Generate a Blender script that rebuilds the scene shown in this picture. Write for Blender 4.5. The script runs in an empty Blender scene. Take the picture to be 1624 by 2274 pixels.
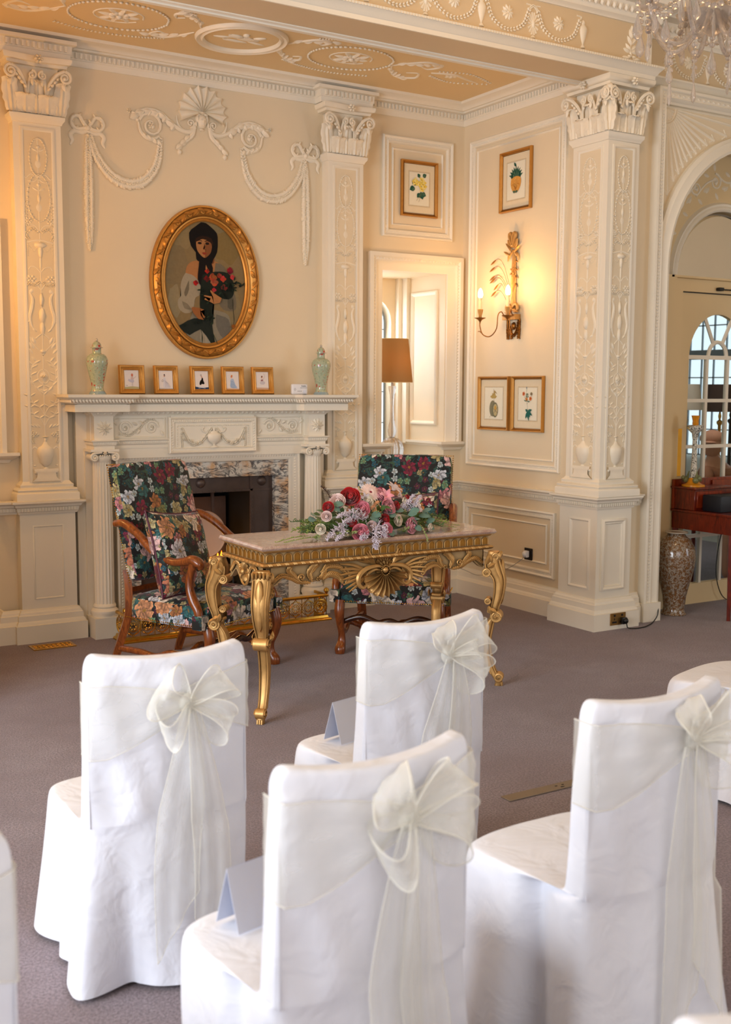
import bpy, bmesh, math, random
from math import sin, cos, pi, radians, sqrt, atan2, degrees
from mathutils import Vector, Matrix, noise
random.seed(7)
col = bpy.context.scene.collection
WL = {}          # world offset of every parent that local coordinates refer to

# ------------------------------------------------------------------ objects
def tag(o, label=None, cat=None, group=None, kind=None):
    if label: o['label'] = label
    if cat: o['category'] = cat
    if group: o['group'] = group
    if kind: o['kind'] = kind
    return o
def thing(name, label, cat, loc=(0, 0, 0), group=None):
    o = bpy.data.objects.new(name, None); col.objects.link(o)
    o.empty_display_size = .05
    o.location = loc; WL[o.name] = Vector(loc)
    return tag(o, label, cat, group)
def new(name, bm, mat, parent=None, smooth=True, ang=38, label=None):
    """one mesh object; geometry in world coordinates unless the parent is a copied prototype at the origin"""
    bmesh.ops.recalc_face_normals(bm, faces=bm.faces[:])
    off = WL.get(parent.name, Vector((0, 0, 0))) if parent else Vector((0, 0, 0))
    if parent: bm.transform(Matrix.Translation(-off))
    if smooth:
        lim = radians(ang)
        for f in bm.faces: f.smooth = True
        for e in bm.edges:
            if len(e.link_faces) == 2 and e.link_faces[0].normal.angle(e.link_faces[1].normal, 0) > lim: e.smooth = False
    me = bpy.data.meshes.new(name); bm.to_mesh(me); bm.free()
    o = bpy.data.objects.new(name, me); col.objects.link(o)
    for m in (mat if isinstance(mat, (list, tuple)) else [mat]): me.materials.append(m)
    if parent: o.parent = parent; WL[o.name] = off.copy()
    else: WL[o.name] = Vector((0, 0, 0))
    if label: o['label'] = label
    return o
def struct(name, bm, mat, smooth=True, ang=38):
    return tag(new(name, bm, mat, None, smooth, ang), kind='structure')
def copy_tree(o, parent=None):
    c = o.copy(); col.objects.link(c); c.parent = parent
    for ch in [x for x in bpy.data.objects if x.parent == o]: copy_tree(ch, c)
    return c
def B(): return bmesh.new()

# ------------------------------------------------------------------ shapes
def box(bm, x0, x1, y0, y1, z0, z1, M=None):
    vs = [bm.verts.new((x, y, z)) for x in (x0, x1) for y in (y0, y1) for z in (z0, z1)]
    if M:
        for v in vs: v.co = M @ v.co
    F = [(0, 1, 3, 2), (4, 6, 7, 5), (0, 4, 5, 1), (2, 3, 7, 6), (0, 2, 6, 4), (1, 5, 7, 3)]
    fs = [bm.faces.new([vs[i] for i in f]) for f in F]
    return vs, fs
def bbox(bm, x0, x1, y0, y1, z0, z1, r=.005, seg=2, M=None):
    vs, fs = box(bm, x0, x1, y0, y1, z0, z1)
    es = list({e for f in fs for e in f.edges})
    ret = bmesh.ops.bevel(bm, geom=es, offset=r, segments=seg, affect='EDGES', profile=.5)
    if M:
        done = set(ret['verts']) | {v for v in vs if v.is_valid}
        for v in done: v.co = M @ v.co
def prism(bm, pts, z0, z1):
    a = [bm.verts.new((x, y, z0)) for x, y in pts]; b = [bm.verts.new((x, y, z1)) for x, y in pts]; n = len(pts)
    for i in range(n): bm.faces.new((a[i], a[(i + 1) % n], b[(i + 1) % n], b[i]))
    for f in bmesh.ops.triangulate(bm, faces=[bm.faces.new(a), bm.faces.new(b)])['faces']: pass
def grid(bm, rows, closed_u=False, closed_v=False):
    """rows: list of lists of points -> quads; returns vert rows"""
    V = [[bm.verts.new(p) for p in r] for r in rows]
    n, m = len(V), len(V[0])
    for i in range(n - (0 if closed_v else 1)):
        for j in range(m - (0 if closed_u else 1)):
            a, b, c, d = V[i][j], V[i][(j + 1) % m], V[(i + 1) % n][(j + 1) % m], V[(i + 1) % n][j]
            try: bm.faces.new((a, b, c, d))
            except ValueError: pass
    return V
def capf(bm, ring):
    try: bm.faces.new(ring)
    except ValueError: pass
def sweep(bm, path, prof, N, closed=False, caps=True):
    """prof (a, b): a = to the left of travel seen with N toward you, b = along N"""
    N = Vector(N).normalized(); P = [Vector(p) for p in path]; n = len(P); rows = []
    for i in range(n):
        t0 = (P[i] - P[i - 1]) if (closed or i > 0) else (P[1] - P[0])
        t1 = (P[(i + 1) % n] - P[i]) if (closed or i < n - 1) else (P[-1] - P[-2])
        d0 = N.cross(t0).normalized(); d1 = N.cross(t1).normalized()
        m = (d0 + d1).normalized(); s = 1 / max(m.dot(d1), .25)
        rows.append([P[i] + m * s * a + N * b for a, b in prof])
    V = grid(bm, rows, closed_u=True, closed_v=closed)
    if caps and not closed: capf(bm, V[0]); capf(bm, V[-1][::-1])
def lathe(bm, prof, c=(0, 0, 0), seg=24, M=None, flute=0, nf=0):
    rows = []; c = Vector(c)
    for r, z in prof:
        ring = []
        for k in range(seg):
            a = 2 * pi * k / seg
            rr = max(r, 1e-4) * (1 + (flute * (abs(cos(nf * a / 2)) - .5) if nf else 0))
            p = Vector((rr * cos(a), rr * sin(a), z)); p = (M @ p) if M else p
            ring.append(p + c)
        rows.append(ring)
    V = grid(bm, rows, closed_u=True); capf(bm, V[0][::-1]); capf(bm, V[-1])
def cr(pts, n=6):
    """catmull-rom resample of points (any dimension Vector)"""
    P = [Vector(p) for p in pts]; out = []
    for i in range(len(P) - 1):
        p0 = P[i - 1] if i else P[0] * 2 - P[1]; p1, p2 = P[i], P[i + 1]
        p3 = P[i + 2] if i + 2 < len(P) else P[-1] * 2 - P[-2]
        for k in range(n):
            t = k / n
            out.append(.5 * ((2 * p1) + (p2 - p0) * t + (2 * p0 - 5 * p1 + 4 * p2 - p3) * t * t + (3 * p1 - p0 - 3 * p2 + p3) * t ** 3))
    out.append(P[-1]); return out
def crs(vals, n=6): return [max(v.x, 1e-4) for v in cr([Vector((v, 0, 0)) for v in vals], n)]
def tube(bm, pts, rad, sides=8, flat=1.0, up=None, caps=True, closed=False):
    """tube along pts; rad number or list; flat: squash along the second axis; up: reference for that axis"""
    P = [Vector(p) for p in pts]; n = len(P)
    if not isinstance(rad, (list, tuple)): rad = [rad] * n
    rows = []; ref = Vector(up) if up else None; nrm = None
    for i in range(n):
        t = (P[(i + 1) % n] - P[i - 1]) if closed else (P[min(i + 1, n - 1)] - P[max(i - 1, 0)])
        if t.length < 1e-9: t = Vector((0, 0, 1))
        t.normalize()
        if ref is not None: nrm = (ref - t * ref.dot(t))
        elif nrm is None: nrm = t.orthogonal()
        else: nrm = nrm - t * nrm.dot(t)
        if nrm.length < 1e-6: nrm = t.orthogonal()
        nrm.normalize(); b = t.cross(nrm)
        rows.append([P[i] + b * (cos(2 * pi * k / sides) * rad[i]) + nrm * (sin(2 * pi * k / sides) * rad[i] * flat) for k in range(sides)])
    V = grid(bm, rows, closed_u=True, closed_v=closed)
    if caps and not closed: capf(bm, V[0]); capf(bm, V[-1][::-1])
_ICO = {}
def _ico(k):
    if k not in _ICO:
        b = bmesh.new(); bmesh.ops.create_icosphere(b, subdivisions=k, radius=1)
        b.verts.ensure_lookup_table()
        _ICO[k] = ([v.co.copy() for v in b.verts], [[v.index for v in f.verts] for f in b.faces]); b.free()
    return _ICO[k]
def blob(bm, c, r, M=None, k=1):
    """ellipsoid; r = number or 3; M = 3x3 rotation"""
    vs, fs = _ico(k); c = Vector(c); r = Vector(r) if isinstance(r, (tuple, list, Vector)) else Vector((r, r, r))
    nv = []
    for v in vs:
        p = Vector((v.x * r.x, v.y * r.y, v.z * r.z)); p = (M @ p) if M else p
        nv.append(bm.verts.new(p + c))
    for f in fs: bm.faces.new([nv[i] for i in f])

class Rel:
    """low-relief modelling on a plane: o + u*U + v*V, w out of the plane"""
    def __init__(s, o, U, V, k=1.0, flip=False):
        s.o = Vector(o); s.U = Vector(U).normalized() * (-1 if flip else 1); s.V = Vector(V).normalized()
        s.W = (Vector(U).normalized()).cross(s.V).normalized(); s.bm = B(); s.k = k
    def p(s, u, v, w=0): return s.o + s.U * u * s.k + s.V * v * s.k + s.W * w * s.k
    def R(s, a):
        c, d = cos(a), sin(a); X = s.U * c + s.V * d; Y = s.V * c - s.U * d
        return Matrix((X, Y, s.W)).transposed()
    def tube(s, pts, rad, n=4, sides=6, w=0., flat=.8):
        q = cr([Vector((a[0], a[1], a[2] if len(a) > 2 else w)) for a in pts], n) if n > 1 else [Vector((a[0], a[1], a[2] if len(a) > 2 else w)) for a in pts]
        if isinstance(rad, (list, tuple)):
            rad = crs(rad, n) if n > 1 else list(rad)
            if len(rad) != len(q): rad = [rad[min(int(i * len(rad) / len(q)), len(rad) - 1)] for i in range(len(q))]
            rad = [r * s.k for r in rad]
        else: rad = rad * s.k
        tube(s.bm, [s.p(*a) for a in q], rad, sides, flat, up=s.W)
    def blob(s, u, v, ru, rv=None, rw=None, a=0, w=0, k=1):
        rv = rv or ru; rw = rw or min(ru, rv) * .7
        blob(s.bm, s.p(u, v, w), (ru * s.k, rv * s.k, rw * s.k), s.R(a), k)
    def leaf(s, u, v, a, L, wd, h=.006, w=0):
        """pointed leaf starting at (u, v) going along angle a"""
        c, d = cos(a), sin(a); n = 5; rows = []
        for i in range(n + 1):
            t = i / n; x = L * t; hw = wd / 2 * sin(pi * min(1, t * .92 + .06)) ** .8
            if i == n: hw = wd * .02
            rows.append([(x, -hw, w), (x, 0, w + h * (sin(pi * t * .9 + .2))), (x, hw, w)])
        grid(s.bm, [[s.p(u + c * x - d * y, v + d * x + c * y, z) for x, y, z in r] for r in rows])
    def rose(s, u, v, r, n=6, h=.008, w=0):
        for k in range(n):
            a = 2 * pi * k / n
            s.blob(u + cos(a) * r * .6, v + sin(a) * r * .6, r * .42, r * .33, h * .8, a, w)
        s.blob(u, v, r * .3, r * .3, h * 1.4, 0, w)
    def spiral(s, u, v, r0, r1, a0, turns, rad, w=0, d=1):
        n = int(abs(turns) * 12) + 2; pts = []
        for i in range(n):
            t = i / (n - 1); a = a0 + d * turns * 2 * pi * t; r = r0 + (r1 - r0) * t
            pts.append((u + cos(a) * r, v + sin(a) * r))
        s.tube(pts, [rad * (1 - .5 * i / (n - 1)) for i in range(n)] if True else rad, n=1, w=w)
        s.blob(pts[-1][0], pts[-1][1], rad * 1.5, rad * 1.5, rad * 1.3, 0, w)
    def chain(s, pts, size, n=24, j=.35, h=1.0, two=True, taper=None):
        """garland of small leaves along a curve"""
        q = cr([Vector((a[0], a[1], 0)) for a in pts], max(2, n // (len(pts) - 1)))
        m = len(q)
        for i in range(m):
            t = q[min(i + 1, m - 1)] - q[max(i - 1, 0)]; a = atan2(t.y, t.x)
            f = (taper(i / (m - 1)) if taper else 1) * size
            for sgn in ((1, -1) if two else (0,)):
                s.blob(q[i].x - sin(a) * f * .42 * sgn, q[i].y + cos(a) * f * .42 * sgn, f * (.62 + random.uniform(-.1, .1)), f * .36, f * .42 * h, a + sgn * .5 + random.uniform(-j, j), f * .25)
    def done(s, name, mat, parent=None, label=None, clamp=False):
        if clamp:
            for v in s.bm.verts:
                d = (v.co - s.o).dot(s.W)
                if d < -.001: v.co += s.W * (-.001 - d)
        return new(name, s.bm, mat, parent, True, 50, label)

def boxuv(o, s=1.0):
    me = o.data; uv = me.uv_layers.new(name='UVMap')
    for poly in me.polygons:
        n = poly.normal; ax = max(range(3), key=lambda i: abs(n[i]))
        for li in poly.loop_indices:
            c = me.vertices[me.loops[li].vertex_index].co
            u, v = ((c.y, c.z), (c.x, c.z), (c.x, c.y))[ax]
            uv.data[li].uv = (u * s + ax * .37, v * s + ax * .21)

class Paint:
    """flat picture: coloured polygons laid on a plane, o + u*U + v*V"""
    def __init__(s, o, U, V): s.o = Vector(o); s.U = Vector(U).normalized(); s.V = Vector(V).normalized(); s.W = s.U.cross(s.V); s.bm = B(); s.cl = s.bm.loops.layers.color.new('Col'); s.n = 0
    def poly(s, pts, c, smooth=0):
        if smooth:
            q = cr([Vector((a[0], a[1], 0)) for a in list(pts) + [pts[0]]], smooth)[:-1]; pts = [(a.x, a.y) for a in q]
        s.n += 1; w = s.n * .00012
        vs = [s.bm.verts.new(s.o + s.U * a + s.V * b + s.W * w) for a, b in pts]
        f = s.bm.faces.new(vs)
        c = list(c) + [1]
        fs = bmesh.ops.triangulate(s.bm, faces=[f])['faces']
        for f in fs:
            for l in f.loops: l[s.cl] = c
    def ell(s, u, v, ru, rv, c, a=0, n=20):
        s.poly([(u + cos(a) * ru * cos(t) - sin(a) * rv * sin(t), v + sin(a) * ru * cos(t) + cos(a) * rv * sin(t)) for t in [2 * pi * k / n for k in range(n)]], c)
    def line(s, pts, wd, c, n=5):
        q = cr([Vector((a[0], a[1], 0)) for a in pts], n); L = []; Rr = []
        for i, p in enumerate(q):
            t = q[min(i + 1, len(q) - 1)] - q[max(i - 1, 0)]; t.normalize(); nn = Vector((-t.y, t.x, 0)) * wd / 2
            L.append((p.x + nn.x, p.y + nn.y)); Rr.append((p.x - nn.x, p.y - nn.y))
        s.poly(L + Rr[::-1], c)
    def leaf(s, u, v, a, L, wd, c):
        q = []
        for t in (0, .2, .45, .7, 1): q.append((L * t, wd / 2 * sin(pi * t ** .8)))
        for t in (.7, .45, .2): q.append((L * t, -wd / 2 * sin(pi * t ** .8)))
        s.poly([(u + cos(a) * x - sin(a) * y, v + sin(a) * x + cos(a) * y) for x, y in q], c)
    def done(s, name, mat, parent):
        bm = s.bm
        off = WL.get(parent.name, Vector()); bm.transform(Matrix.Translation(-off))
        me = bpy.data.meshes.new(name); bm.to_mesh(me); bm.free()
        o = bpy.data.objects.new(name, me); col.objects.link(o); me.materials.append(mat); o.parent = parent; WL[o.name] = off.copy()
        return o

# ------------------------------------------------------------------ materials
def lin(c): return tuple(pow(x, 2.2) for x in c) + (1,)
class NT:
    def __init__(s, name):
        s.m = bpy.data.materials.new(name); s.m.use_nodes = True; s.t = s.m.node_tree; s.t.nodes.clear()
        s.out = s.n('ShaderNodeOutputMaterial')
    def n(s, typ, **k):
        nd = s.t.nodes.new(typ)
        for a, b in k.items():
            if a.startswith('i_'):
                key = a[2:]; key = int(key) if key.isdigit() else key.replace('_', ' ')
                nd.inputs[key].default_value = b
            else: setattr(nd, a, b)
        return nd
    def l(s, a, b): s.t.links.new(a, b)
    def math(s, op, a, b=None, c=None, clamp=False):
        nd = s.n('ShaderNodeMath', operation=op, use_clamp=clamp)
        for i, x in enumerate((a, b, c)):
            if x is None: continue
            if isinstance(x, (int, float)): nd.inputs[i].default_value = x
            else: s.l(x, nd.inputs[i])
        return nd.outputs[0]
    def mix(s, f, a, b, mode='MIX'):
        nd = s.n('ShaderNodeMix', data_type='RGBA', blend_type=mode)
        for i, x in ((0, f), (6, a), (7, b)):
            if isinstance(x, (int, float)): nd.inputs[i].default_value = x
            elif isinstance(x, tuple): nd.inputs[i].default_value = x
            else: s.l(x, nd.inputs[i])
        return nd.outputs[2]
    def ramp(s, f, stops, interp='LINEAR'):
        nd = s.n('ShaderNodeValToRGB'); e = nd.color_ramp.elements; nd.color_ramp.interpolation = interp
        while len(e) > 1: e.remove(e[-1])
        e[0].position = stops[0][0]; e[0].color = stops[0][1]
        for p, c in stops[1:]:
            x = e.new(p); x.color = c
        s.l(f, nd.inputs[0]); return nd.outputs[0]
    def coord(s, which='Object', scale=None):
        c = s.n('ShaderNodeTexCoord').outputs[which]
        if scale:
            mp = s.n('ShaderNodeMapping'); mp.inputs['Scale'].default_value = scale if isinstance(scale, tuple) else (scale,) * 3
            s.l(c, mp.inputs[0]); c = mp.outputs[0]
        return c
    def noise(s, sc, det=4, vec=None, rough=.5, out=0, dist=0):
        nd = s.n('ShaderNodeTexNoise'); nd.inputs['Scale'].default_value = sc; nd.inputs['Detail'].default_value = det
        nd.inputs['Roughness'].default_value = rough; nd.inputs['Distortion'].default_value = dist
        s.l(vec if vec is not None else s.coord(), nd.inputs['Vector']); return nd.outputs[out]
    def bump(s, h, st=.3, dist=.01):
        nd = s.n('ShaderNodeBump'); nd.inputs['Strength'].default_value = st; nd.inputs['Distance'].default_value = dist
        s.l(h, nd.inputs['Height']); return nd.outputs[0]
    def bsdf(s, col, rough=.5, metal=0, normal=None, **k):
        b = s.n('ShaderNodeBsdfPrincipled')
        for key, x in (('Base Color', col), ('Roughness', rough), ('Metallic', metal)):
            if isinstance(x, (int, float, tuple)): b.inputs[key].default_value = x
            else: s.l(x, b.inputs[key])
        if normal is not None: s.l(normal, b.inputs['Normal'])
        for a, v in k.items(): b.inputs[a.replace('_', ' ')].default_value = v
        s.l(b.outputs[0], s.out.inputs[0]); return b
def simple(name, c, rough=.5, metal=0, var=.12, vs=6., bump=0, bs=60., **k):
    t = NT(name); n = t.noise(vs, 3)
    d = tuple(x * (1 - var) for x in lin(c)[:3]) + (1,)
    cc = t.mix(n, d, lin(tuple(min(1, x * (1 + var * .4)) for x in c)))
    nm = t.bump(t.noise(bs, 3), bump, .004) if bump else None
    t.bsdf(cc, rough, metal, nm, **k); return t.m
M = {}
M['wall'] = simple('cream_wall_paint', (.915, .84, .715), .55, var=.05, vs=2, bump=.12, bs=90)
M['trim'] = simple('ivory_trim_paint', (.945, .905, .83), .42, var=.06, vs=3, bump=.08, bs=60)
M['relief'] = simple('white_plaster_relief', (.95, .90, .81), .5, var=.08, vs=14)
M['field'] = simple('warm_panel_field', (.86, .765, .62), .55, var=.05, vs=3)
M['field2'] = simple('recessed_panel_field', (.905, .835, .715), .55, var=.05, vs=3)
M['ceil'] = simple('ceiling_paint', (.90, .79, .60), .6, var=.05, vs=2)
M['black'] = simple('black_plastic', (.05, .05, .05), .4)
M['iron'] = simple('dark_burnished_steel', (.34, .29, .27), .42, .35, var=.4, vs=8, bump=.2, bs=30)
M['soot'] = simple('sooty_firebrick', (.035, .03, .03), .9, var=.5)
M['brass'] = simple('polished_brass', (.86, .66, .28), .25, 1, var=.25, vs=9)
M['steel'] = simple('brushed_nickel', (.7, .68, .66), .3, 1)
M['plastic'] = simple('white_plastic', (.9, .9, .92), .4, var=.03)
M['paper'] = simple('white_card', (.86, .88, .95), .6, var=.03)
M['mat'] = simple('cream_mount_board', (.93, .88, .78), .7, var=.04)
M['candle'] = simple('ivory_candle_tube', (.93, .87, .72), .5, var=.05)
M['mahog'] = None
# gold leaf with noisy dark patina, colour also darkened in hollows by occlusion mask
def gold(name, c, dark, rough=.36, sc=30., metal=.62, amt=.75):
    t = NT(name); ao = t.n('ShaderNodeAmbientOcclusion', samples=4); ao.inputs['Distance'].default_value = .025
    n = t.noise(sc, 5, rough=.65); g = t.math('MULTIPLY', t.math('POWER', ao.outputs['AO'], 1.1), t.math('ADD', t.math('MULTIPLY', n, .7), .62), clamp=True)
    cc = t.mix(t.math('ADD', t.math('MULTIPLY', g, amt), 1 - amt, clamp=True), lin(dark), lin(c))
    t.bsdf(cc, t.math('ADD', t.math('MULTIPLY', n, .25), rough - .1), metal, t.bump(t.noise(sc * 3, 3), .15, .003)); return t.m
M['gold'] = gold('aged_gold_leaf', (.80, .62, .38), (.22, .13, .05), .42)
M['goldpale'] = gold('worn_pale_gilding', (.72, .60, .42), (.33, .22, .10), .5, 18., .35)
M['goldframe'] = gold('gilt_frame', (.80, .57, .28), (.30, .15, .04), .36, 40.)
M['goldflat'] = gold('ochre_gilt_panel', (.68, .48, .20), (.30, .18, .06), .42, 60., .7)
M['bronze'] = gold('bronzed_gilt_metal', (.66, .45, .22), (.20, .1, .04), .4, 50., .9)
def wood(name, c1, c2, rough=.28, sc=3.):
    t = NT(name); v = t.coord('Object', (sc * 6, sc * 6, sc)); n = t.noise(2.5, 6, v, .6, dist=1.5)
    cc = t.ramp(n, [(.3, lin(c1)), (.7, lin(c2))]); t.bsdf(cc, rough, 0, t.bump(n, .1, .003), Coat_Weight=.4, Coat_Roughness=.2); return t.m
M['walnut'] = wood('polished_walnut', (.33, .15, .06), (.62, .33, .14))
M['dkwood'] = wood('dark_oak', (.13, .06, .04), (.3, .16, .09))
M['mahog'] = wood('red_mahogany', (.22, .05, .03), (.5, .16, .07), .3)
M['mahog2'] = wood('mahogany_inlay_panel', (.35, .1, .04), (.62, .24, .1), .3)
# carpet
t = NT('mauve_carpet'); v = t.coord('Object'); n1 = t.noise(1.3, 4, v); n2 = t.noise(125, 3, v); n3 = t.noise(7, 5, v)
c = t.mix(t.ramp(n1, [(.35, (0, 0, 0, 1)), (.65, (1, 1, 1, 1))]), lin((.53, .44, .47)), lin((.61, .54, .575)))
c = t.mix(t.math('MULTIPLY', t.ramp(n3, [(.4, (0, 0, 0, 1)), (.7, (1, 1, 1, 1))]), .45), c, lin((.47, .38, .39)))
c = t.mix(t.ramp(n2, [(.38, (0, 0, 0, 1)), (.62, (.75, .75, .75, 1))]), c, lin((.32, .25, .28)), 'MIX')
t.bsdf(c, .95, 0, t.bump(t.noise(320, 2, v), .8, .006), Sheen_Weight=.35); M['carpet'] = t.m
# marble
def marble(name, base, vein, vein2, sc, rough=.12, th=.06):
    t = NT(name); v = t.coord('Object'); w = t.noise(sc * .8, 5, v, .6, out=1)
    mx = t.n('ShaderNodeMix', data_type='VECTOR'); mx.inputs[0].default_value = .35; t.l(v, mx.inputs[4]); t.l(w, mx.inputs[5])
    vo = t.n('ShaderNodeTexVoronoi', feature='DISTANCE_TO_EDGE'); vo.inputs['Scale'].default_value = sc; t.l(mx.outputs[1], vo.inputs['Vector'])
    m1 = t.ramp(vo.outputs[0], [(0, (1, 1, 1, 1)), (th, (.3, .3, .3, 1)), (th * 3, (0, 0, 0, 1))])
    n = t.ramp(t.noise(sc * .6, 6, v, .6), [(.42, (0, 0, 0, 1)), (.62, (1, 1, 1, 1))])
    c = t.mix(n, lin(base), lin(vein2)); c = t.mix(m1, c, lin(vein))
    t.bsdf(c, rough, 0, None, Coat_Weight=.3); return t.m
M['pinkmarble'] = marble('rose_marble', (.74, .61, .54), (.58, .43, .39), (.82, .73, .65), 34)
# breccia around the fire: grey-black diagonal streaks on cream and peach
t = NT('streaked_breccia_marble'); v = t.coord('Object'); mp = t.n('ShaderNodeMapping'); mp.inputs['Rotation'].default_value = (0, radians(52), 0); mp.inputs['Scale'].default_value = (4, 4, 15)
t.l(v, mp.inputs[0]); n = t.noise(1.1, 8, mp.outputs[0], .68, dist=2.2); n2 = t.noise(9, 4, v)
c = t.mix(t.ramp(n2, [(.45, (0, 0, 0, 1)), (.6, (1, 1, 1, 1))]), lin((.86, .84, .80)), lin((.84, .68, .52)))
c = t.mix(t.ramp(n, [(.46, (0, 0, 0, 1)), (.53, (1, 1, 1, 1)), (.58, (0.1, .1, .1, 1))]), c, lin((.16, .19, .24)))
t.bsdf(c, .2); M['breccia'] = t.m
# white cover cloth
t = NT('white_satin_cover'); v = t.coord('Object'); h = t.noise(9, 3, v, .5, dist=.6)
t.bsdf(lin((.92, .925, .965)), .55, 0, t.bump(h, .35, .03), Sheen_Weight=.2); M['cloth'] = t.m
# organza
def organza(name, dens, c=(1, .985, .94)):
    t = NT(name); tr = t.n('ShaderNodeBsdfTransparent'); d = t.n('ShaderNodeBsdfDiffuse'); d.inputs[0].default_value = lin(c)
    tl = t.n('ShaderNodeBsdfTranslucent'); tl.inputs[0].default_value = lin(c)
    a = t.n('ShaderNodeMixShader'); a.inputs[0].default_value = .15; t.l(d.outputs[0], a.inputs[1]); t.l(tl.outputs[0], a.inputs[2])
    gl = t.n('ShaderNodeBsdfGlossy'); gl.inputs['Roughness'].default_value = .35; g = t.n('ShaderNodeMixShader'); g.inputs[0].default_value = .08
    t.l(a.outputs[0], g.inputs[1]); t.l(gl.outputs[0], g.inputs[2])
    m = t.n('ShaderNodeMixShader'); lw = t.n('ShaderNodeLayerWeight'); lw.inputs[0].default_value = .35
    t.l(t.math('ADD', t.math('MULTIPLY', lw.outputs['Facing'], .38), dens, clamp=True), m.inputs[0]); t.l(tr.outputs[0], m.inputs[1]); t.l(g.outputs[0], m.inputs[2])
    t.l(m.outputs[0], t.out.inputs[0]); return t.m
M['organza'] = organza('sheer_ivory_organza', .25)
M['hem'] = organza('folded_organza_hem', .42)
# glass
def glass(name, c=(1, 1, 1), rough=.0, alpha=.3):
    t = NT(name); g = t.n('ShaderNodeBsdfGlossy'); g.inputs['Roughness'].default_value = rough + .03; g.inputs[0].default_value = lin(c)
    tr = t.n('ShaderNodeBsdfTransparent'); tr.inputs[0].default_value = lin(tuple(x * .97 for x in c)); lw = t.n('ShaderNodeLayerWeight'); lw.inputs[0].default_value = alpha
    m = t.n('ShaderNodeMixShader'); t.l(lw.outputs['Fresnel'], m.inputs[0]); t.l(tr.outputs[0], m.inputs[1]); t.l(g.outputs[0], m.inputs[2]); t.l(m.outputs[0], t.out.inputs[0]); return t.m
M['pane'] = glass('window_glass', (.97, .98, .98), 0, .12)
t = NT('cut_crystal'); v = t.noise(40, 1)
g = t.n('ShaderNodeBsdfGlass'); g.inputs['IOR'].default_value = 1.45; g.inputs['Roughness'].default_value = .02; g.inputs[0].default_value = (.95, .93, .92, 1)
tr = t.n('ShaderNodeBsdfTransparent'); tr.inputs[0].default_value = (.93, .90, .88, 1); m = t.n('ShaderNodeMixShader'); m.inputs[0].default_value = .55
t.l(tr.outputs[0], m.inputs[1]); t.l(g.outputs[0], m.inputs[2])
df = t.n('ShaderNodeBsdfDiffuse'); df.inputs[0].default_value = (.95, .86, .78, 1); m2 = t.n('ShaderNodeMixShader'); m2.inputs[0].default_value = .17; t.l(m.outputs[0], m2.inputs[1]); t.l(df.outputs[0], m2.inputs[2])
t.l(m2.outputs[0], t.out.inputs[0]); M['crystal'] = t.m
t = NT('silvered_mirror'); t.bsdf((.8, .8, .78, 1), .02, 1); M['mirror'] = t.m
def emit(name, c, st):
    t = NT(name); e = t.n('ShaderNodeEmission'); e.inputs[0].default_value = lin(c); e.inputs[1].default_value = st; t.l(e.outputs[0], t.out.inputs[0]); return t.m
M['bulb'] = emit('lit_candle_bulb', (1, .93, .78), 14)
M['daypane'] = emit('bright_overcast_window', (.93, .98, 1), 1.6)
M['daypane2'] = emit('bright_daylight_pane', (.9, .97, 1), 1.25)
t = NT('flame'); e = t.n('ShaderNodeEmission'); v = t.n('ShaderNodeTexCoord').outputs['Generated']; sp = t.n('ShaderNodeSeparateXYZ'); t.l(v, sp.inputs[0])
t.l(t.ramp(sp.outputs[2], [(0, lin((1, .9, .6))), (.5, lin((1, .65, .2))), (1, lin((.9, .35, .08)))]), e.inputs[0]); e.inputs[1].default_value = 7; t.l(e.outputs[0], t.out.inputs[0]); M['flame'] = t.m
# lampshade
t = NT('gold_silk_lampshade'); d = t.n('ShaderNodeBsdfDiffuse'); d.inputs[0].default_value = lin((.72, .58, .40)); tl = t.n('ShaderNodeBsdfTranslucent'); tl.inputs[0].default_value = lin((.72, .58, .40))
m = t.n('ShaderNodeMixShader'); m.inputs[0].default_value = .35; t.l(d.outputs[0], m.inputs[1]); t.l(tl.outputs[0], m.inputs[2]); t.l(m.outputs[0], t.out.inputs[0]); M['shade'] = t.m
# pictures by vertex colour
t = NT('painted_picture'); a = t.n('ShaderNodeVertexColor', layer_name='Col'); n = t.noise(60, 5); cc = t.mix(.15, a.outputs[0], t.mix(n, (.02, .015, .01, 1), (1, 1, 1, 1)), 'SOFT_LIGHT')
t.bsdf(cc, .6, 0, t.bump(t.noise(120, 3), .1, .002), Specular_IOR_Level=.15); M['paint'] = t.m
# glazed porcelain
def porcelain(name, base, spots, sc, thr=.62, rough=.15):
    t = NT(name); v = t.coord('Object'); c = lin(base)
    for i, (cl, s2, th) in enumerate(spots):
        n = t.noise(s2, 3, t.coord('Object', (1 + .01 * i,) * 3), .7, dist=.5)
        mp = t.n('ShaderNodeMapping'); mp.inputs['Location'].default_value = (i * 3.3, i * 1.7, i * 5.1); t.l(v, mp.inputs[0])
        n = t.noise(s2, 3, mp.outputs[0], .65, dist=.6)
        c = t.mix(t.ramp(n, [(th, (0, 0, 0, 1)), (th + .03, (1, 1, 1, 1))]), c, lin(cl))
    t.bsdf(c, rough, 0, None, Coat_Weight=.5); return t.m
M['celadon'] = porcelain('celadon_porcelain', (.66, .70, .60), [((.56, .63, .54), 90, .55), ((.70, .18, .16), 34, .575), ((.80, .62, .30), 40, .68), ((.35, .5, .55), 45, .69)], 1)
M['vase'] = porcelain('brown_and_grey_mottled_glaze', (.47, .32, .18), [((.60, .55, .49), 55, .49), ((.34, .24, .16), 110, .56), ((.72, .69, .64), 80, .60)], 1)
M['mosaic'] = porcelain('painted_majolica', (.86, .84, .78), [((.1, .12, .14), 110, .53), ((.85, .6, .1), 60, .68), ((.15, .2, .5), 50, .72)], 1)
M['vasefoot'] = simple('blue_glazed_foot', (.55, .64, .68), .2)
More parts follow.
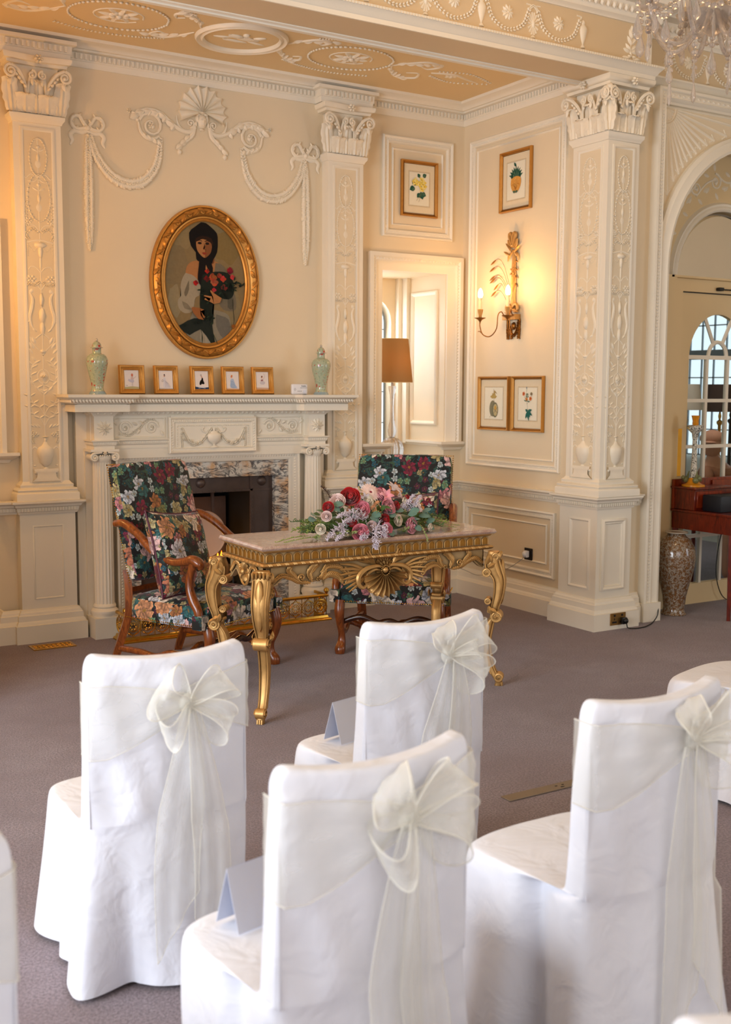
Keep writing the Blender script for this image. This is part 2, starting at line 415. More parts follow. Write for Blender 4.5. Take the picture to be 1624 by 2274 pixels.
M['amber'] = simple('amber_glaze', (.85, .55, .12), .2)
M['vaserim'] = simple('pale_glazed_rim', (.72, .68, .62), .2)
# floral upholstery
def floral(name, k=1.0):
    t = NT(name); uv = t.n('ShaderNodeTexCoord').outputs['UV']
    leafn = t.noise(16 * k, 4, uv, .6, dist=1.2)
    c = t.ramp(leafn, [(.0, lin((.02, .025, .03))), (.52, lin((.035, .03, .035))), (.57, lin((.10, .24, .25))), (.63, lin((.22, .33, .22))), (.7, lin((.05, .07, .06)))])
    layers = [(20, 3, .42, 5, [(0, (.45, .6, .45)), (.2, (.10, .25, .25)), (.4, (.75, .8, .8)), (.55, (.35, .12, .22)), (.7, (.12, .35, .42)), (.85, (.7, .64, .45))], .22),
              (10, 7, .48, 6, [(0, (.74, .68, .48)), (.18, (.5, .1, .22)), (.34, (.82, .83, .86)), (.5, (.72, .46, .26)), (.62, (.2, .42, .42)), (.74, (.78, .5, .52)), (.88, (.55, .55, .32))], .25),
              (6, 1, .48, 8, [(0, (.93, .86, .78)), (.22, (.86, .60, .42)), (.4, (.90, .72, .70)), (.55, (.42, .07, .17)), (.7, (.88, .86, .90)), (.85, (.70, .42, .30))], .42)]
    for (sc, off, R0, npet, pal, miss) in layers:
        mp = t.n('ShaderNodeMapping'); mp.inputs['Location'].default_value = (off, off * 1.7, 0); mp.inputs['Scale'].default_value = (sc * k,) * 3; t.l(uv, mp.inputs[0])
        wob = t.noise(3, 2, mp.outputs[0], out=1); ad = t.n('ShaderNodeVectorMath', operation='MULTIPLY_ADD'); t.l(wob, ad.inputs[0]); ad.inputs[1].default_value = (.45, .45, 0); t.l(mp.outputs[0], ad.inputs[2])
        vo = t.n('ShaderNodeTexVoronoi', voronoi_dimensions='2D', feature='F1'); vo.inputs['Scale'].default_value = 1; vo.inputs['Randomness'].default_value = .8; t.l(ad.outputs[0], vo.inputs['Vector'])
        sb = t.n('ShaderNodeVectorMath', operation='SUBTRACT'); t.l(ad.outputs[0], sb.inputs[0]); t.l(vo.outputs['Position'], sb.inputs[1])
        sx = t.n('ShaderNodeSeparateXYZ'); t.l(sb.outputs[0], sx.inputs[0]); cs = t.n('ShaderNodeSeparateColor'); t.l(vo.outputs['Color'], cs.inputs[0])
        r = vo.outputs['Distance']; ang = t.math('ARCTAN2', sx.outputs[1], sx.outputs[0])
        pet = t.math('ABSOLUTE', t.math('SINE', t.math('MULTIPLY_ADD', ang, npet / 2, t.math('MULTIPLY_ADD', cs.outputs[1], 6, t.math('MULTIPLY', r, 5)))))
        lim = t.math('MULTIPLY', t.math('MULTIPLY_ADD', pet, .35, .65), R0)
        mask = t.math('MULTIPLY', t.math('LESS_THAN', r, lim), t.math('GREATER_THAN', cs.outputs[2], miss))
        ring = t.math('ABSOLUTE', t.math('SINE', t.math('MULTIPLY', r, 3.2 * npet)))
        sh = t.math('MULTIPLY', t.math('MULTIPLY_ADD', t.math('DIVIDE', r, R0), .6, .42), t.math('MULTIPLY_ADD', t.math('MULTIPLY', pet, t.math('MULTIPLY_ADD', ring, .5, .5)), .75, .3))
        fc = t.ramp(cs.outputs[0], [(p, lin(q)) for p, q in pal], 'CONSTANT')
        nz = t.noise(9, 3, mp.outputs[0]); sh = t.math('MULTIPLY', sh, t.math('MULTIPLY_ADD', nz, 1.7, -.02))
        fc = t.mix(1.0, fc, t.mix(t.math('MULTIPLY', sh, 1.35, clamp=True), (0.02, .02, .03, 1), (1, 1, 1, 1)), 'MULTIPLY')
        cen = t.math('LESS_THAN', r, R0 * .16)
        fc = t.mix(t.math('MULTIPLY', cen, .7), fc, lin((.55, .42, .12)))
        c = t.mix(mask, c, fc)
    t.bsdf(c, .75, 0, t.bump(t.noise(500, 1, uv), .1, .001), Sheen_Weight=.15); return t.m
M['floral'] = floral('dark_floral_velvet')
M['piping'] = simple('plum_piping', (.32, .12, .2), .6)
# flower materials
def petal(name, c1, c2, rough=.5):
    t = NT(name); n = t.noise(30, 3); t.bsdf(t.mix(n, lin(c1), lin(c2)), rough, 0, None, Sheen_Weight=.3); return t.m
M['red'] = petal('red_petals', (.62, .02, .05), (.80, .05, .08))
M['pink'] = petal('pink_petals', (.90, .45, .55), (.98, .78, .78))
M['cream'] = petal('cream_petals', (.93, .84, .74), (.97, .93, .84))
M['blush'] = petal('blush_petals', (.95, .78, .76), (.98, .9, .85))
M['lilac'] = petal('lilac_plume', (.80, .73, .77), (.93, .89, .92))
M['green'] = petal('green_leaves', (.16, .30, .12), (.34, .46, .18))
M['euc'] = petal('blue_green_eucalyptus', (.28, .42, .38), (.42, .56, .50))
M['lime'] = petal('lime_green_sprigs', (.42, .50, .12), (.62, .68, .3))
M['seed'] = petal('greenish_seed_heads', (.5, .55, .28), (.68, .72, .45))
M['skin'] = simple('skin', (.80, .58, .47), .5, var=.06)
M['browncloth'] = simple('brown_cloth', (.66, .44, .33), .8, var=.2, vs=20)
M['capcloth'] = simple('pinkish_brown_cap_cloth', (.80, .58, .48), .8, var=.15, vs=20)
M['dkshade'] = simple('dark_brown_lampshade', (.20, .12, .10), .8)
M['taupeshade'] = simple('taupe_lampshade', (.50, .42, .36), .8)
M['greyshade'] = simple('pale_grey_lampshade', (.74, .70, .66), .8)
M['box'] = simple('navy_black_case', (.06, .07, .1), .5)
M['cable'] = simple('black_cable', (.04, .04, .04), .5)
M['greycable'] = simple('grey_cable', (.6, .58, .55), .5)
M['room'] = simple('pale_wall_beyond', (.86, .86, .82), .6, var=.04)
M['lead'] = simple('leaded_glazing_bars', (.50, .54, .57), .5, .3)
# ================================================================== ROOM
ZC = 3.84      # alcove ceiling
BY = -1.74     # front face of the ceiling beam
AY = -1.60     # wall with the arched door recess
CX = -2.25     # centre of the chimney breast
SIDE = [(0, -1.30), (0, 0)]
def rect_frame(bm, F, u0, u1, v0, v1, prof):
    sweep(bm, [F.p(u0, v0), F.p(u1, v0), F.p(u1, v1), F.p(u0, v1)], prof, F.W, closed=True)
def beads(bm, a, b, step, r, M=None, k=1):
    a = Vector(a); b = Vector(b); n = max(1, int((b - a).length / step)); rr = r if isinstance(r, tuple) else (r, r, r)
    for i in range(n): blob(bm, a + (b - a) * ((i + .5) / n), rr, M, k)
def boxes_along(bm, a, b, step, w, d, h, out):
    """little blocks (dentils) between two points; out = outward unit vector"""
    a = Vector(a); b = Vector(b); t = (b - a).normalized(); n = max(1, int((b - a).length / step)); o = Vector(out)
    for i in range(n):
        c = a + (b - a) * ((i + .5) / n)
        Mx = Matrix((t, o, (0, 0, 1))).transposed().to_4x4(); Mx.translation = c
        box(bm, -w / 2, w / 2, 0, d, -h / 2, h / 2, Mx)
# floor: carpet over everything in view
bm = B(); box(bm, -9, 4.2, -9.5, 3.4, -.05, 0); struct('floor', bm, M['carpet'], False)

# back wall with the fireplace opening and the two window recesses
NZ0, NZ1 = .93, 2.555
bm = B(); T = .10
for x0, x1, z0, z1 in [(-4.6, -4.335, 0, 4), (-4.335, -3.74, 0, NZ0), (-4.335, -3.74, NZ1, 4), (-3.74, -2.705, 0, 4), (-2.705, -1.765, 1.04, 4), (-1.765, -.76, 0, 4),
                       (-.76, -.165, 0, NZ0), (-.76, -.165, NZ1, 4), (-.165, .1, 0, 4)]:
    box(bm, x0, x1, 0, T, z0, z1)
struct('wall_back', bm, M['wall'], False)
# window recesses behind the back wall
for nn, (a, b) in enumerate(((-.76, -.165), (-4.335, -3.74))):
    bm = B(); D = .62
    box(bm, a - .06, a, T, D, NZ0 - .1, NZ1 + .05); box(bm, b, b + .06, T, D, NZ0 - .1, NZ1 + .05)
    box(bm, a - .06, b + .06, T, D + .1, NZ1, NZ1 + .06); box(bm, a - .06, b + .06, .0 + T, D + .1, NZ0 - .1, NZ0)
    # far wall of the recess with an arched opening
    wx = -.475 if nn == 0 else -4.025; hw, zs, zt, zb = .20, 2.20, 2.40, 1.02
    outer = []; inner = []
    pts = [(wx - hw, zb), (wx - hw, zs)] + [(wx - hw * cos(pi * k / 12), zs + (zt - zs) * sin(pi * k / 12)) for k in range(1, 12)] + [(wx + hw, zs), (wx + hw, zb)]
    for y in (D, D + .12):
        pass
    rowf = [Vector((x, D, z)) for x, z in pts]; rowb = [Vector((x, D + .12, z)) for x, z in pts]
    grid(bm, [rowf, rowb])
    # face around the opening: connect arch to a rectangle outline
    out2 = []
    for x, z in pts:
        if z <= zs + 1e-6: out2.append(Vector(((a - .02) if x < wx else (b + .02), D, z)))
        else:
            tt = (x - (wx - hw)) / (2 * hw); out2.append(Vector((a - .02 + (b - a + .04) * tt, D, NZ1)))
    out2[0].z = NZ0 - .05; out2[-1].z = NZ0 - .05
    grid(bm, [rowf, out2])
    f = [Vector((wx - hw, D, zb)), Vector((wx + hw, D, zb)), Vector((b + .02, D, NZ0 - .05)), Vector((a - .02, D, NZ0 - .05))]
    bm.faces.new([bm.verts.new(p) for p in f])
    bm.verts.ensure_lookup_table()
    struct('wall_recess', bm, M['wall'], True)
    # mouldings in the recess: raised panels on the reveals, rail under them, corner fillet
    bm = B(); pr = [(0, 0), (0, .014), (.012, .020), (.022, .010), (.03, .004), (.03, 0)]
    for s, xx in ((1, b), (-1, a)):
        F = Rel((xx, 0, 0), (0, -s, 0), (0, 0, 1))
        u = sorted((-s * .10, -s * .47)); rect_frame(bm, F, u[0], u[1], 1.36, 2.43, pr)
        F.bm.free()
    rp = [(0, 1.185), (.012, 1.19), (.018, 1.205), (.034, 1.21), (.034, 1.228), (0, 1.228)]
    sweep(bm, [(b, 0, 0), (b, .60, 0)], [(q[0], q[1]) for q in rp], (0, 0, 1)); sweep(bm, [(a, .60, 0), (a, 0, 0)], rp, (0, 0, 1))
    box(bm, b - .035, b, .50, .62, 1.2, NZ1); box(bm, b - .07, b - .035, .57, .62, 1.2, NZ1)
    box(bm, a, a + .035, .50, .62, 1.2, NZ1)
    struct('trim_recess_panels', bm, M['trim'])
    # architrave around the recess, standing on two brackets
    bm = B(); bw = .13
    prof = [(0, 0), (0, .055), (.03, .06), (.045, .045), (.055, .05), (.075, .035), (.1, .028), (.13, .018), (.13, 0)]
    F = Rel((0, 0, 0), (1, 0, 0), (0, 0, 1))
    path = [F.p(b + .135, 1.232), F.p(b + .135, NZ1 + .12), F.p(a - .135, NZ1 + .12), F.p(a - .135, 1.232)]
    sweep(bm, path, [(x, y) for x, y in prof], F.W)
    for s0 in (b + .135 - .045, a - .135 + .045):
        for i in range(56): blob(bm, (s0, -.047, 1.26 + i * .0245), (.010, .006, .008))
    for i in range(28): blob(bm, (a - .09 + i * .0282, -.047, NZ1 + .075), (.009, .006, .010))
    cap = [(0, 1.16), (.02, 1.165), (.03, 1.185), (.05, 1.19), (.062, 1.205), (.075, 1.212), (.075, 1.232), (0, 1.232)]
    for x0, x1 in ((b, b + .135), (a - .135, a)): sweep(bm, [(x1, 0, 0), (x1, -.001, 0), (x0, -.001, 0), (x0, 0, 0)], cap, (0, 0, 1))
    F.bm.free()
    struct('trim_window_surround', bm, M['trim'])
    # the leaded window itself
    w = B(); box(w, wx - hw - .01, wx + hw + .01, D + .10, D + .106, zb, zt + .02)
    wo = struct('window_%d' % (nn + 1), w, M['daypane'], False)
    bm = B()
    for k in range(1, 4): box(bm, wx - hw + k * hw / 2 - .003, wx - hw + k * hw / 2 + .003, D + .09, D + .1, zb, zt)
    for k in range(5): box(bm, wx - hw, wx + hw, D + .09, D + .1, zb + .08 + k * .26, zb + .088 + k * .26)
    fr2 = [(wx - hw + .012, D + .085, zb)] + [(wx - (hw - .012) * cos(pi * k / 12), D + .085, zs + (zt - zs - .012) * sin(pi * k / 12)) for k in range(13)] + [(wx + hw - .012, D + .085, zb)]
    tube(bm, fr2, .009, 4)
    lead = new('glazing_bars', bm, M['lead'], None); lead.parent = wo
    if nn == 0: box_l = (wx, D)

# side walls
bm = B(); box(bm, -9.1, -9, -9.5, 0, 0, 4.6); struct('wall_far_left', bm, M['wall'], False)
bm = B(); box(bm, -9.1, 4.3, -9.6, -9.5, 0, 4.6); struct('wall_behind', bm, M['wall'], False)
bm = B(); box(bm, 4.2, 4.3, -9.5, -1.3, 0, 4.6); struct('wall_far_right', bm, M['wall'], False)
bm = B(); box(bm, -9, -4.6, -1.62, -1.5, 0, 4.6); struct('wall_front_left', bm, M['wall'], False)
bm = B(); box(bm, 0, .1, AY, 0, 0, 4); struct('wall_right', bm, M['wall'], False)
bm = B(); box(bm, -4.6, -4.5, -1.6, 0, 0, 4); struct('wall_left', bm, M['wall'], False)
# ceilings
bm = B(); box(bm, -4.6, .1, -1.62, .1, ZC, ZC + .05); struct('ceiling', bm, M['ceil'], False)
bm = B(); box(bm, -9, 4.2, -9.5, -1.35, 4.55, 4.6); struct('ceiling_main', bm, M['ceil'], False)
# the beam across the front of the alcove
bm = B(); box(bm, -9, .22, BY, -1.42, 3.69, 4.55); box(bm, .22, 4.2, AY + .02, -1.30, 3.69, 4.55)
struct('beam', bm, M['field'], False)
bm = B()
low = [(0, 3.69), (.012, 3.69), (.014, 3.715), (.022, 3.72), (.03, 3.735), (.048, 3.755), (.055, 3.76), (.055, 3.772), (0, 3.772)]
fp = [(4.2, AY + .02, 0), (.26, AY + .02, 0), (.26, BY, 0), (-9, BY, 0)]
sweep(bm, fp, low, (0, 0, 1))
up = [(0, 4.02), (.012, 4.02), (.02, 4.035), (.035, 4.045), (.04, 4.07), (.07, 4.11), (.075, 4.12), (.14, 4.13), (.15, 4.17), (.20, 4.22), (.21, 4.25), (0, 4.25)]
sweep(bm, fp, up, (0, 0, 1))
for x0, x1, y in ((-4.6, .2, BY), (.3, 2.4, AY + .02)):
    n = int((x1 - x0) / .052)
    for i in range(n): blob(bm, (x0 + .052 * (i + .5), y - .058, 4.088), (.018, .018, .026))
boxes_along(bm, (-4.6, BY - .05, 3.764), (.25, BY - .05, 3.764), .02, .008, .008, .014, (0, -1, 0))
# moulded lip along the back edge of the soffit
sweep(bm, [(.0, -1.43, 0), (-4.5, -1.43, 0)], [(-.012, 3.672), (.02, 3.672), (.024, 3.68), (.046, 3.684), (.05, 3.70), (-.012, 3.70)], (0, 0, 1))
box(bm, .20, .232, BY - .012, BY, 3.775, 4.02)
struct('trim_beam_mouldings', bm, M['trim'])

# cornice round the alcove
bm = B()
br = [(0, -1.42, 0), (0, 0, 0), (-.93, 0, 0), (-.93, -.09, 0), (-1.33, -.09, 0), (-1.33, 0, 0), (-3.17, 0, 0), (-3.17, -.09, 0), (-3.57, -.09, 0), (-3.57, 0, 0), (-4.5, 0, 0), (-4.5, -1.42, 0)]
sweep(bm, br, [(0, 3.688), (.010, 3.688), (.016, 3.700), (.018, 3.722), (.024, 3.726), (.026, 3.772), (.05, 3.778), (.05, 3.80), (0, 3.80)], (0, 0, 1))
sweep(bm, [(0, -1.42, 0), (0, 0, 0), (-4.5, 0, 0), (-4.5, -1.42, 0)], [(0, 3.79), (.07, 3.79), (.078, 3.80), (.10, 3.812), (.13, 3.822), (.135, 3.84), (0, 3.84)], (0, 0, 1))
for i in range(len(br) - 1):
    a, b = Vector(br[i]), Vector(br[i + 1]); t = (b - a).normalized(); o = Vector((0, 0, 1)).cross(t)
    if (b - a).length > .2: boxes_along(bm, a + o * .024 + Vector((0, 0, 3.75)), b + o * .024 + Vector((0, 0, 3.75)), .031, .014, .013, .034, o)
struct('trim_cornice', bm, M['trim'])

# chair rail and skirting
R1 = [(.40, AY, 0), (.25, AY, 0), (.25, -1.68, 0), (-.07, -1.68, 0), (-.07, -1.30, 0), (0, -1.30, 0), (0, 0, 0), (-.95, 0, 0), (-.95, -.10, 0), (-1.31, -.10, 0), (-1.31, 0, 0), (-1.36, 0, 0)]
R2 = [(-3.12, 0, 0), (-3.19, 0, 0), (-3.19, -.10, 0), (-3.55, -.10, 0), (-3.55, -.07, 0), (-3.66, -.07, 0), (-3.66, 0, 0), (-4.5, 0, 0), (-4.5, -1.6, 0)]
rail = [(0, .835), (.010, .836), (.014, .850), (.018, .852), (.022, .876), (.032, .882), (.036, .895), (.050, .903), (.056, .908), (.056, .920), (0, .924)]
skirt = [(0, .215), (.010, .212), (.014, .200), (.020, .196), (.024, .182), (.030, .178), (.032, .142), (.040, .134), (.044, .120), (.052, .116), (.052, 0), (0, 0)]
bm = B(); bs = B()
for Rr in (R1, R2):
    sweep(bm, Rr, rail, (0, 0, 1)); sweep(bs, Rr, skirt, (0, 0, 1))
    for i in range(len(Rr) - 1):
        a, b = Vector(Rr[i]), Vector(Rr[i + 1]); t = (b - a).normalized(); o = Vector((0, 0, 1)).cross(t)
        if (b - a).length > .09: boxes_along(bm, a + o * .019 + Vector((0, 0, .865)), b + o * .019 + Vector((0, 0, .865)), .0185, .009, .008, .02, o)
struct('trim_chair_rail', bm, M['trim']); struct('baseboard_alcove', bs, M['trim'])

# raised panel mouldings
def panel(F, u0, u1, v0, v1, wide=.06, inner=.0, ins=.035, bd=True):
    bm = F.bm; s = wide / .06
    pr = [(0, 0), (0, .018), (.010 * s, .026), (.020 * s, .020), (.024 * s, .014), (.040 * s, .014), (.044 * s, .020), (.052 * s, .018), (.06 * s, .006), (.06 * s, 0)]
    rect_frame(bm, F, u0, u1, v0, v1, pr)
    if bd:
        m = .032 * s
        for (a, b) in (((u0 + m, v0 + m), (u1 - m, v0 + m)), ((u0 + m, v1 - m), (u1 - m, v1 - m)), ((u0 + m, v0 + m), (u0 + m, v1 - m)), ((u1 - m, v0 + m), (u1 - m, v1 - m))):
            L = max(abs(b[0] - a[0]), abs(b[1] - a[1])); n = int(L / .016); h = a[0] == b[0]
            for i in range(n):
                q = (i + .5) / n; F.blob(a[0] + (b[0] - a[0]) * q, a[1] + (b[1] - a[1]) * q, .0045 if h else .0038, .0038 if h else .0045, .004, 0, .015, k=1)
    if ins:
        q = wide + ins
        rect_frame(bm, F, u0 + q, u1 - q, v0 + q, v1 - q, [(0, 0), (0, .007), (.006, .012), (.012, .006), (.014, 0)])
FR = lambda: Rel((0, 0, 0), (0, -1, 0), (0, 0, 1))     # right wall: u = -y
FB = lambda: Rel((0, 0, 0), (1, 0, 0), (0, 0, 1))      # back wall: u = x
F = FR(); panel(F, .10, 1.215, 1.05, 3.555, .055, ins=.022); struct('trim_panel_tall', F.bm, M['trim'])
F = FR(); panel(F, .075, 1.185, .275, .760, .055, ins=.04); struct('trim_panel_low', F.bm, M['trim'])
F = FB(); panel(F, -.765, -.115, 2.80, 3.55, .06, ins=.03); struct('trim_panel_over_window', F.bm, M['trim'])
F = FB(); panel(F, -4.385, -3.735, 2.80, 3.55, .06, ins=.03); struct('trim_panel_over_window', F.bm, M['trim'])
F = FB(); panel(F, -.8, -.1, .275, .78, .05, ins=.03, bd=False); struct('trim_panel_under_window', F.bm, M['trim'])

# ------------------------------------------------------------------ pilasters
def acanthus(F, u, v, h, w, out=.012, curl=.045, lean=0):
    rows = []; n = 10
    for i in range(n + 1):
        s = i / n
        vv = h * (s / .86 if s < .86 else 1 - (s - .86) * .9)
        oo = out + .012 * s + (curl * ((s - .62) / .38) ** 1.4 if s > .62 else 0)
        ww = w / 2 * (.72 + .38 * sin(pi * min(1, s * .95))) * (1 + .10 * sin(s * 26)) * (1 - .55 * max(0, s - .86) / .14)
        rows.append([F.p(u + lean * s + ww * q, v + vv, oo + d) for q, d in ((-1, -.006), (-.62, .004), (-.3, -.002), (0, .009), (.3, -.002), (.62, .004), (1, -.006))])
    grid(F.bm, rows)
def capital(F, hw, full=True, side=True):
    """Corinthian capital on a face; F origin = bottom centre of the face"""
    h = .335
    for u in (-.47, .47): acanthus(F, u * hw, 0, .115, hw * .80, .008, .035)
    for u in (-1.0, 0, 1.0): acanthus(F, u * hw, 0, .20, hw * .62, .006, .045, lean=.02 * u)
    for s in (-1, 1):
        # corner volute and its stalk
        F.tube([(s * hw * .42, .10, .02), (s * hw * .50, .17, .03), (s * hw * .78, .235, .05), (s * hw * 1.12, .262, .06)], [.010, .011, .012, .012])
        F.spiral(s * hw * 1.12, .222, .040, .008, pi / 2, 1.6, .010, w=.065, d=-s)
        F.tube([(s * hw * .38, .10, .02), (s * hw * .33, .18, .03), (s * hw * .22, .235, .04), (s * hw * .15, .25, .045)], [.009, .009, .009, .008])
        F.spiral(s * hw * .22, .222, .028, .006, pi / 2, 1.4, .008, w=.045, d=s)
        for q in range(4): F.blob(s * hw * (.5 + .12 * q), .15 + q * .022, .016, .011, .012, s * .8, .04)
        F.leaf(s * hw * 1.05, .20, -pi / 2 + s * .2, .06, .035, .01, .055); F.leaf(s * hw * .2, .205, -pi / 2, .05, .03, .01, .045)
    F.rose(0, .31, .030, 6, .02, .085)
def pil_ornament(F, hw, zb, zt):
    """candelabrum of arabesques; F.v is height above the floor"""
    w = hw; S = 1 if not hasattr(F, 'n') else 1
    def stem(a, b, r=.004): F.tube([(0, a), (0, (a + b) / 2), (0, b)], r, n=1)
    stem(1.16, 3.20)
    # two wreaths at the top
    for vc, ru, rv in ((3.08, .036, .115), (2.83, .048, .145)):
        for s in (-1, 1):
            pts = [(s * ru * sin(pi * k / 8), vc - rv * cos(pi * k / 8)) for k in range(9)]
            F.chain(pts, .013, 18, .2, .8, False); F.tube(pts, .0035, n=2)
        F.blob(0, vc, .008, .03, .008); F.blob(0, vc + rv * .55, .010, .012, .008); F.leaf(0, vc - rv * .6, pi / 2, .06, .03, .006)
        for s in (-1, 1): F.leaf(0, vc + rv * .3, pi / 2 + s * .9, .035, .016, .005)
    for s in (-1, 1):
        F.tube([(0, 2.955), (s * .03, 2.975), (s * .05, 2.95), (s * .062, 2.965)], .0045); F.tube([(0, 2.95), (s * .02, 2.93), (s * .045, 2.935)], .004)
        # flowers and drops
        F.rose(s * .045, 2.69, .020); F.tube([(0, 2.62), (s * .02, 2.66), (s * .05, 2.67), (s * .055, 2.72)], .004)
        F.chain([(s * .055, 2.80), (s * .058, 2.72), (s * .05, 2.66)], .010, 8); F.chain([(s * .01, 2.62), (s * .035, 2.64), (s * .058, 2.60), (s * .05, 2.575)], .010, 10)
        # canopy with drops
        F.chain([(s * .008, 2.545), (s * .025, 2.50), (s * .045, 2.53)], .006, 9, .1, 1, False); F.chain([(s * .052, 2.555), (s * .052, 2.47)], .006, 10, .1, 1, False)
    F.tube([(-.055, 2.555), (0, 2.572), (.055, 2.555)], .006); F.blob(0, 2.54, .03, .022, .012); F.blob(0, 2.50, .010, .045, .010); F.tube([(0, 2.46), (0, 2.40)], .007, n=1)
    for s in (-1, 1):
        F.tube([(0, 2.37), (s * .02, 2.40), (s * .04, 2.405), (s * .05, 2.385)], .0045)
        F.rose(s * .042, 2.33, .024); F.rose(s * .052, 2.295, .014); F.chain([(s * .008, 2.31), (s * .03, 2.29), (s * .055, 2.31)], .010, 8)
        F.tube([(0, 2.26), (s * .02, 2.30), (s * .04, 2.31)], .005)
        # griffin-like scrolls
        F.tube([(s * .05, 2.245), (s * .038, 2.205), (s * .042, 2.15), (s * .052, 2.09), (s * .045, 2.04), (s * .035, 2.015)], [.006, .010, .012, .012, .008, .003])
        F.leaf(s * .045, 2.235, pi / 2 + s * .2, .035, .022); F.leaf(s * .045, 2.07, -pi / 2 + s * .9, .03, .018); F.leaf(s * .04, 2.02, -pi / 2 - s * .6, .03, .016)
        F.tube([(0, 1.99), (s * .018, 1.97), (s * .028, 1.955)], .005)
        for q, vv in enumerate((1.92, 1.89, 1.86)): F.leaf(s * (.03 + .006 * q), vv, pi / 2 - s * (.3 + .15 * q), .05, .02)
        F.tube([(0, 1.85), (s * .02, 1.89), (s * .046, 1.93), (s * .052, 1.965)], .004)
    F.blob(0, 2.20, .009, .05, .010); F.blob(0, 2.10, .015, .055, .014); F.blob(0, 2.02, .012, .05, .010); F.blob(0, 1.875, .014, .014, .01)
    # medallion in laurel
    F.tube([(.026 * cos(2 * pi * k / 16), 1.715 + .045 * sin(2 * pi * k / 16)) for k in range(17)], .004, n=1); F.blob(0, 1.715, .018, .034, .008); F.rose(0, 1.715, .014, 6, .01, .004)
    for s in (-1, 1):
        pts = [(0, 1.60), (s * .03, 1.64), (s * .052, 1.70), (s * .05, 1.77), (s * .03, 1.81)]
        F.tube(pts, .0035)
        q = cr([Vector((a, b, 0)) for a, b in pts], 3)
        for i, p in enumerate(q):
            F.leaf(p.x, p.y, pi / 2 + s * (.9 if i % 2 else -.55), .038, .015)
        # branches under it
        for vv, L in ((1.50, .06), (1.43, .055)):
            pts = [(0, vv - .03), (s * .02, vv + .02), (s * .045, vv + .045), (s * .058, vv + .09)]; F.tube(pts, .0038)
            for a, b in pts[1:]: F.leaf(a, b, pi / 2 + s * .8, .032, .014); F.leaf(a, b, pi / 2 - s * 1.1, .032, .014)
        for k in range(3): F.leaf(s * (.018 + .012 * k), 1.385 + .004 * k, pi / 2 - s * (.5 + .2 * k), .035, .014)
        F.rose(s * .042, 1.345, .018); F.chain([(s * .052, 1.365), (s * .055, 1.32), (s * .05, 1.295)], .009, 8)
        F.chain([(s * .056, 1.25), (s * .056, 1.165)], .006, 12, .1, 1, False); F.tube([(s * .03, 1.245), (s * .045, 1.265), (s * .056, 1.255)], .005)
        F.blob(s * .048, 1.145, .007); F.blob(s * .04, 1.10, .012, .012, .01)
    F.blob(0, 1.33, .016, .005, .01); F.blob(0, 1.31, .006, .02, .007)
    # urn
    lat = [(.006, 1.30), (.016, 1.275), (.030, 1.262), (.036, 1.245), (.036, 1.215), (.032, 1.20), (.026, 1.165), (.014, 1.145), (.006, 1.135), (.016, 1.115)]
    Mz = Matrix((F.U, -F.W.cross(F.V) if False else F.W, F.V)).transposed().to_3x3()
    rows = []
    for r, z in lat: rows.append([F.p(r * cos(pi * k / 10), z, r * .75 * sin(pi * k / 10)) for k in range(11)])
    grid(F.bm, rows)
    # pedestal on balls
    rows = [[F.p(-u, z, w0), F.p(u, z, w0)] for u, z, w0 in ((.052, 1.125, .012), (.052, 1.11, .014), (.040, 1.10, .012), (.042, 1.07, .014), (.058, 1.05, .016), (.062, 1.045, .016), (.062, 1.035, .0))]
    grid(F.bm, rows); F.chain([(-.04, 1.115), (-.02, 1.09), (0, 1.105), (.02, 1.09), (.04, 1.115)], .006, 12, .2, 1, False)
    for s in (-1, 0, 1): F.blob(s * .046, 1.025, .009)

def pilaster_root(label, loc): return thing('pilaster', label, 'pilaster', loc)
def pil_face(root, o, U, hw, face, cen=0, dado=True, panelhw=.105, dk=1.0):
    """carving of one pilaster face; o = foot of the face centre line"""
    o = Vector(o); Ud = Vector(U)
    F = Rel(o, U, (0, 0, 1)); pr = [(0, 0), (0, .006), (.010, .010), (.018, .006), (.030, -.010), (.034, -.014), (.034, -.02), (0, -.02)]
    rect_frame(F.bm, F, -hw * .72, hw * .72, 1.02, 3.26, pr)
    F.done('panel_moulding', M['trim'], root)
    F = Rel(o, U, (0, 0, 1)); q_ = F.p(-hw * .70, 1.03, .0012); grid(F.bm, [[F.p(-hw * .70, 1.03, .0012), F.p(hw * .70, 1.03, .0012)], [F.p(-hw * .70, 3.25, .0012), F.p(hw * .70, 3.25, .0012)]]); F.done('recessed_field', M['field2'], root)
    F = Rel(o + Vector((0, 0, 0)), U, (0, 0, 1)); F.k = 1
    F.o = F.o + F.W * (.0)
    F.W = F.W * 1.25
    F.U = F.U * (hw * .62 / .062)
    pil_ornament(F, hw, 1.1, 3.2); orn = F.done('arabesque_relief', M['relief'], root)
    if dado:
        F = Rel(o, U, (0, 0, 1)); dw = hw * dk
        rect_frame(F.bm, F, -dw * .70, dw * .70, .27, .765, [(0, 0), (0, .012), (.012, .020), (.024, .010), (.030, .012), (.036, 0)]); F.done('dado_panel', M['trim'], root)
    return orn
def shaft_profile_sweeps(bm, path, base=True):
    # base mouldings and the necking, as sweeps round the shaft
    if base:
        sweep(bm, path, [(0, .922), (.052, .922), (.052, .965), (.046, .975), (.040, .978), (.044, .990), (.036, 1.0), (.020, 1.005), (.022, 1.022), (.010, 1.032), (0, 1.045)], (0, 0, 1))
    sweep(bm, path, [(0, 3.285), (.006, 3.288), (.010, 3.30), (.022, 3.315), (.024, 3.335), (0, 3.34)], (0, 0, 1))
